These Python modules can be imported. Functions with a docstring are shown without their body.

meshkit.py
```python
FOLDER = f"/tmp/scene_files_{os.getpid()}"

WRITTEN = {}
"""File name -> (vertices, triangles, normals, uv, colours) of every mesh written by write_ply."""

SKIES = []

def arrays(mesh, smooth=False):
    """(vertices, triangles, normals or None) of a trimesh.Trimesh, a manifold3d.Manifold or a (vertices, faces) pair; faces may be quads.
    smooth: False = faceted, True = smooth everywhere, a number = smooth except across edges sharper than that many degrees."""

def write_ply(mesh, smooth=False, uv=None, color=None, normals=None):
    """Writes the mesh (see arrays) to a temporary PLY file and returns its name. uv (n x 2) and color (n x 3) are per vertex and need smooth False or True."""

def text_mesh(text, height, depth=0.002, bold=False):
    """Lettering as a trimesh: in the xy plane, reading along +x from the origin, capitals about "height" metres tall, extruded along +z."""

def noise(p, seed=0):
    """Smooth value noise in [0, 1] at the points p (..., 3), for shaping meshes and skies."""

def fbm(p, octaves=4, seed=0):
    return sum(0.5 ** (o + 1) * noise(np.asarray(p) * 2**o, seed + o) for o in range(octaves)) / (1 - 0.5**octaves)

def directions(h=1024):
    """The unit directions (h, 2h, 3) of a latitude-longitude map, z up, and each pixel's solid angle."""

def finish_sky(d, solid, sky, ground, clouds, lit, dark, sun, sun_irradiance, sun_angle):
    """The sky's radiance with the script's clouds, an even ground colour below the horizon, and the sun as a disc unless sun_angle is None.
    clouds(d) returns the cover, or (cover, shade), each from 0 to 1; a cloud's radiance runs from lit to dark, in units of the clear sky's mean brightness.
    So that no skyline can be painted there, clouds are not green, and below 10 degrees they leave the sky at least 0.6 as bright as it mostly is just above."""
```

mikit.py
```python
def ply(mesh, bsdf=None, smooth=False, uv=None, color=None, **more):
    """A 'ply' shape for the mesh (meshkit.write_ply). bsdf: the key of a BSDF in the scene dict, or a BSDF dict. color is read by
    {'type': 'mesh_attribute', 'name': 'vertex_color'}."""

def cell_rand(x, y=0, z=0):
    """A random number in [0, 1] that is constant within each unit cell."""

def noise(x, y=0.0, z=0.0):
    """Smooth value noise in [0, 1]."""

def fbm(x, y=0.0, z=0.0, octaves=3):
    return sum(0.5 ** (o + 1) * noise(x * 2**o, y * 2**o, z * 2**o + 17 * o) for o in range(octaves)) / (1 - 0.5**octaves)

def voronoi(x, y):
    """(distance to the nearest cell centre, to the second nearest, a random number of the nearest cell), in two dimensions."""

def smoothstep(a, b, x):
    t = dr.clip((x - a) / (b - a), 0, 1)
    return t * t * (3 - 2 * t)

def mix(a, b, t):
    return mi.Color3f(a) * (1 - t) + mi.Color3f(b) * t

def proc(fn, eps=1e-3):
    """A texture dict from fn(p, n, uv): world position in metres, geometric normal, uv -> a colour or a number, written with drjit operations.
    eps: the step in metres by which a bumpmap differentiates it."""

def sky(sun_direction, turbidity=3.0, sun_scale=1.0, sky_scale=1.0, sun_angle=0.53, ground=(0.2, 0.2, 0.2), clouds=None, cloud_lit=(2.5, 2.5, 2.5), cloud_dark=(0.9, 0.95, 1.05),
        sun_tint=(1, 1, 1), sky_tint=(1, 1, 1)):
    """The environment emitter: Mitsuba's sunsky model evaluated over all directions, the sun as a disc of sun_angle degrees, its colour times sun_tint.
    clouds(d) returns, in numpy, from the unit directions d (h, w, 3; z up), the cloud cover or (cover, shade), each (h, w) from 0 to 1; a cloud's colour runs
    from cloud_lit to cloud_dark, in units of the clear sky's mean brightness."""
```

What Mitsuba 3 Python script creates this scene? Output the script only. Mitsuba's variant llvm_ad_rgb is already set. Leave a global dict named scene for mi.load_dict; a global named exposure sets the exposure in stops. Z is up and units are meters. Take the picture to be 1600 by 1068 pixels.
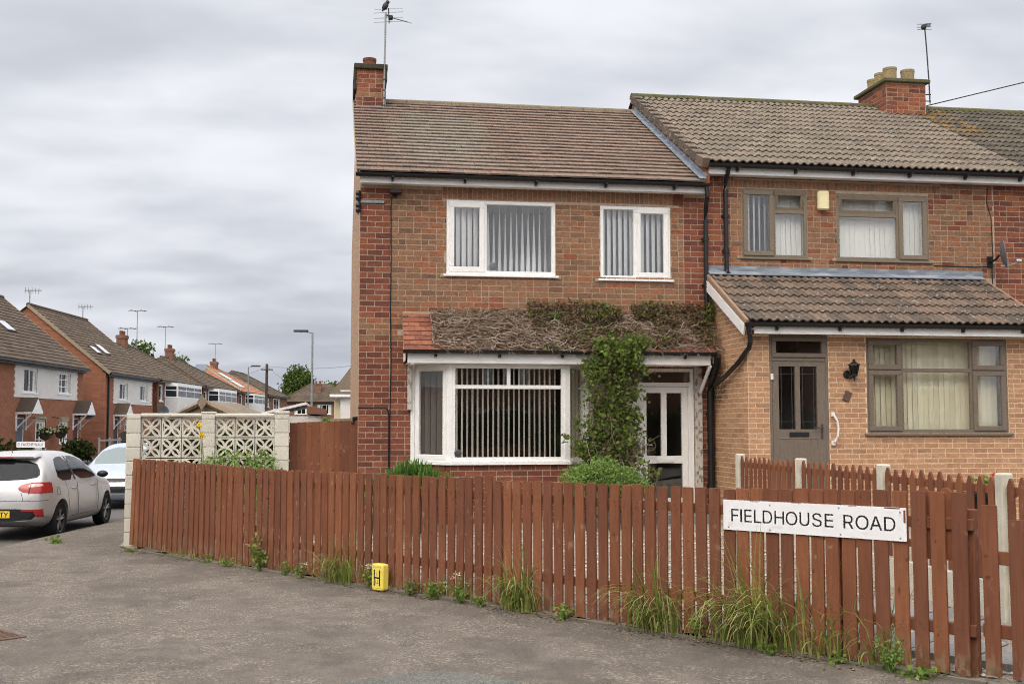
import math, random
import numpy as np
import trimesh, manifold3d
import drjit as dr
import mitsuba as mi
import mikit, meshkit
from mikit import noise, fbm, voronoi, smoothstep, mix, proc, cell_rand

T = mi.ScalarTransform4f
scene, labels = {}, {}
rng = random.Random(7)
nrg = np.random.default_rng(11)

# ------------------------------------------------------------------ camera, sky, exposure
EYE = 1.75
YAW, PITCH = math.radians(8.8), math.radians(4.06)
fwd = np.array([math.sin(YAW) * math.cos(PITCH), math.cos(YAW) * math.cos(PITCH), math.sin(PITCH)])
upv = np.array([-math.sin(YAW) * math.sin(PITCH), -math.cos(YAW) * math.sin(PITCH), math.cos(PITCH)])
scene['camera'] = {'type': 'perspective', 'fov_axis': 'x', 'fov': 2 * math.degrees(math.atan(800 / 1800)), 'near_clip': 0.1, 'far_clip': 3000.0,
                   'to_world': T().look_at(origin=[0, 0, EYE], target=[float(fwd[0]), float(fwd[1]), EYE + float(fwd[2])], up=[float(c) for c in upv])}


def clouds(d):
    """Overcast: brighter towards the zenith and round the veiled sun behind the camera, soft rolls near the horizon."""
    z = np.clip(d[..., 2], 0, 1)
    sunv = np.array([-0.35, -0.62, 0.70])
    toward = (d * (sunv / np.linalg.norm(sunv))).sum(-1)
    flat = d / (z + 0.22)[..., None]
    p = np.stack([flat[..., 0] * 1.6, flat[..., 1] * 2.2, flat[..., 0] * 0.25], -1)
    n1 = meshkit.fbm(p * 1.0 + 3.1, 6, 3)
    n2 = meshkit.fbm(p * np.array([2.2, 3.2, 1.0]) + 9.7, 5, 8)
    nn = 0.62 * n1 + 0.38 * n2
    base = 0.82 - 0.24 * z - 0.75 * np.clip(z - 0.36, 0, 1) - 0.40 * np.clip(toward, 0, 1) ** 1.5
    wisp = meshkit.fbm(np.stack([flat[..., 0] * 1.1, flat[..., 1] * 5.0, flat[..., 0] * 0.2], -1) + 21.3, 5, 12)
    soft = np.clip((nn - 0.5) * 2.6 + 0.5, 0, 1)
    soft = soft * soft * (3 - 2 * soft)
    shade = base + (soft - 0.5) * 0.22 + (wisp - 0.5) * 0.07
    low = np.clip(1 - np.abs(z - 0.06) / 0.075, 0, 1) * np.clip(meshkit.fbm(p * 0.45 + 1.3, 3, 5) * 1.6 - 0.3, 0, 1)
    shade = shade + 0.10 * low
    return np.ones(z.shape), np.clip(shade, 0, 1)


scene['sky'] = mikit.sky([-0.35, -0.62, 0.70], turbidity=3, sun_scale=0.30, sun_angle=38, sun_tint=(0.94, 0.98, 1.06), clouds=clouds,
                         cloud_lit=(5.2, 5.2, 5.3), cloud_dark=(1.03, 1.11, 1.29), ground=(0.16, 0.15, 0.14))
exposure = 2.1


# ------------------------------------------------------------------ materials
def pal(cols, t):
    c = mi.Color3f(cols[0])
    for i in range(1, len(cols)):
        c = dr.select(t > i / len(cols), mi.Color3f(cols[i]), c)
    return c


def mat(name, color, rough=0.7, spec=0.35, metallic=0.0, bump=None, bscale=1.0, beps=1e-3, two=True, **more):
    base = proc(color) if callable(color) else {'type': 'rgb', 'value': list(color)}
    b = {'type': 'principled', 'base_color': base, 'roughness': rough, 'specular': spec, 'metallic': metallic, **more}
    if bump is not None:
        b = {'type': 'bumpmap', 'arbitrary': proc(bump, eps=beps), 'scale': bscale, 'bsdf': b}
    scene[name] = {'type': 'twosided', 'bsdf': b} if two else b
    return name


def masonry(cols, soot=(0.05, 0.035, 0.03), dirt=0.35, fleck=0.25, calm=0.30):
    cols = [tuple(float(c * (1 - calm) + m * calm) for c, m in zip(col, np.mean(cols, 0))) for col in cols]

    def fn(p, n, uv):
        c = pal(cols, uv.x) * (0.86 + 0.28 * fbm(p.x * .9, p.y * .9, p.z * .9))
        g = noise(p.x * 55, p.y * 55, p.z * 70)
        g2 = noise(p.x * 17 + uv.y * 40, p.y * 17, p.z * 23)
        c = c * (0.74 + fleck * g + 0.30 * g2)
        return mix(c, soot, dirt * smoothstep(0.55, 0.85, noise(p.x * 31 + 7, p.y * 31, p.z * 45)))
    return fn


mat('m_brick_rustic', masonry([(.262, .140, .080), (.238, .130, .076), (.276, .128, .073), (.220, .124, .076), (.300, .118, .062), (.246, .148, .088), (.160, .093, .063), (.275, .152, .091), (.190, .115, .073), (.252, .144, .086)], dirt=0.34), 0.9, .15)
mat('m_brick_red', masonry([(.185, .062, .040), (.215, .074, .045), (.140, .046, .034), (.255, .094, .054), (.110, .044, .034), (.230, .080, .046), (.165, .058, .038), (.200, .070, .044)], dirt=0.25), 0.85, .2)
buff = masonry([(.455, .268, .155), (.430, .248, .145), (.480, .290, .172), (.400, .220, .132), (.450, .258, .148), (.330, .185, .116), (.470, .278, .162), (.430, .238, .136)], dirt=0.10, fleck=0.18)
def buff_brick(p, n, uv):
    # sooty damp stain where the downpipes meet on the extension's side wall, ragged and broken by the bricks' grain
    d = dr.sqrt(dr.square((p.y - 16.95) / .42) + dr.square((p.z - 2.30) / .36))
    m = smoothstep(1.1, .35, d + 1.1 * (fbm(p.y * 7, p.z * 7, 1.5, 4) - .5)) * (p.x < 5.86)
    m = m * smoothstep(.30, .55, noise(p.y * 45, p.z * 45, 2))
    return mix(buff(p, n, uv), (.045, .038, .028), .8 * m)
mat('m_brick_buff', buff_brick, 0.9, .15)
mat('m_brick_orange', masonry([(.285, .110, .058), (.245, .086, .048), (.310, .125, .066), (.120, .055, .040), (.265, .098, .052)], dirt=0.3), 0.9, .15)
mat('m_mortar', lambda p, n, uv: mix((.45, .35, .27), (.34, .27, .20), noise(p.x * 30, p.y * 30, p.z * 30)), 0.95, .1)
mat('m_mortar_buff', lambda p, n, uv: mix((.74, .58, .42), (.62, .48, .35), noise(p.x * 30, p.y * 30, p.z * 30)), 0.95, .1)
clay = masonry([(.180, .129, .102), (.163, .121, .098), (.194, .132, .101), (.150, .116, .097), (.172, .120, .094), (.172, .135, .112), (.128, .100, .086), (.190, .124, .094)], soot=(.07, .063, .055), dirt=.5, calm=.5)
def clay_tile(p, n, uv):
    # a broad grey-green lichen patch left of the middle, ragged at its edge
    d = dr.sqrt(dr.square((p.x - 1.75) / 1.0) + dr.square((p.y - 18.9) / 2.0))
    grey = smoothstep(1.15, .45, d + 0.9 * (fbm(p.x * 3, p.y * 3, 0, 4) - .5) + .25 * (uv.x - .5))
    grey = grey * (.55 + .45 * smoothstep(.3, .6, noise(p.x * 25, p.y * 25, p.z * 25)))
    return mix(clay(p, n, uv), (.185, .172, .140), .75 * grey)
mat('m_clay_tile', clay_tile, 0.9, .15)
mat('m_clay_tile_red', masonry([(.270, .105, .068), (.235, .090, .060), (.300, .125, .080), (.185, .075, .055)], dirt=.3), 0.85, .2)
def concrete_tile(p, n, uv):
    c = pal([(.190, .158, .124), (.172, .143, .114), (.206, .172, .134), (.155, .130, .105), (.195, .156, .123), (.176, .151, .119)], uv.x)
    c = c * (0.78 + 0.40 * noise(p.x * 60, p.y * 60, p.z * 60))
    li = smoothstep(0.70, 0.80, noise(p.x * 19, p.y * 19, p.z * 19) * 0.6 + noise(p.x * 57, p.y * 57, p.z * 57) * 0.4)
    c = mix(c, (.42, .41, .36), 0.55 * li)
    ds = p.x - (10.5 + (17.0 - p.y) * -0.20)
    ol = smoothstep(0.56, 0.66, fbm(p.x * 5, p.y * 5, p.z * 5)) * smoothstep(0.75, 0.35, dr.abs(p.x - 11.75 + 0.1 * (20.6 - p.y))) * smoothstep(18.9, 19.9, p.y)
    return mix(c, (.36, .20, .03), 0.8 * ol)
mat('m_concrete_tile', concrete_tile, 0.9, .15)
def concrete_tile_old(p, n, uv):
    c = pal([(.130, .100, .080), (.115, .092, .075), (.150, .115, .090), (.100, .082, .068), (.165, .120, .092)], uv.x)
    c = c * (0.72 + 0.5 * noise(p.x * 50, p.y * 50, p.z * 50))
    li = smoothstep(0.72, 0.80, noise(p.x * 23, p.y * 23, p.z * 23) * 0.55 + noise(p.x * 63, p.y * 63, p.z * 63) * 0.45)
    return mix(c, (.55, .53, .48), 0.8 * li)
mat('m_concrete_tile_old', concrete_tile_old, 0.9, .15)
mat('m_tile_dark', masonry([(.110, .085, .064), (.095, .074, .058), (.128, .096, .070), (.082, .066, .054)], dirt=.5), 0.9, .15)
mat('m_tile_terracotta', masonry([(.33, .16, .095), (.30, .14, .085), (.36, .18, .11)], dirt=.3), 0.9, .15)
mat('m_upvc', lambda p, n, uv: mix((.81, .81, .80), (.76, .755, .735), smoothstep(0.55, 0.9, fbm(p.x * 9, p.y * 9, p.z * 14))), 0.32, .5)
mat('m_upvc_grey', (.55, .56, .60), 0.4, .4)
mat('m_old_paint', lambda p, n, uv: mix((.52, .49, .45), (.20, .18, .16), smoothstep(0.50, 0.72, fbm(p.x * 30, p.y * 30, p.z * 16, 4))), 0.8, .2)
mat('m_foil_brown', lambda p, n, uv: mix((.185, .148, .116), (.135, .108, .086), noise((p.x + p.y) * 160, 0, p.z * 6) * 0.6 + 0.4 * noise(p.x * 30, p.y * 30, p.z * 30)), 0.45, .4)
mat('m_foil_sand', lambda p, n, uv: mix((.205, .168, .122), (.165, .135, .10), noise((p.x + p.z) * 120, 0, p.z * 8)), 0.45, .4)
mat('m_black_plastic', (.012, .012, .014), 0.38, .45)
mat('m_dark_metal', (.05, .05, .055), 0.45, .5)
mat('m_grey_metal', (.34, .35, .36), 0.4, .5, metallic=.6)
mat('m_galvanised', lambda p, n, uv: mix((.30, .31, .31), (.22, .23, .24), noise(p.x * 20, p.y * 20, p.z * 8)), 0.5, .5, metallic=.3)
mat('m_lead', lambda p, n, uv: mix((.17, .195, .235), (.30, .33, .365), smoothstep(.4, .8, fbm(p.x * 6, p.y * 6, p.z * 20))), 0.55, .4)
mat('m_cement', lambda p, n, uv: mix((.36, .30, .20), (.26, .22, .16), fbm(p.x * 14, p.y * 14, p.z * 14)), 0.95, .1)
mat('m_ridge_old', lambda p, n, uv: mix((.235, .185, .125), (.155, .130, .095), fbm(p.x * 9, p.y * 9, p.z * 9)), 0.95, .1)
mat('m_cap', lambda p, n, uv: mix((.045, .040, .032), (.075, .070, .045), fbm(p.x * 12, p.y * 12, p.z * 12)), 0.95, .1)
mat('m_cap_mossy', lambda p, n, uv: mix((.14, .125, .075), (.08, .085, .04), fbm(p.x * 12, p.y * 12, p.z * 12)), 0.95, .1)
mat('m_pot_red', lambda p, n, uv: mix((.20, .085, .05), (.14, .065, .042), noise(p.x * 15, p.y * 15, p.z * 15)), 0.9, .15)
mat('m_pot_buff', lambda p, n, uv: mix((.36, .28, .155), (.26, .20, .11), fbm(p.x * 9, p.y * 9, p.z * 9)), 0.9, .15)
mat('m_render_tan', lambda p, n, uv: mix((.31, .215, .15), (.25, .17, .12), fbm(p.x * 8, p.y * 8, p.z * 8)), 0.95, .1)
mat('m_render_cream', lambda p, n, uv: mix((.52, .48, .40), (.40, .36, .30), fbm(p.x * 12, p.y * 12, p.z * 12)), 0.95, .1)
mat('m_render_white', lambda p, n, uv: mix((.72, .71, .68), (.62, .60, .56), fbm(p.x * 3, p.y * 3, p.z * 3)), 0.9, .15)
mat('m_far_brick', lambda p, n, uv: mix((.330, .148, .090), (.265, .116, .074), fbm(p.x * 1.3, p.y * 1.3, p.z * 5)) * (0.80 + 0.30 * cell_rand((p.x + p.y * 3) * 3.2, p.z * 12)), 0.9, .15)
mat('m_far_brick_brown', lambda p, n, uv: mix((.240, .125, .085), (.185, .098, .070), fbm(p.x * 1.3, p.y * 1.3, p.z * 5)) * (0.80 + 0.30 * cell_rand((p.x + p.y * 3) * 3.2, p.z * 12)), 0.9, .15)
mat('m_far_cream', (.58, .52, .36), 0.9, .15)
mat('m_room', (.55, .53, .48), 0.9, .1)
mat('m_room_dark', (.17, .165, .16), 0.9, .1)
mat('m_blind_white', lambda p, n, uv: mix((.74, .76, .78), (.66, .68, .70), noise(p.x * 8, p.y * 8, p.z * 2)), 0.8, .2)
mat('m_blind_bay', lambda p, n, uv: pal([(.74, .72, .64), (.70, .68, .60), (.78, .76, .68)], uv.x), 0.85, .2)
mat('m_blind_cream', lambda p, n, uv: pal([(.62, .60, .44), (.56, .54, .39), (.66, .64, .48)], uv.x), 0.85, .2)
mat('m_blind_grey', (.55, .54, .47), 0.85, .2)
mat('m_blind_pale', (.66, .68, .64), 0.85, .2)
def wood(p, n, uv):
    c = pal([(.190, .072, .036), (.172, .065, .034), (.208, .079, .039), (.156, .060, .034), (.183, .070, .037), (.226, .087, .043), (.164, .065, .037)], uv.x)
    g = noise((p.x + p.y * .6) * 210 + uv.y * 90, (p.y - p.x) * 60, p.z * 5)
    g2 = fbm(p.x * 5 + uv.y * 50, p.y * 5, p.z * 2.2)
    c = c * (0.66 + 0.30 * g + 0.42 * g2)
    kn = smoothstep(0.90, 0.95, noise(p.x * 22 + uv.y * 70, p.y * 22, p.z * 14))
    c = mix(c, (.055, .022, .014), 0.55 * kn)
    wear = smoothstep(0.62, 0.78, fbm(p.x * 26, p.y * 26, p.z * 12, 4)) * smoothstep(0.50, 0.66, fbm(p.x * 3 + 4, p.y * 3, p.z * 2.5))
    c = mix(c, (.30, .20, .14), 0.6 * wear)
    # scuffed and weather-bleached ragged ends near the ground
    foot = smoothstep(.34, .05, p.z) * smoothstep(.50, .66, fbm(p.x * 30 + uv.y * 9, p.y * 30, p.z * 9, 4))
    c = mix(c, (.235, .185, .125), .65 * foot)
    alg = smoothstep(.22, .04, p.z) * smoothstep(.52, .62, fbm(p.x * 17 + 3, p.y * 17, p.z * 20, 4))
    return mix(c, (.060, .066, .028), .5 * alg)
mat('m_fence_wood', wood, 0.78, .25)
mat('m_wood_tan', lambda p, n, uv: mix((.30, .235, .17), (.22, .17, .12), noise(p.x * 30, p.y * 30, p.z * 5)), 0.9, .15)
mat('m_felt', lambda p, n, uv: mix((.26, .225, .18), (.20, .175, .145), fbm(p.x * 4, p.y * 4, p.z * 4)), 0.95, .1)
mat('m_concrete_block', lambda p, n, uv: (mix((.66, .63, .555), (.55, .525, .46), fbm(p.x * 11, p.y * 11, p.z * 11)) * (0.88 + .2 * uv.x)), 0.95, .1)
mat('m_concrete_post', lambda p, n, uv: mix((.62, .59, .50), (.44, .42, .34), fbm(p.x * 17, p.y * 17, p.z * 9)), 0.95, .1)
def pavement(p, n, uv):
    s = noise(p.x * 95, p.y * 95) * 0.5 + noise(p.x * 190, p.y * 190) * 0.5
    c = mix((.112, .096, .082), (.132, .113, .097), fbm(p.x * 1.1, p.y * 1.1, 0, 4))
    c = c * (0.52 + 0.90 * s)
    agg = smoothstep(0.66, 0.76, noise(p.x * 62 + 5, p.y * 62)) * smoothstep(.30, .55, fbm(p.x * 3.2, p.y * 3.2))
    c = mix(c, (.33, .285, .235), 0.40 * agg)
    st = smoothstep(0.50, 0.74, fbm(p.x * 1.3 + 11, p.y * 1.3 + 4, 0, 5))
    c = mix(c, c * 0.94, st)
    c = c * (0.80 + 0.40 * fbm(p.x * 7 + 2, p.y * 7, 0, 3))
    # dirt-stained strip that follows the fence foot, broken up by patches
    dist = dr.abs((p.x + 2.85) * 0.7995 + (p.y - 16.98) * 0.6007)
    damp = smoothstep(0.52, 0.62, fbm(p.x * 1.7 + 3, p.y * 1.7, 0, 4) + 0.30 * (dist < 0.75) * (1 - dist)) 
    return mix(c, c * 0.66, 0.45 * damp)
mat('m_pavement', pavement, 0.92, .2, bump=lambda p, n, uv: noise(p.x * 110, p.y * 110) * .6 + noise(p.x * 55, p.y * 55) * .4, bscale=0.004, beps=2e-3)
mat('m_road', lambda p, n, uv: mix((.070, .067, .066), (.105, .100, .096), fbm(p.x * 2, p.y * 2, 0, 4)) * (0.6 + .8 * noise(p.x * 80, p.y * 80)), 0.92, .2)
mat('m_patch', lambda p, n, uv: mix((.100, .099, .091), (.135, .132, .119), fbm(p.x * 4, p.y * 4)) * (0.5 + .95 * noise(p.x * 110, p.y * 110)), 0.92, .2)
mat('m_kerb', lambda p, n, uv: mix((.19, .165, .135), (.125, .112, .092), fbm(p.x * 9, p.y * 9, p.z * 9)), 0.95, .1)
mat('m_soil', lambda p, n, uv: mix((.30, .265, .215), (.15, .13, .105), noise(p.x * 55, p.y * 55)) * (0.6 + 0.7 * noise(p.x * 120, p.y * 120)), 0.95, .1)
mat('m_pebble', lambda p, n, uv: pal([(.50, .46, .40), (.38, .33, .28), (.60, .57, .51), (.28, .23, .19), (.45, .36, .28)], uv.x), 0.8, .3)
mat('m_slab', lambda p, n, uv: pal([(.20, .195, .19), (.17, .168, .165), (.23, .22, .21)], uv.x) * (0.8 + .35 * noise(p.x * 60, p.y * 60)), 0.9, .2)
mat('m_far_ground', lambda p, n, uv: mix((.075, .072, .07), (.10, .095, .09), fbm(p.x * .3, p.y * .3)), 0.95, .1)
mat('m_sign_white', lambda p, n, uv: mix((.80, .81, .83), (.70, .69, .68), smoothstep(.6, .85, fbm(p.x * 14, p.y * 14, p.z * 20))), 0.35, .5)
mat('m_sign_black', (.012, .012, .015), 0.5, .4)
mat('m_rust', lambda p, n, uv: mix((.22, .08, .035), (.12, .05, .03), noise(p.x * 60, p.y * 60, p.z * 60)), 0.9, .2)
mat('m_iron_rusty', lambda p, n, uv: mix((.145, .092, .070), (.095, .066, .054), noise(p.x * 40, p.y * 40, p.z * 40)), 0.9, .2)
mat('m_yellow', lambda p, n, uv: mix((.84, .70, .12), (.74, .58, .10), fbm(p.x * 30, p.y * 30, p.z * 30)), 0.45, .45)
mat('m_plate_yellow', (.80, .56, .04), 0.4, .5)
mat('m_alarm', (.80, .72, .44), 0.45, .4)
mat('m_dish', (.13, .14, .155), 0.45, .45)
mat('m_dark_glass', (.006, .007, .008), 0.06, .5)
mat('m_privacy_glass', (.014, .016, .018), 0.05, .2)
mat('m_windscreen', (.16, .20, .205), 0.06, .9)
mat('m_lamp_red', (.36, .012, .012), 0.12, .7, clearcoat=.8)
mat('m_lamp_clear', (.55, .40, .37), 0.1, .8, clearcoat=.8)
mat('m_chrome', (.72, .73, .75), 0.15, .8, metallic=1.0)
mat('m_alloy', (.34, .34, .345), 0.35, .6, metallic=.7)
mat('m_rubber', (.018, .018, .019), 0.85, .2)
mat('m_paint_silver', (.575, .57, .565), 0.30, .6, metallic=.5, clearcoat=1.0, clearcoat_gloss=.95)
mat('m_paint_blue', (.47, .53, .63), 0.28, .6, metallic=.4, clearcoat=1.0, clearcoat_gloss=.95)
mat('m_paint_white', (.78, .78, .77), 0.25, .6, clearcoat=1.0, clearcoat_gloss=.95)
mat('m_bird', lambda p, n, uv: mix((.012, .013, .016), (.03, .032, .026), noise(p.x * 60, p.y * 60, p.z * 60)), 0.5, .4)
mat('m_door_grey', (.13, .15, .17), 0.6, .3)
mat('m_door_maroon', (.10, .028, .03), 0.6, .3)
mat('m_bark', lambda p, n, uv: mix((.10, .075, .055), (.06, .048, .038), noise(p.x * 9, p.y * 9, p.z * 3)), 0.95, .1)
mat('m_twig', lambda p, n, uv: pal([(.200, .148, .110), (.290, .230, .175), (.135, .096, .070), (.380, .320, .255), (.170, .118, .086), (.230, .165, .120)], uv.x), 0.9, .15)
mat('m_solar', (.10, .12, .17), 0.15, .7)
mat('m_skylight', (.45, .50, .56), 0.12, .7)
mat('m_flower_yellow', (.85, .62, .02), 0.7, .2)
mat('m_flower_red', (.55, .03, .03), 0.7, .2)
mat('m_flower_pale', (.55, .56, .36), 0.8, .2)
mat('m_hose_white', (.72, .72, .70), 0.3, .5)
scene['m_glass'] = {'type': 'thindielectric', 'int_ior': 1.68}


def leafmat(name, cols, trans=0.7):
    def fn(p, n, uv):
        return pal(cols, uv.x) * (0.80 + 0.4 * noise(p.x * 40, p.y * 40, p.z * 40))
    scene[name] = {'type': 'principledthin', 'base_color': proc(fn), 'roughness': 0.6, 'diff_trans': trans, 'spec_trans': 0.0, 'eta': 1.4}
    return name


leafmat('m_leaf_climber', [(.140, .200, .046), (.175, .250, .060), (.092, .140, .036), (.225, .300, .078), (.140, .165, .055), (.110, .155, .042), (.150, .130, .060)])
leafmat('m_leaf_shrub', [(.100, .205, .042), (.130, .250, .056), (.070, .150, .034), (.165, .285, .080)])
leafmat('m_leaf_feather', [(.195, .310, .080), (.240, .365, .105), (.150, .250, .060), (.280, .390, .125)])
leafmat('m_leaf_tree', [(.070, .108, .028), (.095, .140, .036), (.050, .080, .022), (.120, .165, .044)], .5)
leafmat('m_leaf_dark', [(.028, .045, .016), (.042, .060, .020), (.055, .070, .026)], .5)
leafmat('m_grass', [(.250, .315, .075), (.310, .365, .100), (.190, .255, .060), (.440, .410, .180), (.370, .400, .135), (.165, .225, .055)])
leafmat('m_weed', [(.185, .280, .058), (.235, .330, .085), (.135, .220, .050), (.290, .350, .120)])
leafmat('m_dead_leaf', [(.175, .115, .074), (.135, .090, .060), (.220, .150, .095), (.120, .098, .054), (.145, .118, .062), (.150, .100, .066)], .4)


# ------------------------------------------------------------------ mesh helpers
class MB:
    def __init__(self):
        self.v, self.f, self.t, self.n = [], [], [], 0

    def add(self, v, f, tone=None):
        v, f = np.asarray(v, float).reshape(-1, 3), np.asarray(f, int)
        if f.shape[1] == 4:
            f = np.vstack([f[:, [0, 1, 2]], f[:, [0, 2, 3]]])
        if tone is None:
            tone = (rng.random(), rng.random())
        tone = np.asarray(tone, float)
        self.t.append(np.tile(tone, (len(v), 1)) if tone.ndim == 1 else tone)
        self.v.append(v)
        self.f.append(f + self.n)
        self.n += len(v)
        return self

    def box(self, x0, x1, y0, y1, z0, z1, tone=None, M=None, ch=0.0):
        x0, x1, y0, y1, z0, z1 = min(x0, x1), max(x0, x1), min(y0, y1), max(y0, y1), min(z0, z1), max(z0, z1)
        if ch > 0:
            h = np.array([x1 - x0, y1 - y0, z1 - z0]) / 2
            c = np.array([x0 + x1, y0 + y1, z0 + z1]) / 2
            pts = []
            for s in np.ndindex(2, 2, 2):
                sg = np.array(s) * 2 - 1
                for k in range(3):
                    q = h - ch
                    q = q.copy()
                    q[k] = h[k]
                    pts.append(c + sg * q)
            m = trimesh.convex.convex_hull(np.array(pts))
            v, f = np.array(m.vertices), np.array(m.faces)
        else:
            v = np.array([[x, y, z] for x in (x0, x1) for y in (y0, y1) for z in (z0, z1)])
            f = np.array([[0, 1, 3, 2], [4, 6, 7, 5], [0, 4, 5, 1], [2, 3, 7, 6], [0, 2, 6, 4], [1, 5, 7, 3]])
        if M is not None:
            v = v @ M[:3, :3].T + M[:3, 3]
        return self.add(v, f, tone)

    def quad(self, a, b, c, d, tone=None):
        return self.add([a, b, c, d], [[0, 1, 2, 3]], tone)

    def slab(self, poly, thick, M, tone=None):
        """A shapely polygon (x, y) extruded along z by thick, placed by the 4x4 matrix M."""
        m = trimesh.creation.extrude_polygon(poly, thick, engine='earcut')
        v = np.array(m.vertices) @ M[:3, :3].T + M[:3, 3]
        return self.add(v, np.array(m.faces), tone)

    def tube(self, pts, r, sides=6, tone=None, cap=True):
        p = np.asarray(pts, float)
        r = np.broadcast_to(np.asarray(r, float), (len(p),))
        t = np.gradient(p, axis=0)
        t /= np.linalg.norm(t, axis=1, keepdims=True) + 1e-12
        a = np.cross(t, np.where(np.abs(t[:, 2:]) < 0.9, [0, 0, 1.0], [1.0, 0, 0]))
        a /= np.linalg.norm(a, axis=1, keepdims=True) + 1e-12
        b = np.cross(t, a)
        an = np.arange(sides) * 2 * math.pi / sides
        v = p[:, None] + r[:, None, None] * (np.cos(an)[None, :, None] * a[:, None] + np.sin(an)[None, :, None] * b[:, None])
        i, j = np.meshgrid(np.arange(len(p) - 1), np.arange(sides), indexing='ij')
        q = np.stack([i * sides + j, i * sides + (j + 1) % sides, (i + 1) * sides + (j + 1) % sides, (i + 1) * sides + j], -1).reshape(-1, 4)
        f = np.vstack([q[:, [0, 1, 2]], q[:, [0, 2, 3]]])
        if cap:
            k = np.arange(1, sides - 1)
            e = (len(p) - 1) * sides
            f = np.vstack([f, np.stack([k * 0, k + 1, k], 1), np.stack([k * 0 + e, k + e, k + 1 + e], 1)])
        return self.add(v.reshape(-1, 3), f, tone)

    def lathe(self, prof, o, sides=20, axis=(0, 0, 1), tone=None):
        prof = np.asarray(prof, float)
        z = np.asarray(axis, float) / np.linalg.norm(axis)
        x = np.cross(z, [0, 0, 1.0] if abs(z[2]) < .9 else [1.0, 0, 0])
        x /= np.linalg.norm(x)
        y = np.cross(z, x)
        an = np.arange(sides) * 2 * math.pi / sides
        v = np.array(o) + prof[:, None, :1] * (np.cos(an)[None, :, None] * x + np.sin(an)[None, :, None] * y) + prof[:, None, 1:] * z
        i, j = np.meshgrid(np.arange(len(prof) - 1), np.arange(sides), indexing='ij')
        q = np.stack([i * sides + j, i * sides + (j + 1) % sides, (i + 1) * sides + (j + 1) % sides, (i + 1) * sides + j], -1).reshape(-1, 4)
        return self.add(v.reshape(-1, 3), q, tone)

    def join(self, other):
        self.v += other.v
        self.f += [f + self.n for f in other.f]
        self.t += other.t
        self.n += other.n
        return self

    def arrays(self):
        return np.vstack(self.v), np.vstack(self.f), np.vstack(self.t)


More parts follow.
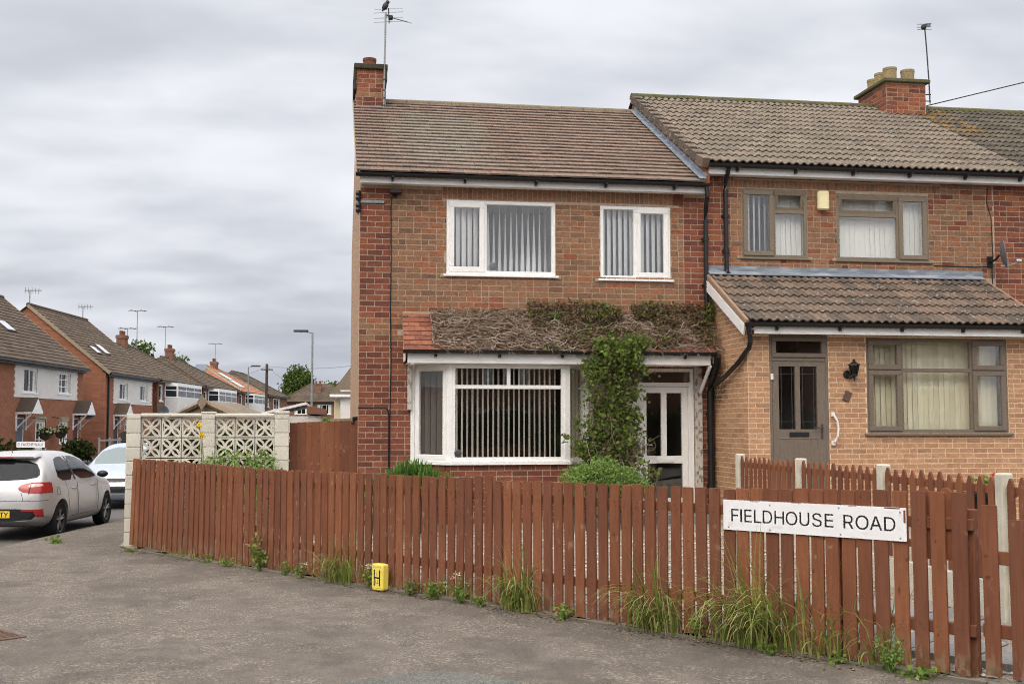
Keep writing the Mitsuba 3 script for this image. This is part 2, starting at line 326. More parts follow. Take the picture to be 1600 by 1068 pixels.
def free(key):
    if key not in scene and key not in labels and key not in used:
        used.add(key)
        return key
    k = count.get(key, 0)
    while True:
        k += 1
        c = f'{key}_{k:03d}'
        if c not in scene and c not in used:
            count[key] = k
            used.add(c)
            return c


used, count = set(), {}


def put(key, mb, bsdf, smooth=False, M=None):
    extra = {} if M is None else {'to_world': M}
    if isinstance(mb, MB):
        v, f, t = mb.arrays()
        if smooth is False or smooth is True:
            scene[key] = mikit.ply((v, f), bsdf, smooth=smooth, uv=t, **extra)
        else:
            scene[key] = mikit.ply((v, f), bsdf, smooth=smooth, **extra)
    else:
        scene[key] = mikit.ply(mb, bsdf, smooth=smooth, **extra)
    return key


def thing(name, label, cat, group=None, kind=None):
    key = free(name)
    labels[key] = {'label': label, 'category': cat}
    if group:
        labels[key]['group'] = group
    if kind:
        labels[key]['kind'] = kind
    return key


def part(parent, name, mb, bsdf, smooth=False, label=None, kind=None, M=None):
    key = free(parent + '__' + name)
    put(key, mb, bsdf, smooth, M)
    if label or kind:
        labels[key] = {}
        if label:
            labels[key]['label'] = label
        if kind:
            labels[key]['kind'] = kind
    return key


def single(name, mb, bsdf, label, cat, smooth=False, group=None, kind=None):
    key = thing(name, label, cat, group, kind)
    return put(key, mb, bsdf, smooth)


def structure(name, mb, bsdf, label=None, smooth=False):
    key = free(name)
    labels[key] = {'kind': 'structure', **({'label': label} if label else {})}
    return put(key, mb, bsdf, smooth)


def frame(origin, x, y, z):
    M = np.eye(4)
    M[:3, 0], M[:3, 1], M[:3, 2], M[:3, 3] = x, y, z, origin
    return M


def tmat(M):
    return T(np.asarray(M, float).tolist())


def poly(pts):
    from shapely.geometry import Polygon
    return Polygon(pts)


def rect(a, b, c, d):
    from shapely.geometry import box
    return box(a, b, c, d)


def pieces(parent, name, items, bsdf, limit=300, rest_name='brickwork'):
    """items: list of (size, MB). The largest ones become parts of their own, the rest one part that is stuff."""
    order = sorted(range(len(items)), key=lambda i: -items[i][0])
    for i in order[:limit]:
        part(parent, name, items[i][1], items[i][2] if len(items[i]) > 2 else bsdf)
    rest = {}
    for i in order[limit:]:
        m = items[i][2] if len(items[i]) > 2 else bsdf
        rest.setdefault(m, MB()).join(items[i][1])
    for m, mb in rest.items():
        part(parent, rest_name, mb, m, kind='stuff')


# ------------------------------------------------------------------ ground
FA, FB = np.array([-2.85, 16.98]), np.array([4.37, 7.37])           # the picket fence's line on the ground
FD = (FB - FA) / np.linalg.norm(FB - FA)
FN = np.array([FD[1], -FD[0]])                                       # towards the pavement
if FN @ (np.array([0, 0]) - FA) < 0:
    FN = -FN


def on_fence(s, off=0.0):
    return FA + FD * s + FN * off


def sheet(pts, z, mb=None):
    mb = mb or MB()
    m = trimesh.creation.triangulate_polygon(poly(pts), engine='earcut')
    v = np.array([[x, y, z(x, y) if callable(z) else z] for x, y in m[0]])
    f = np.array(m[1])
    nrm = np.cross(v[f[:, 1]] - v[f[:, 0]], v[f[:, 2]] - v[f[:, 0]])[:, 2]
    f[nrm < 0] = f[nrm < 0][:, ::-1]
    return mb.add(v, f, (.5, .5))


def garden_z(x, y):
    d = -((np.array([x, y]) - FA) @ FN)
    return 0.02 + 0.24 * float(np.clip(d / 5.0, 0, 1))


structure('ground', sheet([(-900, -600), (900, -600), (900, 900), (-900, 900)], -0.27), "m_far_ground")
structure('road', sheet([(-40, -40), (60, -40), (60, 17.3), (-2.9, 17.3), (-2.9, 30), (4, 190), (-40, 190)], -0.17), "m_road")
KERB = [(-30, -12), (-12.0, 3.0), (-6.2, 13.0), (-4.70, 17.35), (-3.78, 22.0), (-3.0, 26.5)]
fe = on_fence(12.6)
pav = KERB + [(-2.2, 26.5), (-2.2, 16.4)] + [tuple(on_fence(s, -0.03)) for s in (0.3, 12.6, 20)] + [(16, -12)]
structure('pavement', sheet(pav, lambda x, y: 0.0), 'm_pavement', label='worn asphalt pavement with pale stone chips and darker stains')
kb = MB()
for a, b in zip(KERB[:-1], KERB[1:]):
    a, b = np.array(a), np.array(b)
    L = np.linalg.norm(b - a)
    d = (b - a) / L
    n = np.array([d[1], -d[0]])
    k = max(1, int(L / .91))
    for i in range(k):
        p, q = a + d * (L * i / k + .004), a + d * (L * (i + 1) / k - .004)
        o1, o2 = p - n * .12, q - n * .12
        top, bot = 0.004 + rng.uniform(-.003, .003), -0.14
        kb.add([[*p, top], [*q, top], [*o2, top - .02], [*o1, top - .02], [*p, bot], [*q, bot], [*o2, bot], [*o1, bot]],
               [[0, 1, 2, 3], [3, 2, 6, 7], [0, 3, 7, 4], [1, 5, 6, 2], [0, 4, 5, 1]])
structure('kerb', kb, 'm_kerb_dark')
mat('m_kerb_dark', lambda p, n, uv: mix((.115, .102, .090), (.085, .077, .068), fbm(p.x * 9, p.y * 9, p.z * 9)), .95, .1)
# garden behind the fence: gravel with a path of slabs
gx, gy = np.meshgrid(np.linspace(-3, 12.6, 40), np.linspace(-1.9, 17.6, 60), indexing='ij')
gm = MB()
gv = np.array([[x, y, garden_z(x, y)] for x, y in zip(gx.ravel(), gy.ravel())])
gq = []
for i in range(39):
    for j in range(59):
        c = np.array([gx[i, j] + .2, gy[i, j] + .17])
        if (c - FA) @ FN < 0.12:
            gq.append([i * 60 + j, (i + 1) * 60 + j, (i + 1) * 60 + j + 1, i * 60 + j + 1])
inside = np.array([-((np.array([x, y]) - FA) @ FN) for x, y in zip(gx.ravel(), gy.ravel())])
for k in np.nonzero(inside < 0.02)[0]:
    q = gv[k, :2] + FN * (inside[k] - 0.0)
    gv[k] = [q[0], q[1], 0.012]
gm.add(gv, gq, (.5, .5))
structure('garden', gm, 'm_soil', label='gravel front garden behind the picket fence')
oc = np.array([[1, 0, 0], [-1, 0, 0], [0, 1, 0], [0, -1, 0], [0, 0, .7], [0, 0, -.7]], float)
of = np.array([[0, 2, 4], [2, 1, 4], [1, 3, 4], [3, 0, 4], [2, 0, 5], [1, 2, 5], [3, 1, 5], [0, 3, 5]])
pb = MB()
for _ in range(9000):
    s, d = rng.uniform(1.5, 12.6), rng.random() ** 1.4 * 5.5 + .08
    x, y = on_fence(s, -d)
    if y > 17.0 or x > 5.3 or (0.3 < d < 2.2 and s > 9.6 and (d % 1.1) < .8):
        continue
    r = rng.uniform(.012, .032)
    v = oc * r * [1, rng.uniform(.6, 1), rng.uniform(.6, 1)]
    an = rng.random() * 6.28
    v = v @ np.array([[math.cos(an), math.sin(an), 0], [-math.sin(an), math.cos(an), 0], [0, 0, 1]])
    pb.add(v + [x, y, garden_z(x, y) + r * .3], of)
key = free('gravel')
labels[key] = {'label': 'loose pale and brown gravel in the front garden behind the fence', 'category': 'gravel', 'kind': 'stuff'}
put(key, pb, 'm_pebble')
key = free('garden_path')
labels[key] = {'kind': 'structure', 'label': 'grey slab path inside the front garden'}
pth = key
for row in range(2):
    for i in range(8):
        s0 = 9.5 + i * .46
        d0 = .32 + row * 1.1
        c = on_fence(s0 + .22, -(d0 + .38))
        M = frame([c[0], c[1], garden_z(*c) + .012], [FD[0], FD[1], 0], [-FN[0], -FN[1], 0], [0, 0, 1])
        part(pth, 'paving_slab', MB().box(-.22, .22, -.38, .38, -.04, .02 + rng.uniform(0, .006), M=M), 'm_slab')
# edging strip along the fence foot on the pavement side
ed = MB()
for i in range(18):
    s0, s1 = 0.25 + i * .91, 0.25 + (i + 1) * .91 - .006
    a, b = on_fence(s0, .075), on_fence(s1, .075)
    M = frame([*a, 0], [FD[0], FD[1], 0], [-FN[0], -FN[1], 0], [0, 0, 1])
    ed.box(0, .90, 0, .045, -.05, .022 + rng.uniform(-.004, .004), M=M)
structure('edging_strip', ed, 'm_kerb', label='low concrete edging strip along the foot of the picket fence')
# resurfaced patch at the lower edge of the picture
pc = [(0.62 + .62 * math.cos(t) * (1 + .12 * math.sin(3 * t + 1)), 7.62 + .66 * math.sin(t) * (1 + .10 * math.sin(2 * t))) for t in np.linspace(0, 2 * math.pi, 40, endpoint=False)]
structure('pavement_patch', sheet(pc, 0.005), 'm_patch', label='greyer resurfaced patch in the pavement')
# rusty drain cover
dc = thing('drain_cover', 'rusty red-brown ribbed iron cover set in the pavement at the left', 'drain cover')
M = frame([-2.83, 10.22, 0.004], [.62, -.78, 0], [.78, .62, 0], [0, 0, 1])
fm = MB()
for a in ((-.30, .30, -.22, -.19), (-.30, .30, .19, .22), (-.30, -.27, -.19, .19), (.27, .30, -.19, .19)):
    fm.box(a[0], a[1], a[2], a[3], -.03, .006, M=M)
part(dc, 'frame', fm, 'm_iron_rusty')
part(dc, 'plate', MB().box(-.269, .269, -.189, .189, -.03, -.004, M=M), 'm_iron_rusty')
for i in range(9):
    x = -.24 + i * .06
    part(dc, 'rib', MB().box(x - .016, x + .016, -.18, .18, -.0045, .004, M=M), 'm_iron_rusty')
# ------------------------------------------------------------------ builders for walls, windows, roofs
def subtract(a, b, holes):
    segs = [(a, b)]
    for h0, h1 in holes:
        out = []
        for s0, s1 in segs:
            if h1 <= s0 or h0 >= s1:
                out.append((s0, s1))
            else:
                if h0 - s0 > .02:
                    out.append((s0, h0))
                if s1 - h1 > .02:
                    out.append((h1, s1))
        segs = out
    return segs


def brick_face(M, x0, x1, z0, z1, holes, course, stretch, style, tone=None, depth=.05, bond=0.5, keep=None, joint=.0105, header=.18):
    """Bricks on the face y = 0 of frame M (x along, z up, -y outwards): a list of (size, MB, bsdf)."""
    out = []
    n = int(round((z1 - z0) / course))
    for r in range(n):
        a, b = z0 + r * course, z0 + (r + 1) * course
        zc = (a + b) / 2
        hs = [(h[0], h[1]) for h in holes if h[2] < zc < h[3]]
        off = (bond * stretch if r % 2 else 0) + rng.uniform(-.004, .004)
        x = x0 - off
        cuts = []
        while x < x1:
            w = stretch / 2 if rng.random() < header else stretch
            cuts.append((x, x + w))
            x += w
        for c0, c1 in cuts:
            c0, c1 = max(c0, x0), min(c1, x1)
            if c1 - c0 < .03:
                continue
            for s0, s1 in subtract(c0, c1, hs):
                if s1 - s0 < .035 or (keep and not keep((s0 + s1) / 2, zc)):
                    continue
                pr = rng.uniform(.002, .0048)
                m = MB()
                j = joint / 2
                e = [rng.uniform(-.0015, .0015) for _ in range(4)]
                v = np.array([[s0 + j, -pr + e[0] * .6, a + j + e[1]], [s1 - j, -pr + e[1] * .6, a + j + e[0]], [s1 - j, -pr + e[2] * .6, b - j + e[3]], [s0 + j, -pr + e[3] * .6, b - j + e[2]],
                              [s0 + j, depth, a + j], [s1 - j, depth, a + j], [s1 - j, depth, b - j], [s0 + j, depth, b - j]])
                v = v @ M[:3, :3].T + M[:3, 3]
                bs = style((s0 + s1) / 2, zc)
                m.add(v, [[0, 1, 2, 3], [0, 4, 5, 1], [3, 2, 6, 7], [0, 3, 7, 4], [1, 5, 6, 2]])
                out.append(((s1 - s0) * (b - a) * (1.5 if zc > 1.25 else .5), m, bs))
    return out


def soldiers(M, x0, x1, z0, z1, w, style):
    out = []
    n = int(round((x1 - x0) / w))
    for i in range(n):
        a, b = x0 + (x1 - x0) * i / n, x0 + (x1 - x0) * (i + 1) / n
        pr = rng.uniform(.002, .0048)
        m = MB().box(a + .004, b - .004, -pr, .05, z0 + .005, z1 - .005, M=M)
        out.append(((b - a) * (z1 - z0), m, style))
    return out


def face_frame(x, y):
    """Frame of a wall that looks towards -y (the street), its x from left to right."""
    return frame([x, y, 0], [1, 0, 0], [0, 1, 0], [0, 0, 1])


def wall_slab(M, outline, holes, thick, y0=0.0):
    """A wall with openings: its outer face at y = y0 of frame M."""
    from shapely.geometry import Polygon
    p = Polygon(outline)
    for h in holes:
        p = p.difference(rect(h[0], h[2], h[1], h[3]))
    R = M.copy()
    # polygon (x, z) -> frame; extruded along +y
    R[:3, 0], R[:3, 1], R[:3, 2] = M[:3, 0], M[:3, 2], M[:3, 1]
    R[:3, 3] = M[:3, 3] + M[:3, 1] * y0
    mb = MB()
    for g in getattr(p, 'geoms', [p]):
        m = trimesh.creation.extrude_polygon(g, thick, engine='earcut')
        v = np.array(m.vertices) @ R[:3, :3].T + R[:3, 3]
        mb.add(v, np.array(m.faces)[:, ::-1], (.5, .5))
    return mb


def ring(mb, M, x0, x1, z0, z1, w, y0, y1, ch=.006):
    """A mitred-looking frame of four bars between y0 and y1."""
    mb.box(x0, x1, y0, y1, z0, z0 + w, M=M, ch=ch)
    mb.box(x0, x1, y0, y1, z1 - w, z1, M=M, ch=ch)
    mb.box(x0, x0 + w, y0 + .001, y1, z0 + w, z1 - w, M=M, ch=ch)
    mb.box(x1 - w, x1, y0 + .001, y1, z0 + w, z1 - w, M=M, ch=ch)


def rotx(M, z, y, ang):
    """Frame M turned about the line through (y, z) along x by ang."""
    c, s = math.cos(ang), math.sin(ang)
    Rm = np.array([[1, 0, 0, 0], [0, c, -s, y - c * y + s * z], [0, s, c, z - s * y - c * z], [0, 0, 0, 1]])
    return M @ Rm


def window(holder, M, x0, x1, z0, z1, cells, fmat, fw=.055, y=.035, sash_w=.055, blind=None, sill=None, sill_mat=None, room=True, room_mat='m_room', name='window', depth=2.2, label=None, lined=True):
    """cells: (x0, x1, z0, z1, sash?, tilt) as fractions of the inside of the frame. The window is a part: frame, sash, pane, slat, sill are its pieces."""
    w = free(holder + '__' + name)
    fr = MB()
    ring(fr, M, x0, x1, z0, z1, fw, y, y + .065)
    ix0, ix1, iz0, iz1 = x0 + fw, x1 - fw, z0 + fw, z1 - fw
    W, H = ix1 - ix0, iz1 - iz0
    ub, zb = set(), set()
    glass = []
    for k, (a, b, c, d, sash, tilt) in enumerate(cells):
        X0, X1, Z0, Z1 = ix0 + a * W, ix0 + b * W, iz0 + c * H, iz0 + d * H
        m = .028
        bx0, bx1 = X0 + (m if a > 0 else 0), X1 - (m if b < 1 else 0)
        bz0, bz1 = Z0 + (m if c > 0 else 0), Z1 - (m if d < 1 else 0)
        if b < 1:
            ub.add((round(X1, 4), round(Z0, 4), round(Z1, 4)))
        if d < 1:
            zb.add((round(Z1, 4), round(X0, 4), round(X1, 4)))
        if sash:
            e = .022
            Ms = rotx(M, bz1 + e, y - .02, tilt) if tilt else M
            sm = MB()
            ring(sm, Ms, bx0 - e, bx1 + e, bz0 - e, bz1 + e, sash_w + e, y - .022, y + .04)
            part(w, 'sash', sm, fmat)
            g = sash_w
            glass.append((Ms, bx0 + g, bx1 - g, bz0 + g, bz1 - g, y + .004))
        else:
            glass.append((M, bx0, bx1, bz0, bz1, y + .026))
    for X, a, b in ub:
        fr.box(X - .028, X + .028, y + .003, y + .06, a, b, M=M, ch=.005)
    for Z, a, b in zb:
        fr.box(a, b, y + .0035, y + .06, Z - .028, Z + .028, M=M, ch=.005)
    part(w, 'frame', fr, fmat)
    for Ms, a, b, c, d, yy in glass:
        v = np.array([[a - .008, yy, c - .008], [b + .008, yy, c - .008], [b + .008, yy, d + .008], [a - .008, yy, d + .008]]) @ Ms[:3, :3].T + Ms[:3, 3]
        part(w, 'pane', MB().add(v, [[0, 1, 2, 3]], (.5, .5)), 'm_glass')
    if sill:
        sx, sy, sz = sill
        sm = MB().box(x0 - sx, x1 + sx, -sy, y + .05, z0 - sz, z0 - .002, M=M, ch=.006)
        part(w, 'sill', sm, sill_mat or fmat)
    if lined:
        rv = MB()
        for a, b, c, d in ((x0 - .012, x0 - .002, z0, z1), (x1 + .002, x1 + .012, z0, z1)):
            rv.box(a, b, .012, .16, c, d, M=M)
        part(w, 'reveal', rv, 'm_mortar')
    for bl in (blind or []):
        bx0, bx1, pitch, ang, bm, yb, width = bl[:7]
        bz0, bz1 = (bl[7], bl[8]) if len(bl) > 7 else (z0 + .02, z1 - .03)
        sx = bx0 + pitch / 2
        while sx < bx1:
            an = ang + rng.uniform(-.07, .07)
            tw = bl[9] * rng.uniform(.7, 1.2) if len(bl) > 9 else 0.0
            dx, dy = math.cos(an) * width / 2, math.sin(an) * width / 2
            a2 = an + tw
            ex, ey = math.cos(a2) * width / 2, math.sin(a2) * width / 2
            v = np.array([[sx - ex, yb - ey, bz0], [sx + ex, yb + ey, bz0], [sx + dx, yb + dy, bz1], [sx - dx, yb - dy, bz1]])
            mid = (v[[0, 1]] + v[[3, 2]]) / 2
            sm = MB()
            vv = np.vstack([v[:2], mid, v[[3, 2]]])
            vv = vv @ M[:3, :3].T + M[:3, 3]
            sm.add(vv, [[0, 1, 3, 2], [2, 3, 5, 4]])
            part(w, 'slat', sm, bm)
            sx += pitch
    if room:
        a, b, c, d, e = x0 - .5, x1 + .5, z0 - .8, z1 + .25, depth
        y1 = y + .17
        v = np.array([[a, y1, c], [b, y1, c], [b, y1, d], [a, y1, d], [a, y1 + e, c], [b, y1 + e, c], [b, y1 + e, d], [a, y1 + e, d]])
        v = v @ M[:3, :3].T + M[:3, 3]
        part(w, 'room', MB().add(v, [[4, 5, 6, 7], [0, 1, 5, 4], [3, 7, 6, 2], [0, 4, 7, 3], [1, 2, 6, 5]], (.5, .5)), room_mat)
    if label:
        labels[w] = {'label': label}
    return w


def roof_frame(x0, y0, z0, y1, z1):
    """x along the eave, y up the slope, z out of the roof."""
    s = np.array([0, y1 - y0, z1 - z0], float)
    L = np.linalg.norm(s)
    s /= L
    return frame([x0, y0, z0], [1, 0, 0], s, np.cross([1, 0, 0], s)), L


def flat_tile(M, x0, x1, s0, s1, th=.016, lift=.022):
    a = rng.uniform(-.003, .003)
    l0, l1 = lift + rng.uniform(-.003, .004), .004
    v = np.array([[x0, s0 + a, l0 + th], [x1, s0 + a + rng.uniform(-.002, .002), l0 + th + rng.uniform(-.002, .003)], [x1, s1, l1 + th], [x0, s1, l1 + th],
                  [x0, s0 + a, l0 - .004], [x1, s0 + a, l0 - .004], [x1, s1, l1 - .01], [x0, s1, l1 - .01]])
    v = v @ M[:3, :3].T + M[:3, 3]
    return MB().add(v, [[0, 1, 2, 3], [0, 4, 5, 1], [0, 3, 7, 4], [1, 5, 6, 2]])


def wave_tile(M, x0, x1, s0, s1, waves=2, amp=.015, th=.016, lift=.030, n=12, phase=0.0):
    t = np.linspace(0, 1, n + 1)
    h = amp * np.sign(np.sin(2 * math.pi * (t * waves + phase))) * np.abs(np.sin(2 * math.pi * (t * waves + phase))) ** .7
    a = rng.uniform(-.004, .004)
    b = rng.uniform(-.003, .005)
    x = x0 + (x1 - x0) * t
    low = np.stack([x, np.full(n + 1, s0 + a), h + lift + th + b], 1)
    up = np.stack([x, np.full(n + 1, s1), h + th + .002], 1)
    und = np.stack([x, np.full(n + 1, s0 + a + .002), h + lift - .004 + b], 1)
    v = np.vstack([low, up, und]) @ M[:3, :3].T + M[:3, 3]
    i = np.arange(n)
    m = n + 1
    return MB().add(v, np.vstack([np.stack([i, i + 1, i + 1 + m, i + m], 1), np.stack([i + 2 * m, i + 1 + 2 * m, i + 1, i], 1)]))


def gutter(holder, x0, x1, y, z, r=.055, mat_='m_black_plastic', stops=None):
    """Half-round gutter along x with brackets."""
    an = np.linspace(math.pi, 2 * math.pi, 9)
    prof = [(math.cos(t) * r, math.sin(t) * r) for t in an] + [(math.cos(t) * (r - .006), math.sin(t) * (r - .006)) for t in an[::-1]]
    mb = MB()
    n = len(prof)
    v = np.array([[x, y + p, z + q] for x in (x0, x1) for p, q in prof])
    i = np.arange(n)
    mb.add(v, np.stack([i, (i + 1) % n, (i + 1) % n + n, i + n], 1), (.5, .5))
    for x in (x0, x1):
        mb.add([[x, y + p, z + q] for p, q in prof[:9]], [[0, k, k + 1] for k in range(1, 8)], (.5, .5))
    g = part(holder, 'gutter', mb, mat_)
    k = max(2, int((x1 - x0) / .92))
    for i in range(k):
        x = x0 + (x1 - x0) * (i + .5) / k
        bm = MB().box(x - .018, x + .018, y - r - .006, y + r + .02, z - r - .012, z - r + .012, ch=.004).box(x - .018, x + .018, y + r * .2, y + r + .03, z - r - .045, z - r - .010, ch=.004)
        part(g, 'bracket', bm, mat_)
    return g


def leaves(mb, pts, size, seed=0, tone=None, up=.25, fold=True):
    r = np.random.default_rng(seed)
    pts = np.asarray(pts)
    n = len(pts)
    d = r.normal(size=(n, 3))
    d[:, 2] -= .25
    d /= np.linalg.norm(d, axis=1, keepdims=True)
    nn = r.normal(size=(n, 3)) + [0, -.5, up + .6]
    s = np.cross(d, nn)
    s /= np.linalg.norm(s, axis=1, keepdims=True) + 1e-9
    L = size * r.uniform(.6, 1.3, (n, 1))
    W = L * r.uniform(.32, .5, (n, 1))
    nz = np.cross(s, d)
    a, b = pts, pts + d * L + nz * L * -.15
    m = pts + d * L * .5
    v = np.stack([a, m + s * W + nz * W * .3, b, m - s * W + nz * W * .3], 1).reshape(-1, 3)
    i = np.arange(n) * 4
    f = np.vstack([np.stack([i, i + 1, i + 2], 1), np.stack([i, i + 2, i + 3], 1)])
    t = np.repeat(np.stack([r.random(n) if tone is None else np.clip(tone + r.uniform(-.2, .2, n), 0, .999), r.random(n)], 1), 4, axis=0)
    return mb.add(v, f, t)


def blob_points(blobs, n, seed=0, shell=.55):
    """n points in ellipsoids (cx, cy, cz, rx, ry, rz), thicker towards their outside."""
    r = np.random.default_rng(seed)
    b = np.array(blobs, float)
    w = b[:, 3] * b[:, 4] + b[:, 4] * b[:, 5] + b[:, 3] * b[:, 5]
    k = r.choice(len(b), n, p=w / w.sum())
    d = r.normal(size=(n, 3))
    d /= np.linalg.norm(d, axis=1, keepdims=True)
    rad = r.uniform(shell ** 3, 1, (n, 1)) ** (1 / 3) * r.uniform(.82, 1.1, (n, 1))
    return b[k, :3] + d * rad * b[k, 3:6]


def blade(mb, base, direction, length, width, droop, tone=None, segs=6):
    d = np.array([direction[0], direction[1]], float)
    d /= np.linalg.norm(d) + 1e-9
    side = np.array([-d[1], d[0], 0])
    p, pts = np.array(base, float), []
    el = rng.uniform(1.25, 1.5)
    for i in range(segs + 1):
        pts.append(p.copy())
        e = el - droop * (i / segs) ** 1.2
        p = p + np.array([d[0] * math.cos(e), d[1] * math.cos(e), math.sin(e)]) * length / segs
        if p[2] < base[2] + .008:
            p[2] = base[2] + .008
    pts = np.array(pts)
    w = width * np.array([1 - (i / segs) ** 1.6 * .92 for i in range(segs + 1)])[:, None]
    v = np.vstack([pts - side * w / 2, pts + side * w / 2])
    n = segs + 1
    i = np.arange(segs)
    return mb.add(v, np.stack([i, i + 1, i + 1 + n, i + n], 1), tone)


def aerial(holder, c, boom, elements, L, r=.006, r2=.004, mat_='m_dark_metal', start=.12, taper=.75, vertical=False, side=None):
    """Yagi on its boom direction from c."""
    b = np.array(boom, float)
    bl = np.linalg.norm(b)
    b /= bl
    s = np.array(side, float) if side is not None else np.cross(b, [0, 0, 1.0])
    s /= np.linalg.norm(s)
    part(holder, 'boom', MB().tube([np.array(c), np.array(c) + b * bl], r, 6), mat_)
    for i in range(elements):
        t = start + (1 - start) * i / (elements - 1)
        l = L * (1 - (1 - taper) * t) / 2
        q = np.array(c) + b * bl * t
        part(holder, 'element', MB().tube([q - s * l, q + s * l], r2, 5), mat_)


def downpipe(holder, pts, r=.034, joints=(), mat_='m_black_plastic'):
    mb = MB().tube(pts, r, 10)
    d = part(holder, 'downpipe', mb, mat_)
    for q in joints:
        part(d, 'pipe_clip', MB().lathe([(0, -.035), (r + .010, -.035), (r + .010, .035), (0, .035)], q, 10).box(q[0] - .06, q[0] + .06, q[1] + .02, q[1] + .05, q[2] - .012, q[2] + .012), mat_)
    return d
# ------------------------------------------------------------------ the end-terrace house with the bay
GZ = 0.22
YF = 17.2
M1 = face_frame(0, YF)
h1 = thing('end_terrace_house', 'brick end-of-terrace house with white bay window and overgrown porch roof', 'house')
W1, W2 = (1.66, 3.337, 4.0, 5.138), (4.04, 5.16, 3.975, 5.115)
BAY, DOOR = (1.17, 3.80, 0.9, 2.63), (4.40, 5.505, .40, 2.60)
holes1 = [W1, W2, BAY, DOOR]
X0, X1, E1 = 0.36, 5.745, 5.40
wl = free(h1 + '__wall')
put(wl, wall_slab(M1, [(X0, GZ - .3), (X1, GZ - .3), (X1, E1), (X0, E1)], holes1, .12), 'm_mortar')


def style1(x, z):
    if x < .83 and z > 3.3 or x > 5.37:
        return 'm_brick_red'
    if z < 3.0:
        return 'm_brick_red'
    if z < 3.5 and rng.random() < .35:
        return 'm_brick_orange'
    return 'm_brick_orange' if rng.random() < .07 else 'm_brick_rustic'


vis1 = lambda x, z: not (1.05 < x < 5.7 and 2.72 < z < 3.28) and not (3.82 < x < 4.40 and z < 2.62)
b1 = brick_face(M1, X0, .823, .26, 5.31, holes1, .0851, .2286, style1, keep=vis1, header=0)
b1 += brick_face(M1, .823, 5.372, .26, 5.31, holes1 + [(1.6, 5.30, 5.135, 5.4)], .0851, .2286, style1, keep=vis1, header=.26)
b1 += brick_face(M1, 5.372, X1, .26, 5.31, holes1, .0851, .2286, style1, keep=vis1, header=.1)
b1 += soldiers(M1, 1.60, 5.20, 5.145, 5.335, .0762, 'm_brick_rustic')
b1 += [(.04, MB().box(5.20, 5.372, -.005, .05, 5.145, 5.335, M=M1), 'm_brick_red')]
pieces(wl, 'brick', b1, 'm_brick_rustic', 200)
# the other walls
RY, RZ = 21.2, 7.70
EYB = 25.4
for x0, x1 in ((X0, X0 + .12), (X1 - .06, X1)):
    part(h1, 'side_wall', MB().slab(poly([(YF + .121, GZ - .3), (EYB - .2, GZ - .3), (EYB - .2, 5.5), (RY, RZ - .06), (YF + .121, 5.55)]), x1 - x0, frame([x0, 0, 0], [0, 1, 0], [0, 0, 1], [1, 0, 0])), 'm_render_tan')
part(h1, 'back_wall', MB().box(X0 + .121, X1 - .061, EYB - .32, EYB - .2, GZ - .3, 5.5), 'm_brick_red')
part(h1, 'ceiling', MB().box(X0 + .125, X1 - .065, YF + .125, EYB - .33, 5.42, 5.46).box(X0 + .125, X1 - .065, YF + .125, EYB - .33, 2.72, 2.80), 'm_room')
# windows of the upper floor
window(h1, M1, *W1, [(0, .34, 0, 1, True, math.radians(.5)), (.34, 1, 0, 1, False, 0)], 'm_upvc', fw=.06, y=.005, sash_w=.058,
       blind=[(1.72, 2.27, .089, .50, 'm_blind_white', .15, .089, 4.03, 5.10, .25), (2.27, 3.29, .089, 1.42, 'm_blind_white', .15, .089, 4.03, 5.10, -.85)], sill=(.045, .045, .035), name='window', label='wide upper white window with vertical blinds')
window(h1, M1, *W2, [(0, .5, 0, 1, False, 0), (.5, 1, 0, 1, True, math.radians(.4))], 'm_upvc', fw=.055, y=.005, sash_w=.055,
       blind=[(4.08, 5.12, .089, .62, 'm_blind_white', .15, .089, 4.0, 5.08, .12)], sill=(.04, .045, .035), name='window', label='narrower upper white window with vertical blinds')
part(h1, 'vent_fan', MB().lathe([(0, .012), (.04, .012), (.055, .006), (.06, 0)], (2.375, YF + .028, 4.135), 18, (0, -1, 0)), 'm_dish', 40)
sm = MB()
for x, z in ((1.60, 3.945), (3.37, 3.945), (3.985, 3.922), (5.175, 3.922)):
    part(h1, 'sill_end', MB().box(x - .033, x + .052, -.02, .05, z, z + .053, ch=.01, M=M1), 'm_cement')
# bay window
YB = 16.78
bw = free(h1 + '__bay_window')
labels[bw] = {'label': 'white canted bay window with vertical blinds'}
MBF = face_frame(0, YB)
dl = np.array([1.68 - 1.17, YB - YF, 0])
Ll = np.linalg.norm(dl)
dl /= Ll
MLc = frame([1.17, YF, 0], dl, [-dl[1], dl[0], 0], [0, 0, 1])
dr_ = np.array([3.80 - 3.44, YF - YB, 0])
Lr = np.linalg.norm(dr_)
dr_ /= Lr
MRc = frame([3.44, YB, 0], dr_, [-dr_[1], dr_[0], 0], [0, 0, 1])
zs0, zs1 = 1.20, 2.625


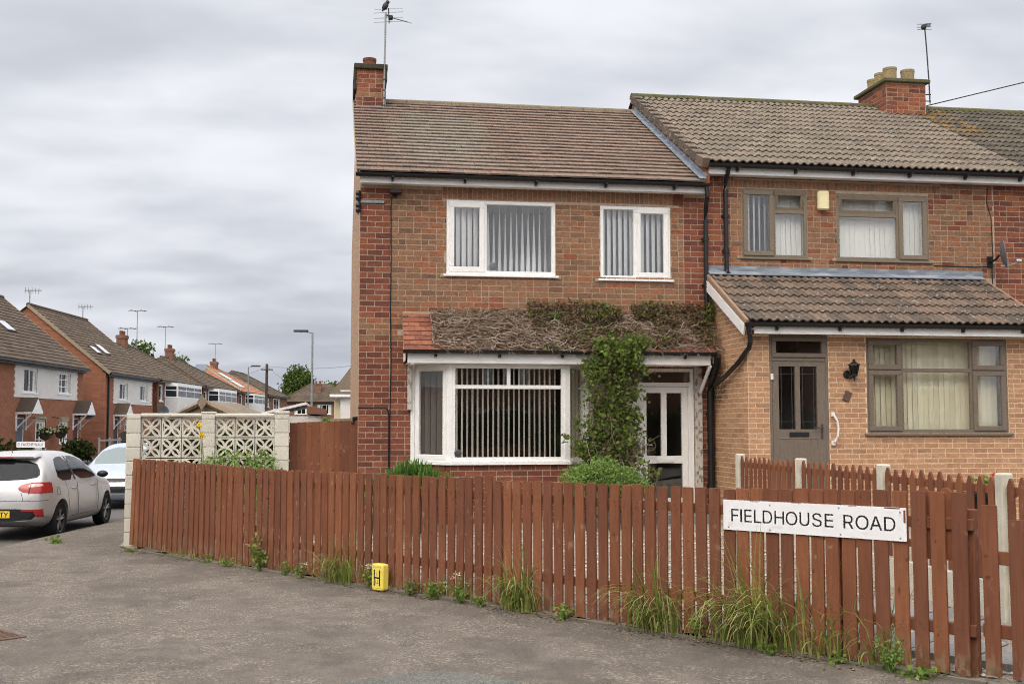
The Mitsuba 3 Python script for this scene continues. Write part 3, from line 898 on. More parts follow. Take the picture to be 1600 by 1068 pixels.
def bay_face(M, x0, x1, cells, fw, sash_w=.05, extra_y=0.0):
    fr = MB()
    y = 0.0
    ring(fr, M, x0, x1, zs0, zs1, fw, y, y + .065)
    ix0, ix1, iz0, iz1 = x0 + fw, x1 - fw, zs0 + fw, zs1 - fw
    for (a, b, c, d, sash) in cells:
        A, B, Cc, D = ix0 + a * (ix1 - ix0), ix0 + b * (ix1 - ix0), iz0 + c * (iz1 - iz0), iz0 + d * (iz1 - iz0)
        if b < 1:
            fr.box(B - .026, B + .026, y + .003, y + .06, Cc, D, M=M, ch=.005)
        if d < 1 and a == 0:
            fr.box(ix0, ix1, y + .0035, y + .06, D - .028, D + .028, M=M, ch=.005)
        g = 0
        if sash:
            s_ = MB()
            ring(s_, M, A - .02, B + .02, Cc - .02, D + .02, sash_w + .02, y - .02, y + .04)
            part(bw, 'sash', s_, 'm_upvc')
            g = sash_w - .005
        yy = y + .012
        v = np.array([[A + g - .003, yy, Cc + g - .003], [B - g + .003, yy, Cc + g - .003], [B - g + .003, yy, D - g + .003], [A + g - .003, yy, D - g + .003]]) @ M[:3, :3].T + M[:3, 3]
        part(bw, 'pane', MB().add(v, [[0, 1, 2, 3]], (.5, .5)), 'm_glass')
    part(bw, 'frame', fr, 'm_upvc')


bay_face(MBF, 1.70, 3.40, [(0, 1, 0, .79, False), (0, .5, .79, 1, False), (.5, 1, .79, 1, False)], .062)
bay_face(MLc, .02, Ll - .02, [(0, 1, 0, 1, True)], .05)
bay_face(MRc, .02, Lr - .02, [(0, 1, 0, 1, False)], .05)
part(bw, 'corner_post', MB().add(*(lambda P: (np.array([[x, y, z] for z in (zs0, zs1) for x, y in P]), np.array([[0, 1, 5, 4], [1, 2, 6, 5], [2, 3, 7, 6], [3, 0, 4, 7]])))([(1.655, 16.785), (1.71, 16.773), (1.71, 16.85), (1.665, 16.83)])), 'm_upvc')
part(bw, 'corner_post', MB().add(*(lambda P: (np.array([[x, y, z] for z in (zs0, zs1) for x, y in P]), np.array([[0, 1, 5, 4], [1, 2, 6, 5], [2, 3, 7, 6], [3, 0, 4, 7]])))([(3.39, 16.773), (3.47, 16.785), (3.46, 16.83), (3.39, 16.85)])), 'm_upvc')
part(bw, 'corner_post', MB().box(1.135, 1.19, 17.16, 17.205, zs0, zs1), 'm_upvc')
part(bw, 'corner_post', MB().box(3.785, 3.835, 17.16, 17.205, zs0, zs1), 'm_upvc')

bo = [(1.10, 17.205), (1.645, 16.735), (3.475, 16.735), (3.87, 17.205)]
part(bw, 'sill', MB().slab(poly(bo), .045, frame([0, 0, 1.155], [1, 0, 0], [0, 1, 0], [0, 0, 1])), 'm_upvc')
sx = 1.80
while sx < 3.33:
    an = 1.13 + rng.uniform(-.05, .05)
    dx, dy = math.cos(an) * .0445, math.sin(an) * .0445
    part(bw, 'slat', MB().quad([sx - dx, YB + .17 - dy, 1.24], [sx + dx, YB + .17 + dy, 1.24], [sx + dx, YB + .17 + dy, 2.6], [sx - dx, YB + .17 - dy, 2.6]), 'm_blind_bay')
    sx += .0775
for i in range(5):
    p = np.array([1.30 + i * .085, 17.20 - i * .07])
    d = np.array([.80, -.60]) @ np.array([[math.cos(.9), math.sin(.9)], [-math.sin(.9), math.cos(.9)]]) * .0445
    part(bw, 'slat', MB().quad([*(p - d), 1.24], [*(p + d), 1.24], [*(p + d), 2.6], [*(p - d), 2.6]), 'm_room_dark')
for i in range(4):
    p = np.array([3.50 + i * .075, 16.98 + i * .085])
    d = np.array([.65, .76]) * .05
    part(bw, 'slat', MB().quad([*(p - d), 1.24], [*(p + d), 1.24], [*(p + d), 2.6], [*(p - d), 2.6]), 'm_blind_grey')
part(bw, 'vent_fan', MB().lathe([(0, .012), (.035, .012), (.05, .006), (.055, 0)], (1.80, YB - .002, 1.325), 18, (0, -1, 0)), 'm_dark_metal', 40)
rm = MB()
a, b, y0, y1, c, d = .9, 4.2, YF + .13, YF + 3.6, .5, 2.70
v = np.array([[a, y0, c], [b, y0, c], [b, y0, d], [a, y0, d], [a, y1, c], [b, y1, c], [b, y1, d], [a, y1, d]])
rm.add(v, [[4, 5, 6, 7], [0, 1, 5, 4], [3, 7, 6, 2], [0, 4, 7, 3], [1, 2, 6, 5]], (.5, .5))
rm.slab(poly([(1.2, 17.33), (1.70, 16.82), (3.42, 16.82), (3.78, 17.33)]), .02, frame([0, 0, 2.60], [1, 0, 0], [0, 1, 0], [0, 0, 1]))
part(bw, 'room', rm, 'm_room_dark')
# brick base of the bay
bb = free(h1 + '__bay_base')
put(bb, MB().slab(poly([(1.17, 17.21), (1.68, 16.80), (3.44, 16.80), (3.80, 17.21)]), 1.16 - GZ + .2, frame([0, 0, GZ - .2], [1, 0, 0], [0, 1, 0], [0, 0, 1])), 'm_mortar')
pieces(bb, 'brick', brick_face(face_frame(0, 16.80), 1.69, 3.43, .30, 1.15, [], .0851, .2286, lambda x, z: 'm_brick_red') + brick_face(MLc, .02, Ll, .30, 1.15, [], .0851, .2286, lambda x, z: 'm_brick_red'), 'm_brick_red', 60)
# cream wall between bay and door, porch posts
part(h1, 'porch_wall', MB().box(3.80, 4.42, -.012, .02, GZ, 2.62, M=M1), 'm_render_cream', label='cream wall panel beside the front door')
part(h1, 'bracket', MB().box(1.085, 1.15, -.09, -.009, 1.95, 2.66, M=M1, ch=.008).box(1.085, 1.15, -.56, -.091, 2.60, 2.66, M=M1, ch=.006), 'm_old_paint', label='weathered grey timber bracket left of the bay')
part(h1, 'door_post', MB().box(5.515, 5.63, -.07, .03, GZ, 2.62, M=M1, ch=.012), 'm_old_paint', label='weathered post right of the white front door')
bm = MB()
bm.tube([[5.585, 17.10, 2.23], [5.60, 16.66, 2.62]], .032, 4)
part(h1, 'brace', bm, 'm_upvc')
# front door
d1 = free(h1 + '__door')
labels[d1] = {'label': 'white front door with dark glass'}
fr = MB()
ring(fr, M1, 4.42, 5.505, .40, 2.60, .05, -.01, .07)
fr.box(4.47, 5.455, -.004, .06, 2.325, 2.385, M=M1, ch=.005)
fr.box(4.47, 4.60, -.006, .06, .45, 2.325, M=M1, ch=.005)
fr.box(5.415, 5.456, -.006, .06, .45, 2.325, M=M1, ch=.005)
part(d1, 'frame', fr, 'm_upvc')
lf = MB()
from shapely.geometry import box as sbox
leaf = sbox(4.605, .455, 5.41, 2.318)
panes = [(4.752, 4.985, 1.262, 2.225), (5.072, 5.312, 1.262, 2.225), (4.765, 5.318, .62, 1.145)]
for a, b, c, d in panes:
    leaf = leaf.difference(sbox(a, c, b, d))
lf.slab(leaf, .045, frame([0, YF + .045, 0], [1, 0, 0], [0, 0, 1], [0, -1, 0]))
part(d1, 'leaf', lf, 'm_upvc')
for a, b, c, d in panes + [(4.475, 5.45, 2.388, 2.548)]:
    part(d1, 'pane', MB().quad([a - .003, YF + .028, c - .003], [b + .003, YF + .028, c - .003], [b + .003, YF + .028, d + .003], [a - .003, YF + .028, d + .003]), 'm_glass')
part(d1, 'letter_plate', MB().box(4.907, 5.19, -.022, .001, 1.158, 1.222, M=M1, ch=.006), 'm_upvc')
hm = MB().box(4.685, 4.722, -.014, .002, 1.30, 1.52, M=M1, ch=.006)
hm.tube([[4.70, YF - .014, 1.43], [4.70, YF - .06, 1.43], [4.73, YF - .068, 1.43], [4.83, YF - .062, 1.425]], .010, 8)
part(d1, 'handle', hm, 'm_grey_metal')
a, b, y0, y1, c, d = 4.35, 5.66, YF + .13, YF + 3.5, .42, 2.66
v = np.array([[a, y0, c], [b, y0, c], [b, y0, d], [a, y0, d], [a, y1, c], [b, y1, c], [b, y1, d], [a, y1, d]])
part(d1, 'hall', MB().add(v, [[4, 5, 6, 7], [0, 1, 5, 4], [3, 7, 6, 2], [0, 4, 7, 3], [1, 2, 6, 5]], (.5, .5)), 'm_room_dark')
part(h1, 'doorstep', MB().box(4.35, 5.60, -.42, -.012, GZ - .2, .39, M=M1, ch=.01), 'm_slab')
# lean-to roof over bay and porch
MP, LP = roof_frame(1.0, 16.62, 2.80, 17.195, 3.38)
pr = free(h1 + '__porch_roof')
put(pr, MB().box(0, 4.66, 0, LP, -.05, 0, M=MP), 'm_wood_tan')
tl = []
n = int(LP / .1)
for r in range(n):
    off = .0825 * (r % 2)
    x = -off
    while x < 4.66:
        a, b = max(x, 0), min(x + .165, 4.66)
        if b - a > .03:
            tl.append(((b - a) * (2 if a < .6 or r == n - 1 else 1), flat_tile(MP, a + .002, b - .002, r * LP / n - (.03 if r == 0 else 0), (r + 1) * LP / n + .05), 'm_clay_tile_red'))
        x += .165
pieces(pr, 'tile', tl, 'm_clay_tile_red', 60, 'tiling')
part(h1, 'mortar_fillet', MB().box(1.0, 5.66, -.05, -.009, 3.365, 3.42, M=M1, ch=.015), 'm_cement')
part(h1, 'porch_fascia', MB().box(1.05, 5.60, -.565, -.545, 2.625, 2.79, M=M1, ch=.004), 'm_upvc')
part(h1, 'porch_soffit', MB().box(1.06, 5.59, -.544, -.002, 2.628, 2.645, M=M1), 'm_upvc')
sc = MB()
for x in (1.02, 5.645):
    part(h1, 'porch_cheek', MB().add([[x, 16.63, 2.66], [x, 17.19, 2.66], [x, 17.19, 3.33], [x, 16.63, 2.76]], [[0, 1, 2, 3]]), 'm_old_paint')
gutter(h1, .985, 5.66, 16.565, 2.815, .055)
# main roof
MR, LR = roof_frame(.30, 16.95, 5.46, RY, RZ)
rf = free(h1 + '__roof')
deck = MB().box(0.06, 5.36, .02, LR, -.06, 0, M=MR)
MRb, LRb = roof_frame(.30, EYB + .1, 5.46, RY, RZ)
deck.add([[.37, EYB + .1, 5.46], [5.66, EYB + .1, 5.46], [5.66, RY, RZ], [.37, RY, RZ]], [[0, 1, 2, 3]])
put(rf, deck, 'm_tile_dark')
tl = []
NR = 22
g = LR / NR
for r in range(NR):
    off = .10 * (r % 2) + rng.uniform(-.01, .01)
    x = -off
    while x < 5.34:
        a, b = max(x, 0), min(x + .2, 5.34)
        if b - a > .03:
            sag = .012 * math.sin(a * 1.9 + r * .3)
            tl.append(((b - a) + (NR - r) * .001, flat_tile(MR, a + .002, b - .002, r * g + sag - (.04 if r == 0 else 0), (r + 1) * g + .05 + sag, .020, .036), 'm_clay_tile'))
        x += .2
pieces(rf, 'tile', tl, 'm_clay_tile', 240, 'tiling')
x = .86
while x < 5.62:
    w = min(.42, 5.62 - x)
    an = np.linspace(0, math.pi, 7)
    pts = [(math.cos(t) * .125, math.sin(t) * .095 + RZ - .015 + rng.uniform(-.004, .004)) for t in an]
    m = MB()
    k = len(pts)
    v = np.array([[xx, RY + p, q] for xx in (x + .004, x + w - .004) for p, q in pts])
    i = np.arange(k - 1)
    m.add(v, np.stack([i, i + 1, i + 1 + k, i + k], 1))
    for e in (0, k):
        m.add(v[e:e + k], [[0, j, j + 1] for j in range(1, k - 1)])
    part(rf, 'ridge_tile', m, 'm_ridge_old')
    x += w
part(h1, 'verge', MB().tube([[.315, 16.96, 5.44], [.315, RY, RZ - .015]], .028, 6), 'm_cement')
part(h1, 'fascia', MB().box(.36, 5.70, -.20, -.18, 5.315, 5.455, M=M1, ch=.004), 'm_upvc')
part(h1, 'soffit', MB().box(.37, 5.69, -.179, .02, 5.325, 5.345, M=M1), 'm_upvc')
gutter(h1, .29, 5.70, 16.925, 5.445, .055)
downpipe(h1, [[5.665, 16.925, 5.41], [5.675, 16.93, 5.25], [5.68, 17.0, 5.15], [5.705, 17.10, 5.05], [5.71, 17.135, 4.9], [5.71, 17.135, 3.40]], .034, [(5.71, 17.135, 4.62), (5.71, 17.135, 3.9)])
downpipe(h1, [[5.69, 16.565, 2.77], [5.72, 16.70, 2.62], [5.735, 16.98, 2.42], [5.735, 17.09, 2.25], [5.735, 17.09, .25]], .052, [(5.735, 17.09, 1.9), (5.735, 17.09, .8)])
# chimney
ch = free(h1 + '__chimney')
put(ch, MB().box(.355, .86, 20.76, 21.62, 7.2, 8.19), 'm_mortar')
MCh = face_frame(0, 20.76)
bs = brick_face(MCh, .355, .86, 7.51, 8.19, [], .0851, .2286, lambda x, z: rng.choice(['m_brick_rustic', 'm_brick_red', 'm_brick_orange']))
MCs = frame([.355, 21.62, 0], [0, -1, 0], [1, 0, 0], [0, 0, 1])
bs += brick_face(MCs, 0, .86, 7.3, 8.19, [], .0851, .2286, lambda x, z: rng.choice(['m_brick_orange', 'm_brick_red']))
for _, m, b in bs:
    part(ch, 'brick', m, b)
part(ch, 'cap', MB().box(.305, .915, 20.70, 21.68, 8.19, 8.285, ch=.012), 'm_cap')
part(ch, 'side_slab', MB().box(.298, .343, 20.72, 21.66, 7.80, 8.188, ch=.008), 'm_cap', label='sooty slab on the left side of the chimney')
part(ch, 'side_slab', MB().box(.872, .905, 20.72, 21.66, 7.98, 8.188, ch=.008), 'm_cap')
part(ch, 'flashing', MB().box(.35, .866, 20.735, 20.751, 7.40, 7.515).box(.867, .885, 20.735, 21.2, 7.42, 7.80), 'm_lead')
part(ch, 'chimney_pot', MB().lathe([(.118, 0), (.118, .16), (.126, .165), (.126, .215), (.098, .215), (.095, 0)], (.595, 21.12, 8.28), 20), 'm_pot_red')
# small things fixed to the house
ml = thing('floodlight', 'small black floodlight under the eaves at the left end of the bay house', 'floodlight')
part(ml, 'lamp_head', MB().box(.80, .98, -.17, -.03, 5.18, 5.235, ch=.01, M=M1), 'm_black_plastic')
part(ml, 'arm', MB().box(.86, .90, -.035, -.008, 5.14, 5.20, M=M1), 'm_black_plastic')
cab = MB().tube([[.83, YF - .012, 5.16], [.822, YF - .014, 5.05], [.829, YF - .013, 4.2], [.825, YF - .013, 3.5], [.838, YF - .013, 2.6], [.826, YF - .013, 1.8], [.83, YF - .013, .5]], .009, 5)
single('wall_cable', cab, 'm_black_plastic', 'thin black cable running down the brick wall left of the white windows', 'cable')
cab = MB().tube([[.36, YF - .012, 1.99], [.60, YF - .013, 1.985], [.76, YF - .013, 1.985], [.805, YF - .013, 1.95], [.812, YF - .014, 1.85], [.815, YF - .013, .5]], .008, 5)
single('wall_cable', cab, 'm_black_plastic', 'black cable bending from the wall corner down beside the bay window', 'cable')
ib = thing('insulator_bracket', 'galvanised bracket with two black insulators high on the left house corner', 'bracket')
part(ib, 'bar', MB().box(.345, .72, -.035, -.010, 5.045, 5.085, M=M1), 'm_galvanised')
for z in (5.15, 4.97):
    part(ib, 'insulator', MB().lathe([(0, -.08), (.03, -.08), (.045, -.04), (.03, -.01), (.045, .03), (.03, .07), (0, .08)], (.335, YF - .04, z), 10), 'm_black_plastic')
part(ib, 'arm', MB().tube([[.335, YF - .04, 4.86], [.335, YF - .04, 5.22]], .012, 6).tube([[.335, YF - .04, 5.065], [.37, YF - .03, 5.065]], .014, 6), 'm_dark_metal')
vt = thing('wall_vent', 'dark little hooked pipe end on the side wall just above the board fence', 'vent')
part(vt, 'pipe', MB().tube([[.36, YF + .10, 1.83], [.30, YF + .07, 1.83], [.285, YF + .06, 1.76]], .03, 7), 'm_black_plastic')
# television aerial with the bird
ta = thing('television_aerial', 'tall television aerial with long boom strapped to the single-pot chimney', 'aerial')
part(ta, 'mast', MB().tube([[.845, 20.715, 7.43], [.868, 20.715, 9.24]], .017, 8), 'm_galvanised')
for z in (7.52, 7.66, 7.80, 8.0):
    part(ta, 'strap', MB().tube([[.845 + (z - 7.43) * .0127, 20.715, z - .012], [.845 + (z - 7.43) * .0127, 20.715, z + .012]], .026, 8), 'm_dark_metal')
part(ta, 'arm', MB().tube([[.868, 20.715, 9.21], [.95, 20.72, 9.19]], .014, 6), 'm_dark_metal')
part(ta, 'junction_box', MB().box(.925, 1.0, 20.68, 20.75, 9.12, 9.20, ch=.012), 'm_black_plastic')
aerial(ta, [.95, 20.72, 9.165], [.30, -.42, -.22], 12, .30, .009, .004, start=.10, taper=.6)
for z, w in ((9.325, .26), (9.26, .27), (9.16, .27), (9.085, .27)):
    part(ta, 'reflector_rod', MB().tube([[.92 - w, 20.74, z - .025], [.92 + w, 20.74, z + .03]], .005, 5), 'm_grey_metal')
part(ta, 'reflector_bar', MB().tube([[.92, 20.74, 9.34], [.925, 20.74, 9.19], [.935, 20.74, 9.06]], .012, 6), 'm_dark_metal')
bd = thing('bird', 'small dark bird perched on top of the chimney aerial', 'bird')
o = np.array([.866, 20.73, 9.375])
ell = []
def egg(c, r, M=None):
    s = trimesh.creation.icosphere(2, 1.0)
    s.apply_scale(r)
    if M is not None:
        s.apply_transform(M)
    s.apply_translation(c)
    return manifold3d.Manifold(manifold3d.Mesh(np.asarray(s.vertices, np.float32), np.asarray(s.faces, np.uint32)))
tilt = trimesh.transformations.rotation_matrix(math.radians(52), [0, 1, 0])
body = egg(o + [-.005, 0, .0], [.052, .050, .088], trimesh.transformations.rotation_matrix(math.radians(28), [0, 1, 0]))
body = body + egg(o + [.034, -.012, .070], [.036, .034, .036])
tail = manifold3d.Manifold.hull_points(np.array([[-.03, -.025, -.04], [-.03, .025, -.04], [-.02, 0, -.07], [-.085, -.022, -.105], [-.085, .022, -.105], [-.065, .018, -.118], [-.065, -.018, -.118]]) + o)
body = body + tail
bmsh = body.to_mesh()
bt = trimesh.Trimesh(bmsh.vert_properties[:, :3], bmsh.tri_verts)
trimesh.smoothing.filter_taubin(bt, iterations=6)
part(bd, 'body', (np.array(bt.vertices), np.array(bt.faces)), 'm_bird', 60)
part(bd, 'beak', MB().lathe([(.009, 0), (.004, .018), (0, .03)], o + [.062, -.024, .068], 8, (.9, -.35, -.05)), 'm_dark_metal')
for s in (-.016, .016):
    part(bd, 'leg', MB().tube([o + [.012, s, -.065], [.92 - .03, 20.74, 9.335]], .004, 5), 'm_dark_metal')
# ------------------------------------------------------------------ the neighbouring terrace house with its front extension
h2 = thing('terrace_house', 'brown brick terrace house with tiled front extension, brown window frames and a four-pot chimney', 'house')
V1, V2 = (6.322, 7.408, 4.36, 5.455), (7.903, 9.475, 4.353, 5.42)
hol2 = [V1, V2]
A0, A1, E2 = 5.747, 11.2, 5.62
w2 = free(h2 + '__wall')
put(w2, wall_slab(M1, [(A0, 3.0), (A1 + 1.2, 3.0), (A1 + 1.2, E2), (A0, E2)], hol2, .12), 'm_mortar')


def style2(x, z):
    if x < 6.03 or x > 10.62:
        return 'm_brick_red' if rng.random() < .75 else 'm_brick_orange'
    return 'm_brick_red' if rng.random() < .16 else 'm_brick_rustic'


kp = lambda x, z: z > 4.12
b2 = brick_face(M1, A0 + .003, 6.03, 4.10, 5.60, hol2, .0851, .2286, style2, header=.3)
b2 += brick_face(M1, 6.03, 10.62, 4.10, 5.60, hol2 + [(6.2, 9.7, 5.455, 5.7)], .0851, .2286, style2, header=.3)
b2 += brick_face(M1, 10.62, A1 + 1.0, 3.0, 5.60, hol2, .0851, .2286, style2, header=.2)
b2 += soldiers(M1, 6.2, 9.7, 5.465, 5.60, .0762, 'm_brick_rustic')
pieces(w2, 'brick', b2, 'm_brick_rustic', 130)
part(h2, 'back_wall', MB().box(A0, A1, EYB - .3, EYB - .2, 0, 5.5), 'm_brick_red')
part(h2, 'ceiling', MB().box(A0 + .01, A1, YF + .125, EYB - .31, 5.56, 5.60).box(A0 + .01, A1, YF + .125, EYB - .31, 3.02, 3.06), 'm_room')
window(h2, M1, *V1, [(0, .49, 0, 1, True, 0), (.49, 1, .69, 1, True, math.radians(11)), (.49, 1, 0, .69, False, 0)], 'm_foil_sand', fw=.05, y=.0, sash_w=.05,
       blind=[(6.36, 6.85, .089, .9, 'm_blind_white', .15, .089, 4.40, 5.41, .1), (6.86, 7.37, .086, .12, 'm_blind_pale', .17, .089, 4.40, 5.42, .05)], sill=(.035, .04, .032), name='window', label='left upper brown window with its small vent open')
window(h2, M1, *V2, [(0, .68, .70, 1, True, math.radians(9)), (0, .68, 0, .70, False, 0), (.68, 1, 0, 1, True, 0)], 'm_foil_sand', fw=.05, y=.0, sash_w=.05,
       blind=[(7.94, 9.45, .086, .10, 'm_blind_pale', .16, .089, 4.39, 5.38, .03)], sill=(.035, .04, .032), name='window', label='right upper brown window with its wide vent open')
sm = MB()
for x, z in ((6.262, 4.33), (7.44, 4.33), (7.85, 4.325), (9.51, 4.325)):
    part(h2, 'sill_end', MB().box(x - .03, x + .05, -.018, .03, z, z + .05, ch=.008, M=M1), 'm_cement')
# main roof, shared shape with the next house
EV, EZ, RZ2 = 16.95, 5.80, 8.02
MR2, LR2 = roof_frame(5.62, EV, EZ, RY, RZ2)


def rows_of_waves(M, L, x0, x1, rows, width, bsdf_fn, waves=2, gap=0, first=0.04):
    g_ = L / rows
    out = []
    for r in range(rows):
        x = x0
        while x < x1 - .02:
            b = min(x + width, x1)
            out.append(((b - x) + (rows - r) * .0005, wave_tile(M, x, b, r * g_ - (first if r == 0 else 0), (r + 1) * g_ + .05, waves * (b - x) / width, n=int(6 * waves * (b - x) / width) + 1), bsdf_fn(x, r)))
            x = b
    return out


rf2 = free(h2 + '__roof')
dk = MB().box(0.04, A1 - 5.62, .02, LR2, -.06, 0, M=MR2)
dk.add([[5.62, EYB + .1, EZ], [A1, EYB + .1, EZ], [A1, RY, RZ2], [5.62, RY, RZ2]], [[0, 1, 2, 3]])
put(rf2, dk, 'm_tile_dark')
pieces(rf2, 'tile', rows_of_waves(MR2, LR2, .10, A1 - 5.62, 14, .25, lambda x, r: 'm_concrete_tile'), 'm_concrete_tile', 180, 'tiling')
for r in range(14):                                      # cloaked verge tiles step down the gable
    g_ = LR2 / 14
    m = MB().box(-.02, .098, r * g_ - (.04 if r == 0 else 0), (r + 1) * g_ - .004, -.11, .045 + rng.uniform(0, .006), M=MR2 @ np.array([[1, 0, 0, 0], [0, 1, 0, 0], [0, -.10, 1, .10 * r * g_ + .02], [0, 0, 0, 1]]), ch=.008)
    part(rf2, 'verge_tile', m, 'm_concrete_tile_old')


def ridge_run(holder, x0, x1, z, r=.12, step=.45, m_='m_cap_mossy'):
    x = x0
    while x < x1 - .05:
        w = min(step, x1 - x)
        an = np.linspace(0, math.pi, 7)
        dz = rng.uniform(-.003, .003)
        pts = [(math.cos(t) * r, math.sin(t) * r * .8 + z + dz) for t in an]
        m = MB()
        k = len(pts)
        v = np.array([[xx, RY + p, q] for xx in (x + .004, x + w - .004) for p, q in pts])
        i = np.arange(k - 1)
        m.add(v, np.stack([i, i + 1, i + 1 + k, i + k], 1))
        for e in (0, k):
            m.add(v[e:e + k], [[0, j, j + 1] for j in range(1, k - 1)])
        part(holder, 'ridge_tile', m, m_)
        x += w


ridge_run(rf2, 5.60, 10.5, RZ2 - .015)
# gable strip of brick above the lower roof, lead flashing
gb = MB().slab(poly([(EV + .05, 5.35), (EYB, 5.35), (EYB, EZ - .06), (RY, RZ2 - .07), (EV + .05, EZ - .05)]), .075, frame([5.665, 0, 0], [0, 1, 0], [0, 0, 1], [1, 0, 0]))
part(h2, 'gable', gb, 'm_brick_orange')
fl = MB().box(5.255, 5.362, .0, LR + .02, .070, .080, M=MR).box(5.350, 5.362, 0, LR + .02, .0805, .14, M=MR)
part(h2, 'gable_flashing', fl, 'm_lead')
part(h2, 'fascia', MB().box(5.72, A1 + 1.2, -.20, -.18, 5.625, 5.775, M=M1, ch=.004), 'm_upvc')
part(h2, 'soffit', MB().box(5.73, A1 + 1.2, -.179, .02, 5.635, 5.655, M=M1), 'm_upvc')
gutter(h2, 5.70, A1 + 1.2, 16.925, 5.765, .055)
downpipe(h2, [[6.03, 16.93, 5.72], [6.03, 16.99, 5.64], [6.035, 17.12, 5.52], [6.04, 17.14, 5.40], [6.045, 17.14, 4.14], [6.05, 17.08, 4.08]], .036, [(6.042, 17.14, 5.0), (6.045, 17.14, 4.45)])
# chimney with four pots
c2 = free(h2 + '__chimney')
CX0, CX1, CY0, CY1, CT = 10.545, 11.36, 20.60, 21.80, 8.365
put(c2, MB().box(CX0, CX1, CY0, CY1, 7.3, CT), 'm_mortar')
bs = brick_face(face_frame(0, CY0), CX0, CX1, 7.66, CT, [], .0851, .2286, lambda x, z: rng.choice(['m_brick_orange', 'm_brick_orange', 'm_brick_red']), header=.2)
bs += brick_face(frame([CX0, CY1, 0], [0, -1, 0], [1, 0, 0], [0, 0, 1]), 0, CY1 - CY0, 7.66, CT, [], .0851, .2286, lambda x, z: rng.choice(['m_brick_orange', 'm_brick_orange', 'm_brick_red']), header=.2)
for _, m, b in bs:
    part(c2, 'brick', m, b)
part(c2, 'cap', MB().box(CX0 - .075, CX1 + .075, CY0 - .075, CY1 + .075, CT, CT + .075, ch=.015), 'm_cap_mossy')
for x, y, h in ((10.76, 20.86, .29), (11.14, 20.88, .27), (10.76, 21.22, .29), (10.78, 21.58, .27)):
    part(c2, 'chimney_pot', MB().lathe([(.125, 0), (.132, h - .05), (.138, h - .045), (.138, h), (.112, h), (.108, 0)], (x, y, CT + .07), 20), 'm_pot_buff')
part(c2, 'flashing', MB().box(CX0 - .02, CX1 + .01, CY0 - .022, CY0 - .01, 7.50, 7.68).box(CX0 - .10, CX1 + .08, 20.35, 20.62, .0, .01, M=frame([0, 0, 7.585], [1, 0, 0], [0, .886, .463], [0, -.463, .886]) @ np.array([[1, 0, 0, 0], [0, 1, 0, -20.4], [0, 0, 1, 0.06], [0, 0, 0, 1]])).box(CX0 - .022, CX0 - .01, CY0, 21.2, 7.66, 7.80), 'm_lead')
# ------------------------------------------------------------------ next house along: its roof and a strip of wall show
h3 = thing('terrace_house', 'next terrace house, its darker tiled roof right of the four-pot chimney', 'house')
def lich(p):
    return .55 * smoothstep(.50, .62, fbm(p.x * 6, p.y * 6, p.z * 6, 4)) * smoothstep(.75, .25, dr.abs(p.x - 11.5)) * smoothstep(18.6, 19.6, p.y)


rf3 = free(h3 + '__roof')
MR3, LR3 = roof_frame(A1, EV, EZ, RY, RZ2)
dk = MB().box(0, 6.2, .02, LR3, -.06, 0, M=MR3)
dk.add([[A1, EYB + .1, EZ], [A1 + 6.2, EYB + .1, EZ], [A1 + 6.2, RY, RZ2], [A1, RY, RZ2]], [[0, 1, 2, 3]])
put(rf3, dk, 'm_tile_dark')
pieces(rf3, 'tile', rows_of_waves(MR3, LR3, 0.004, 3.3, 14, .25, lambda x, r: 'm_roof_dark'), 'm_roof_dark', 60, 'tiling')
mat('m_roof_dark', lambda p, n, uv: pal([(.105, .092, .072), (.092, .082, .066), (.122, .104, .080), (.084, .074, .060)], uv.x) * (.75 + .5 * noise(p.x * 50, p.y * 50, p.z * 50)) * (1 - lich(p)) + mi.Color3f(.30, .165, .03) * lich(p), .9, .15)
ridge_run(rf3, 11.45, 17.3, RZ2 - .015)
part(h3, 'wall', MB().box(A1 + 1.2, 17.3, YF, YF + .12, 0, 5.62).box(17.1, 17.3, YF + .121, EYB - .2, 0, 5.62).box(A1 + .05, 17.09, EYB - .3, EYB - .2, 0, 5.62), 'm_brick_red')
part(h3, 'gutter', MB().tube([[A1 + 1.21, 16.925, 5.74], [17.3, 16.925, 5.74]], .05, 8), 'm_black_plastic')
# aerial on the four-pot chimney
tb = thing('television_aerial', 'thin-masted aerial with a small downward boom beside the four-pot chimney', 'aerial')
part(tb, 'mast', MB().tube([[11.45, 20.60, 7.98], [11.44, 20.60, 8.4], [11.405, 20.60, 9.1], [11.375, 20.60, 9.55]], .014, 7), 'm_dark_metal')
for z in (8.03, 8.16):
    part(tb, 'wall_bracket', MB().tube([[11.36, 20.62, z], [11.47, 20.60, z]], .012, 6), 'm_dark_metal')
part(tb, 'junction_box', MB().box(11.31, 11.40, 20.56, 20.63, 9.46, 9.54, ch=.012), 'm_black_plastic')
aerial(tb, [11.36, 20.58, 9.48], [-.20, -.50, -.10], 9, .20, .008, .0035, start=.15, taper=.6)
for z in (9.45, 9.50, 9.56):
    part(tb, 'reflector_rod', MB().tube([[11.22, 20.60, z - .012], [11.52, 20.60, z + .012]], .006, 5), 'm_dark_metal')
single('overhead_wire', MB().tube([[11.37, 20.60, 7.93], [12.6, 19.0, 8.02], [14.5, 17.0, 8.35], [20, 10, 9.8]], .012, 5), 'm_dark_metal', 'overhead wire running from the four-pot chimney to the right edge', 'wire')
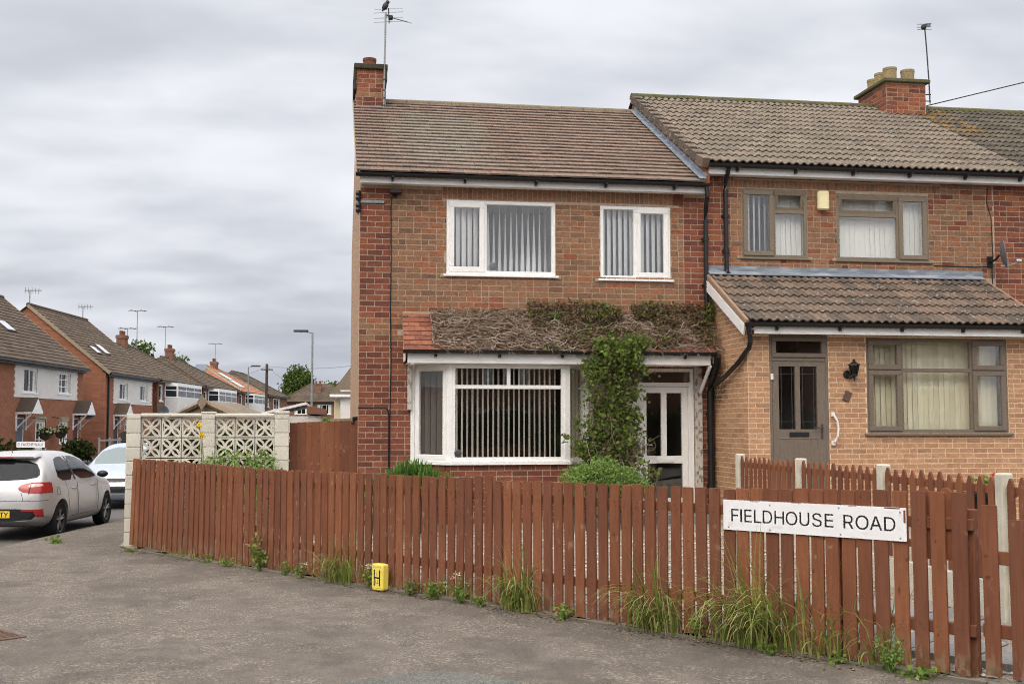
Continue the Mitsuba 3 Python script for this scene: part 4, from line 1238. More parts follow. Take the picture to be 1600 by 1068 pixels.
# ------------------------------------------------------------------ front extension
YE = 15.705
ME = face_frame(0, YE)
XE0, XE1 = 5.834, 10.32
DE, WE = (6.153, 7.044, .42, 3.035), (7.629, 9.846, 1.615, 3.0)
ew = free(h2 + '__extension_wall')
put(ew, wall_slab(ME, [(XE0, 0), (XE1, 0), (XE1, 3.12), (XE0, 3.12)], [DE, WE], .11), 'm_mortar_buff')
MS = frame([XE0, YF - .003, 0], [0, -1, 0], [1, 0, 0], [0, 0, 1])
slope = lambda yy: 3.16 + (YF - yy) * 0 + (yy - (YE - .2)) * (4.06 - 3.16) / (YF - (YE - .2))
sw = MB().slab(poly([(0, 0), (YF - YE - .115, 0), (YF - YE - .115, 3.25), (0, 4.02)]), .11, frame([XE0, YF - .003, 0], [0, -1, 0], [0, 0, 1], [-1, 0, 0]) @ np.array([[1, 0, 0, 0], [0, 1, 0, 0], [0, 0, 1, -.11], [0, 0, 0, 1]]))
part(h2, 'extension_side_wall', sw, 'm_mortar_buff')
part(h2, 'extension_side_wall', MB().slab(poly([(0, 0), (YF - YE - .115, 0), (YF - YE - .115, 3.25), (0, 4.02)]), .11, frame([XE1, YF - .003, 0], [0, -1, 0], [0, 0, 1], [-1, 0, 0])), 'm_brick_buff')
bstyle = lambda x, z: 'm_brick_buff'
be = brick_face(ME, XE0 + .0, XE1, .30, 3.02, [DE, WE], .073, .222, bstyle, header=.03)
be += brick_face(ME, XE0, XE1, 3.02, 3.093, [DE], .073, .222, lambda x, z: 'm_brick_red', header=0)
bsd = brick_face(MS, 0, YF - YE, .30, 3.98, [], .073, .222, bstyle, header=.03, keep=lambda x, z: z < 4.02 - .60 * x - .06 and (z > 3.0 or x > .5 or True))
pieces(ew, 'brick', be + bsd, 'm_brick_buff', 170)
window(h2, ME, *WE, [(0, .235, .675, 1, True, 0), (0, .235, 0, .675, True, 0), (.235, .76, .675, 1, False, 0), (.235, .76, 0, .675, False, 0), (.76, 1, .675, 1, True, 0), (.76, 1, 0, .675, True, 0)], 'm_foil_brown', fw=.055, y=.012, sash_w=.05,
       blind=[(7.68, 8.52, .084, .16, 'm_blind_cream', .19, .089, 1.64, 2.96, .04), (8.52, 9.80, .084, .10, 'm_blind_cream', .19, .089, 1.64, 2.96, .02)], sill=(.045, .05, .038), name='window', label='wide brown-framed extension window with closed cream blinds', depth=1.1)
d2 = free(h2 + '__door')
labels[d2] = {'label': 'brown wood-grain front door with two leaded panes'}
fr = MB()
ring(fr, ME, DE[0], DE[1], DE[2], DE[3], .045, -.004, .07)
fr.box(DE[0] + .045, DE[1] - .045, -.0, .06, 2.645, 2.695, M=ME, ch=.004)
part(d2, 'frame', fr, 'm_foil_brown')
tlm = MB()
ring(tlm, ME, DE[0] + .04, DE[1] - .04, 2.70, 2.995, .062, -.02, .04)
part(d2, 'top_light', tlm, 'm_foil_brown')
leaf = sbox(6.20, .47, 6.997, 2.64)
pns = [(6.292, 6.540, 1.672, 2.572), (6.612, 6.870, 1.672, 2.572)]
for a, b, c, d in pns:
    leaf = leaf.difference(sbox(a, c, b, d))
lf = MB().slab(leaf, .045, frame([0, YE + .045, 0], [1, 0, 0], [0, 0, 1], [0, -1, 0]))
part(d2, 'leaf', lf, 'm_foil_brown')
pn = MB()
ring(pn, ME, 6.29, 6.885, .60, 1.555, .02, -.008, .002)
for i in range(1, 6):
    pn.box(6.31 + i * .0925 - .003, 6.31 + i * .0925 + .003, -.0035, .001, .62, 1.535, M=ME)
part(d2, 'panel', pn, 'm_foil_brown')
for a, b, c, d in pns + [(6.256, 6.942, 2.765, 2.93)]:
    part(d2, 'pane', MB().quad([a - .003, YE + .025, c - .003], [b + .003, YE + .025, c - .003], [b + .003, YE + .025, d + .003], [a - .003, YE + .025, d + .003]), 'm_glass')
ld = MB()
for a, b, c, d in pns:
    for x in (a + .045, b - .045):
        ld.box(x - .003, x + .003, .018, .0245, c, d, M=ME)
    for z in (c + .11, d - .11):
        ld.box(a, b, .0175, .024, z - .003, z + .003, M=ME)
part(d2, 'leading', ld, 'm_dark_metal')
part(d2, 'letter_plate', MB().box(6.44, 6.735, -.016, .002, 1.565, 1.632, M=ME, ch=.006), 'm_black_plastic')
hm = MB().box(6.918, 6.95, -.014, .002, 1.53, 1.75, M=ME, ch=.008)
hm.tube([[6.934, YE - .014, 1.69], [6.934, YE - .05, 1.69], [6.90, YE - .058, 1.69], [6.80, YE - .055, 1.69]], .009, 8)
part(d2, 'handle', hm, 'm_dark_metal')
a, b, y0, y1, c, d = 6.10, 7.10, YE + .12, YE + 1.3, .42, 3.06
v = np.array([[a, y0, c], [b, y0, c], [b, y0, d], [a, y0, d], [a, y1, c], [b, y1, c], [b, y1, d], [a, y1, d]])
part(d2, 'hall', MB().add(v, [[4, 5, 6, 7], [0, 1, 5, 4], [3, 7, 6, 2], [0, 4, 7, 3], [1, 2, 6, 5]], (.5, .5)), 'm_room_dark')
# roof of the extension
MX, LX = roof_frame(5.715, YE - .26, 3.19, YF - .005, 4.07)
rx = free(h2 + '__extension_roof')
put(rx, MB().box(.03, 4.66, .02, LX, -.05, 0, M=MX), 'm_tile_dark')
pieces(rx, 'tile', rows_of_waves(MX, LX, .05, 4.66, 6, .25, lambda x, r: 'm_concrete_tile_old' if rng.random() < (.92 if x < .9 or r < 4 else .6) else 'm_concrete_tile_mid'), 'm_concrete_tile_old', 120, 'tiling')
mat('m_concrete_tile_mid', lambda p, n, uv: mix(pal([(.175, .128, .098), (.162, .122, .096), (.192, .140, .106)], uv.x) * (.75 + .5 * noise(p.x * 50, p.y * 50, p.z * 50)), (.5, .48, .43), .6 * smoothstep(.76, .82, noise(p.x * 31, p.y * 31, p.z * 31) * .5 + .5 * noise(p.x * 63, p.y * 63, p.z * 63))), .9, .15)
part(rx, 'verge_mortar', MB().box(-.005, .05, -.02, LX, -.055, .035, M=MX, ch=.012), 'm_render_tan')
part(rx, 'verge_mortar', MB().box(4.66, 4.70, -.02, LX, -.055, .035, M=MX, ch=.012), 'm_render_tan')
part(h2, 'bargeboard', MB().box(-.012, .012, -.01, LX - .02, -.205, -.056, M=MX), 'm_upvc')
part(h2, 'bargeboard', MB().box(4.67, 4.69, -.01, LX - .02, -.205, -.056, M=MX), 'm_upvc')
part(h2, 'lead_flashing', MB().box(5.77, 10.40, -.016, -.0095, 4.10, 4.215, M=M1).box(.03, 4.64, LX - .14, LX + .005, .055, .066, M=MX), 'm_lead')
part(h2, 'extension_fascia', MB().box(5.845, 10.40, -.245, -.225, 3.015, 3.15, M=ME, ch=.004), 'm_upvc')
part(h2, 'extension_soffit', MB().box(5.85, 10.39, -.224, .004, 3.094, 3.108, M=ME), 'm_upvc')
gutter(h2, 5.70, 10.42, YE - .30, 3.165, .055)
downpipe(h2, [[5.745, YE - .30, 3.13], [5.765, YE - .28, 3.0], [5.78, YE - .26, 2.90], [5.79, YE - .18, 2.82], [5.775, YE + .25, 2.62], [5.755, YE + .75, 2.45], [5.745, YE + 1.1, 2.36]], .036)
# fittings
al = single('alarm_box', MB().box(7.568, 7.752, -.10, -.006, 5.135, 5.44, ch=.022, M=M1), 'm_alarm', 'cream-yellow burglar alarm box between the two brown upper windows', 'alarm box')
sd = thing('satellite_dish', 'dark grey satellite dish on an arm above the extension roof', 'satellite dish')
prof = [(0, 0), (.08, .006), (.16, .024), (.235, .055), (.235, .062), (.16, .032), (0, .008)]
part(sd, 'dish', MB().lathe(prof, (10.50, YF - .35, 4.45), 24, (.86, -.42, .12)), 'm_dish')
part(sd, 'arm', MB().tube([[10.50, YF - .36, 4.26], [10.58, YF - .44, 4.25], [10.68, YF - .52, 4.29]], .012, 6), 'm_grey_metal')
part(sd, 'receiver', MB().lathe([(0, -.05), (.03, -.045), (.035, .03), (0, .045)], (10.70, YF - .53, 4.32), 10, (-.8, .45, .1)), 'm_grey_metal')
part(sd, 'wall_mount', MB().box(10.47, 10.57, -.03, -.006, 4.28, 4.46, M=M1, ch=.006).tube([[10.52, YF - .03, 4.37], [10.50, YF - .22, 4.38], [10.49, YF - .33, 4.43]], .02, 6), 'm_black_plastic')
single('wall_cable', MB().tube([[9.55, YF - .012, 4.29], [10.3, YF - .012, 4.285], [10.55, YF - .012, 4.30]], .008, 5).tube([[10.56, YF - .012, 4.3], [10.565, YF - .012, 3.6]], .008, 5).tube([[10.58, YF - .012, 4.4], [10.57, YF - .012, 5.1], [10.5, YF - .012, 5.35], [10.52, YF - .012, 5.58]], .006, 5), 'm_black_plastic', 'thin dark cable on the upper wall left of the satellite dish', 'cable')
wlm = thing('wall_lantern', 'black wall lantern between the brown door and the extension window', 'lantern')
LQ = np.array([7.385, YE - .12, 2.545])
part(wlm, 'cap', MB().lathe([(0, .13), (.02, .125), (.018, .10), (.03, .09), (.085, .055), (.09, .045)], LQ, 6), 'm_black_plastic')
part(wlm, 'glass', MB().lathe([(.078, .045), (.045, -.09)], LQ, 6), 'm_dark_glass')
lb = MB()
for k in range(6):
    an = k * math.pi / 3
    lb.tube([LQ + [.08 * math.cos(an), .08 * math.sin(an), .045], LQ + [.047 * math.cos(an), .047 * math.sin(an), -.09]], .006, 4)
lb.lathe([(.05, -.085), (.05, -.10), (.02, -.12), (.012, -.15), (0, -.2)], LQ, 6)
part(wlm, 'cage', lb, 'm_black_plastic')
part(wlm, 'arm', MB().lathe([(0, 0), (.06, 0), (.06, .014), (.03, .02), (0, .022)], (7.325, YE - .006, 2.46), 12, (0, -1, 0)).tube([[7.325, YE - .02, 2.46], [7.34, YE - .09, 2.40], [7.38, YE - .12, 2.43]], .016, 6), 'm_black_plastic')
Mq = frame([7.32, YE, 2.145], [math.cos(-.4), 0, math.sin(-.4)], [0, 1, 0], [-math.sin(-.4), 0, math.cos(-.4)])
single('house_plaque', MB().box(-.055, .055, -.024, -.007, -.075, .075, ch=.008, M=Mq), 'm_iron_rusty', 'small tilted dark plaque below the wall lantern', 'plaque')
single('bell_push', MB().box(6.166, 6.208, -.028, -.005, 2.375, 2.465, ch=.008, M=ME), 'm_hose_white', 'tiny white bell push on the left of the brown door frame', 'bell')
gr_ = thing('grab_rail', 'white bent grab rail on the wall right of the brown door', 'grab rail')
part(gr_, 'rail', MB().tube([[7.095, YE - .02, 1.885], [7.10, YE - .06, 1.86], [7.135, YE - .075, 1.79], [7.15, YE - .075, 1.68], [7.135, YE - .075, 1.57], [7.10, YE - .06, 1.50], [7.10, YE - .02, 1.475]], .017, 8), 'm_hose_white')
for z in (1.885, 1.475):
    part(gr_, 'fixing', MB().lathe([(0, -.035), (.03, -.03), (.03, .03), (0, .035)], (7.097, YE - .014, z), 10), 'm_hose_white')
# ------------------------------------------------------------------ long picket fence, gate, street sign
pf = thing('picket_fence', 'long red-brown stained picket fence running along the pavement in front of the bay house', 'fence')
TOPS = np.array([(0, 1.275), (.3, 1.265), (3.6, 1.21), (5.2, 1.216), (6.9, 1.214), (7.22, 1.25), (7.34, 1.25), (7.36, 1.206), (9.1, 1.226), (9.9, 1.224), (10.8, 1.26), (11.5, 1.272), (12.1, 1.28)])
PIT = .1312


def picket(s, w, top, bot, off=0.0, lean=0.0, yaw=0.0, round_=.012, thick=.02):
    c = on_fence(s, off)
    M = frame([c[0], c[1], 0], [FD[0], FD[1], 0], [-FN[0], -FN[1], 0], [0, 0, 1])
    cl, sl = math.cos(lean), math.sin(lean)
    L = np.array([[cl, 0, -sl, 0], [0, 1, yaw, 0], [sl, 0, cl, 0], [0, 0, 0, 1]])
    from shapely.geometry import Polygon
    h = w / 2
    k = round_
    t = top + rng.uniform(-.006, .006)
    tl, tr = rng.uniform(-.004, .004), rng.uniform(-.004, .004)
    pg = Polygon([(-h, bot), (h, bot), (h, t - k + tr), (h - k, t + tr), (-h + k, t + tl), (-h, t - k + tl)])
    R = M @ L @ frame([0, 0, 0], [1, 0, 0], [0, 0, 1], [0, -1, 0])
    return MB().slab(pg, thick, R)


s, spots = .16, []
while s < 12.0:
    spots.append(s)
    top = float(np.interp(s, TOPS[:, 0], TOPS[:, 1]))
    lean = -.052 * max(0, 1 - s / 3.2) + rng.uniform(-.006, .006)
    bot = .028 + .035 * max(0, 1 - s / 2.5) + abs(rng.gauss(0, .008))
    w = (.104 if s > 10 else .098) + rng.uniform(-.003, .003)
    part(pf, 'picket', picket(s, w, top, bot, rng.uniform(-.002, .004), lean, rng.uniform(-.006, .006), .006 if s > 4.5 else .016), 'm_fence_wood')
    s += PIT + rng.uniform(-.003, .003) + (.010 if s > 11.3 else 0)
for z in (1.055, .335):
    for a, b in ((.10, 3.75), (3.76, 7.32), (7.33, 10.98), (10.99, 11.98)):
        c = on_fence(a, -.005)
        M = frame([c[0], c[1], 0], [FD[0], FD[1], 0], [-FN[0], -FN[1], 0], [0, 0, 1])
        part(pf, 'rail', MB().box(0, b - a, 0, .038, z - .04, z + .04, M=M, ch=.004), 'm_fence_wood')
for s in (.25, 1.98, 3.75, 5.55, 7.33, 9.15, 10.98, 11.93):
    c = on_fence(s, -.046)
    M = frame([c[0], c[1], 0], [FD[0], FD[1], 0], [-FN[0], -FN[1], 0], [0, 0, 1])
    part(pf, 'post', MB().box(-.04, .04, 0, .075, -.1, 1.16, M=M, ch=.006), 'm_fence_wood')
nl = MB()
for s in spots:
    for z in (1.04, 1.075, .32, .355):
        c = on_fence(s + rng.uniform(-.02, .02), .0225)
        nl.lathe([(0, .0025), (.005, .002), (.006, 0)], (c[0], c[1], z + rng.uniform(-.008, .008)), 6, (FN[0], FN[1], 0))
part(pf, 'nail', nl, 'm_iron_rusty', kind='stuff')
gt = thing('garden_gate', 'red-brown picket gate with dipping top at the right edge of the fence', 'gate')
for k, (s, t) in enumerate(((12.105, 1.20), (12.285, 1.105), (12.45, 1.04), (12.61, 1.02), (12.77, 1.04), (12.93, 1.105), (13.09, 1.2))):
    part(gt, 'picket', picket(s, .104, t, .06, .002, rng.uniform(-.006, .006), 0, .004), 'm_fence_wood')
for z in (.845, .355):
    c = on_fence(12.03, -.005)
    M = frame([c[0], c[1], 0], [FD[0], FD[1], 0], [-FN[0], -FN[1], 0], [0, 0, 1])
    part(gt, 'rail', MB().box(0, 1.1, 0, .03, z - .045, z + .045, M=M, ch=.004), 'm_fence_wood')
for k, s in enumerate((11.62, 11.78)):                       # two short boards behind the last pickets
    part(pf, 'picket', picket(s, .09, 1.30, .80, -.045, 0, 0, .03, .016), 'm_fence_wood', label='short board nailed behind the last pickets')
# the street name sign
sg = thing('street_sign', 'white street sign reading FIELDHOUSE ROAD fixed to the picket fence', 'sign')
cs = on_fence(9.975, .030)
tiltz = .006
MSg = frame([cs[0], cs[1], .905], [FD[0], FD[1], tiltz], [FN[0] * 1.0, FN[1] * 1.0, 0], [0, 0, 1])
Rs = frame(MSg[:3, 3], [FD[0], FD[1], tiltz], [0, 0, 1], [FN[0], FN[1], 0])
SW, SH = 1.545, .238
part(sg, 'plate', MB().slab(sbox(0, 0, SW, SH).buffer(-.006).buffer(.006), .006, Rs, (.3, .3)), 'm_sign_white')
LET = (('F', .076, .145), ('I', .160, .177), ('E', .198, .266), ('L', .287, .354), ('D', .366, .451), ('H', .471, .556), ('O', .571, .671), ('U', .690, .774), ('S', .797, .879), ('E', .903, .975),
       ('R', 1.056, 1.136), ('O', 1.154, 1.257), ('A', 1.267, 1.360), ('D', 1.377, 1.463))
for c_, a, b in LET:
    if c_ == 'I':
        m = MB().slab(sbox(a, .068, b, .168), .0015, Rs @ frame([0, 0, .0061], [1, 0, 0], [0, 1, 0], [0, 0, 1]), (.3, .3))
    else:
        tm = meshkit.text_mesh(c_, .10, .0015)
        lo, hi = tm.bounds
        v = np.array(tm.vertices)
        v[:, 0] = (v[:, 0] - lo[0]) / (hi[0] - lo[0]) * (b - a) + a
        v[:, 1] = (v[:, 1] - lo[1]) / (hi[1] - lo[1]) * (.103 if c_ in 'OSU' else .10) + (.0665 if c_ in 'OSU' else .068)
        v[:, 2] += .0061
        m = MB().add(v @ Rs[:3, :3].T + Rs[:3, 3], np.array(tm.faces), (.3, .3))
    part(sg, 'letter', m, 'm_sign_black')
for a, b, c, d in ((.25, .33, SH - .008, SH - .002), (1.38, 1.50, SH - .011, SH - .002), (1.10, 1.16, SH - .006, SH - .002), (.62, .70, SH - .006, SH - .002), (1.525, 1.541, .13, .22)):
    part(sg, 'rust_stain', MB().slab(sbox(a, c, b, d), .0008, Rs @ frame([0, 0, .0061], [1, 0, 0], [0, 1, 0], [0, 0, 1])), 'm_rust')
for a, b in ((.43, .21), (.05, .02), (.43, .018), (1.02, .215), (1.03, .02), (1.50, .205), (1.50, .02)):
    part(sg, 'screw', MB().lathe([(0, .003), (.006, .002), (.008, 0)], (Rs @ np.array([a, b, .006, 1]))[:3], 8, (FN[0], FN[1], 0)), 'm_grey_metal')
# yellow hydrant marker
hy = thing('hydrant_marker', 'yellow hydrant marker plate with black H at the foot of the picket fence', 'marker')
ch_ = on_fence(5.76, .175)
Rh = frame([ch_[0], ch_[1], .012], [FD[0], FD[1], 0], [-FN[0], -FN[1], 0], [0, 0, 1]) @ np.array([[1, 0, -.02, 0], [0, 1, 0.02, 0], [0, 0, 1, 0], [0, 0, 0, 1]])
def rounded(w, h, d, r, seg=5):
    pts = []
    for sx in (-1, 1):
        for sz in (-1, 1):
            for k in range(seg + 1):
                for y in (0, 1):
                    a = k / seg * math.pi / 2
                    pts.append([sx * (w / 2 - r + r * math.cos(a)), .012 if y == 0 else d, sz * (h / 2 - r + r * math.sin(a)) + h / 2])
                    pts.append([sx * (w / 2 - r - .010 + r * math.cos(a) * .95), 0 if y == 0 else d, sz * (h / 2 - r - .010 + r * math.sin(a) * .95) + h / 2])
    m = trimesh.convex.convex_hull(np.array(pts))
    return np.array(m.vertices), np.array(m.faces)
v, f = rounded(.185, .275, .075, .028)
mb = MB().add(v @ Rh[:3, :3].T + Rh[:3, 3], f, (.5, .5))
part(hy, 'body', mb, 'm_yellow', 30)
hm = MB()
for a, b, c, d in ((-.052, -.036, .05, .215), (.034, .050, .05, .215), (-.036, .034, .125, .141)):
    hm.box(a, b, -.002, .004, c, d, M=Rh)
part(hy, 'letter', hm, 'm_sign_black', label='black letter H')
gm_ = MB()
for a, b, c, d in ((-.065, .065, .240, .243), (-.065, .065, .026, .029), (-.006, .0, .165, .19), (-.010, .006, .161, .166), (-.028, .024, .075, .08), (-.022, -.016, .07, .115), (.004, .010, .07, .115)):
    gm_.box(a, b, -.0012, .004, c, d, M=Rh)
part(hy, 'marking', gm_, 'm_dark_metal')
# ------------------------------------------------------------------ low pointed picket fence between the two gardens
lp = thing('garden_fence', 'low pointed picket fence on pale concrete posts dividing the two front gardens', 'fence')
XL = 5.40
posts = (15.02, 12.97, 10.9, 8.80, 6.75)
for y in posts:
    m = MB().box(XL + .0, XL + .11, y - .055, y + .055, -.1, 1.345, ch=.012)
    part(lp, 'post', m, 'm_concrete_post')
for a, b in zip(posts[:-1], posts[1:]):
    part(lp, 'gravel_board', MB().box(XL + .03, XL + .08, b + .057, a - .057, .02, .44, ch=.006), 'm_concrete_post')
    for z in (1.205, .62):
        part(lp, 'rail', MB().box(XL + .042, XL + .085, b + .057, a - .057, z - .035, z + .035, ch=.004), 'm_fence_wood')
    n = 12
    for i in range(n):
        y = b + .057 + (a - b - .114) * (i + .5) / n
        h = .046
        t = 1.315 + rng.uniform(-.012, .012)
        pg = poly([(y - h, .46), (y + h, .46), (y + h, t - .07), (y + h * .55, t - .022), (y + .008, t), (y - .008, t), (y - h * .55, t - .022), (y - h, t - .07)])
        part(lp, 'picket', MB().slab(pg, .018, frame([XL + .022, 0, 0], [0, 1, 0], [0, 0, 1], [1, 0, 0])), 'm_fence_wood')
# ------------------------------------------------------------------ pierced block wall and board fence
bk = thing('block_wall', 'cream concrete garden wall of pierced flower-pattern blocks between block pillars', 'wall')
YW = 17.06
PX = ((-2.905, -2.712), (-1.868, -1.682), (-.838, -.636))
for k, (a, b) in enumerate(PX):
    z = .02
    while z < 1.83:
        t = min(z + .2, 1.895) if z + .2 < 1.86 else 1.895
        part(bk, 'pillar_block', MB().box(a, b, YW, YW + .2, z + .004, t - .004, ch=.006), 'm_concrete_block')
        z = t
    part(bk, 'pillar_core', MB().box(a + .012, b - .012, YW + .012, YW + .188, 0, 1.885), 'm_mortar')
part(bk, 'pillar_cap', MB().box(-.845, -.628, YW - .01, YW + .21, 1.896, 1.935, ch=.01), 'm_concrete_block')
part(bk, 'pillar_cap', MB().box(-1.875, -1.676, YW - .008, YW + .208, 1.896, 1.925, ch=.01), 'm_concrete_block')
from shapely.geometry import LineString
from shapely.ops import unary_union


def petals(h):
    out = [sbox(-h, -h, h, h).difference(sbox(-h + .016, -h + .016, h - .016, h - .016))]
    for sx in (-1, 1):
        for sy in (-1, 1):
            for sd in (-1, 1):
                p = []
                for k in range(9):
                    t = k / 8
                    r = t * (h - .010)
                    o = .027 * math.sin(math.pi * t) * sd
                    p.append((sx * (r - o * .9), sy * (r + o * .9)))
                out.append(LineString(p).buffer(.0135, cap_style=1, quad_segs=2))
    return unary_union(out).intersection(sbox(-h, -h, h, h)).simplify(.0006)


pet = petals(.138)
for a, b in ((PX[0][1], PX[1][0]), (PX[1][1], PX[2][0])):
    for r in range(6):
        zc = 1.842 - .145 - .29 * r
        for c in range(3):
            xc = a + (b - a) * (c + .5) / 3
            M = frame([xc, YW + .055 + rng.uniform(-.003, .003), zc], [(b - a) / 3 / .288, 0, 0], [0, 0, 1.0], [0, 1, 0])
            m = trimesh.creation.extrude_polygon(pet, .09, engine='earcut')
            vv = np.array(m.vertices) @ M[:3, :3].T + M[:3, 3]
            part(bk, 'screen_block', MB().add(vv, np.array(m.faces)[:, ::-1]), 'm_concrete_block')
    part(bk, 'coping', MB().box(a - .0, b + .0, YW - .005, YW + .205, 1.848, 1.90, ch=.014), 'm_concrete_block')
    part(bk, 'footing', MB().box(a + .002, b - .002, YW + .02, YW + .18, -.1, .098), 'm_concrete_block')
bf = thing('board_fence', 'tall red-brown close-boarded fence panel between the block wall and the house corner', 'fence')
x, k = -.628, 0
while x < .34:
    w = min(.108, .345 - x)
    t = 1.768 + (x + .63) * .037
    m = MB().box(x, x + w + .012, 17.28 - (.012 if k % 2 else 0), 17.296 - (.012 if k % 2 else 0), .10, t + rng.uniform(-.004, .004))
    part(bf, 'board', m, 'm_fence_wood')
    x += w - .004
    k += 1
for z in (.4, 1.0, 1.6):
    part(bf, 'rail', MB().box(-.62, .34, 17.298, 17.34, z - .04, z + .04), 'm_fence_wood')
part(bf, 'post', MB().box(.255, .345, 17.345, 17.43, 0, 1.835, ch=.008), 'm_wood_tan')
part(bf, 'capping', MB().box(-.05, .34, 17.30, 17.36, 1.785, 1.825, M=np.array([[1, 0, 0, 0], [0, 1, 0, 0], [.03, 0, 1, 0], [0, 0, 0, 1]])), 'm_wood_tan')
# ------------------------------------------------------------------ plants
cl = thing('climbing_plant', 'bushy green climber growing up beside the white front door and over the porch roof', 'climber')
BL = [(4.10, 16.50, 1.00, .52, .26, .28), (3.98, 16.50, 1.38, .42, .25, .30), (4.10, 16.48, 1.75, .36, .24, .30), (4.16, 16.45, 2.10, .36, .24, .28), (4.12, 16.42, 2.42, .36, .26, .26),
      (4.22, 16.40, 2.72, .36, .28, .24), (4.30, 16.46, 2.92, .40, .26, .16), (3.82, 16.55, 1.22, .22, .18, .22), (4.48, 16.55, 2.55, .20, .2, .22), (4.42, 16.62, 2.05, .18, .2, .3),
      (4.40, 16.7, 1.30, .18, .16, .30), (4.55, 16.8, 1.62, .10, .12, .28), (3.86, 16.5, 2.58, .18, .16, .12)]
BL = [(b[0] - .11, *b[1:]) for b in BL]
mb = MB()
P = blob_points(BL, 8600, 3, .45)
P = P[meshkit.noise(P * 6.5, 4) > .38]
leaves(mb, P[::2], .070, 5, up=.3)
leaves(mb, P[1::2], .048, 15, up=.3)
for k in range(90):
    b = BL[rng.randrange(len(BL))]
    a = rng.uniform(0, 6.28)
    q = np.array([b[0] + math.cos(a) * b[3] * rng.uniform(.95, 1.4), b[1] + rng.uniform(-.25, .05), b[2] + math.sin(a) * b[5] * rng.uniform(.8, 1.2)])
    leaves(mb, q + nrg.normal(size=(rng.randrange(6, 22), 3)) * [.055, .04, .05], rng.uniform(.045, .07), rng.randrange(9999), up=.3)
part(cl, 'foliage', mb, 'm_leaf_climber', kind='stuff')
mb = MB()
for k in range(150):
    p = np.array([rng.uniform(3.8, 4.45), 16.55 + rng.uniform(-.1, .15), rng.uniform(.3, .6) if k < 25 else rng.uniform(.9, 2.7)])
    pts = [p]
    d = np.array([rng.uniform(-.5, .5), rng.uniform(-.4, .2), 1.0])
    for _ in range(6 if k > 24 else 16):
        d = d + np.array([rng.gauss(0, .35), rng.gauss(0, .25), rng.gauss(0, .2)])
        d[1] -= (pts[-1][1] - 16.5) * .8
        d[0] -= (pts[-1][0] - 4.12) * .6
        d /= np.linalg.norm(d)
        pts.append(pts[-1] + d * .10)
    mb.tube(pts, np.linspace(.012 if k < 25 else .006, .003, len(pts)), 4, cap=False)
part(cl, 'stem', mb, 'm_twig', kind='stuff')
# green and brown growth on the porch roof
dm = MB()
pt = []
r_ = np.random.default_rng(21)
n = 11000
xs = r_.uniform(1.9, 4.66, n) ** 1.0
ss = r_.uniform(.05, LP + .13, n)
den = meshkit.noise(np.stack([xs * 3.5, ss * 4, xs * 0], 1), 6)
keepm = (den > .24) & (xs > 1.85 + .5 * (ss < .35)) & ~((xs > 3.7) & (ss < .22) & (den < .50))
xs, ss = xs[keepm], ss[keepm]
nn = r_.uniform(.02, .15, len(xs)) * (1 + .5 * (ss > .5))
Q = np.stack([xs, ss, nn], 1) @ MP[:3, :3].T + MP[:3, 3]
leaves(dm, Q, .044, 8, up=.6)
part(cl, 'roof_growth', dm, 'm_dead_leaf', kind='stuff', label='brown and dull green growth on the porch roof')
gg = MB()
Q = Q[(r_.random(len(Q)) < .05) | ((np.abs(Q[:, 0] - 4.35) < .6) & (r_.random(len(Q)) < .14))]
leaves(gg, Q + [0, -.02, .03], .05, 9, up=.6)
for c in ((3.32, 17.02, 3.36, .22, .08, .07), (3.95, 17.0, 3.38, .22, .1, .08), (5.62, 17.0, 3.15, .10, .12, .22), (5.72, 17.05, 3.45, .06, .1, .25), (3.55, 16.72, 2.98, .22, .1, .08), (3.2, 16.6, 2.86, .3, .06, .06)):
    leaves(gg, blob_points([c], 170, rng.randrange(999), .2), .05, rng.randrange(999), up=.5)
part(cl, 'roof_growth', gg, 'm_leaf_climber', kind='stuff')
dv = thing('dead_vine', 'tangle of pale dead vine stems lying on the left half of the porch roof', 'vine')
mb = MB()
for k in range(1900):
    x = rng.uniform(.40, 2.6) if k < 1100 else rng.uniform(2.2, 4.6)
    s = rng.uniform(.04, LP - .04) 
    if x < .6 and rng.random() < .6:
        continue
    p = np.array([x, s, rng.uniform(.01, .11)])
    a = rng.uniform(0, 2 * math.pi)
    pts = [p]
    cur = rng.gauss(0, .38)
    for j in range(7):
        a += cur + rng.gauss(0, .3)
        p = p + np.array([math.cos(a) * .06, math.sin(a) * .042, rng.gauss(0, .016)])
        p[1] = min(max(p[1], -.06), LP + .03)
        p[2] = min(max(p[2], .012), .15)
        p[0] = max(p[0], .42)
        pts.append(p)
    q = np.array(pts) @ MP[:3, :3].T + MP[:3, 3]
    mb.tube(q, rng.uniform(.0035, .0075), 4, cap=False)
for k in range(330):
    x = rng.uniform(.5, 4.6)
    up_ = rng.random() < .5
    p = np.array([x, LP * rng.uniform(.75, 1.0) if up_ else rng.uniform(.0, .2), .05])
    d = np.array([rng.gauss(0, .8), .5 if up_ else -.6, rng.uniform(.2, .9)])
    pts = [p]
    for j in range(5):
        d = d + np.array([rng.gauss(0, .4), -.12, -.22])
        p = p + d / np.linalg.norm(d) * rng.uniform(.03, .055)
        p[2] = max(p[2], .012) if p[1] > 0 else p[2]
        pts.append(p)
    mb.tube(np.array(pts) @ MP[:3, :3].T + MP[:3, 3], [.005, .005, .004, .004, .003, .002], 4, cap=False)
part(dv, 'stem', mb, 'm_twig', kind='stuff')
mb = MB()
Q = np.stack([r_.uniform(.42, 2.6, 2400), r_.uniform(.03, LP + .06, 2400), r_.uniform(.01, .09, 2400)], 1) @ MP[:3, :3].T + MP[:3, 3]
leaves(mb, Q, .045, 12)
part(dv, 'dead_leaf', mb, 'm_dead_leaf', kind='stuff')


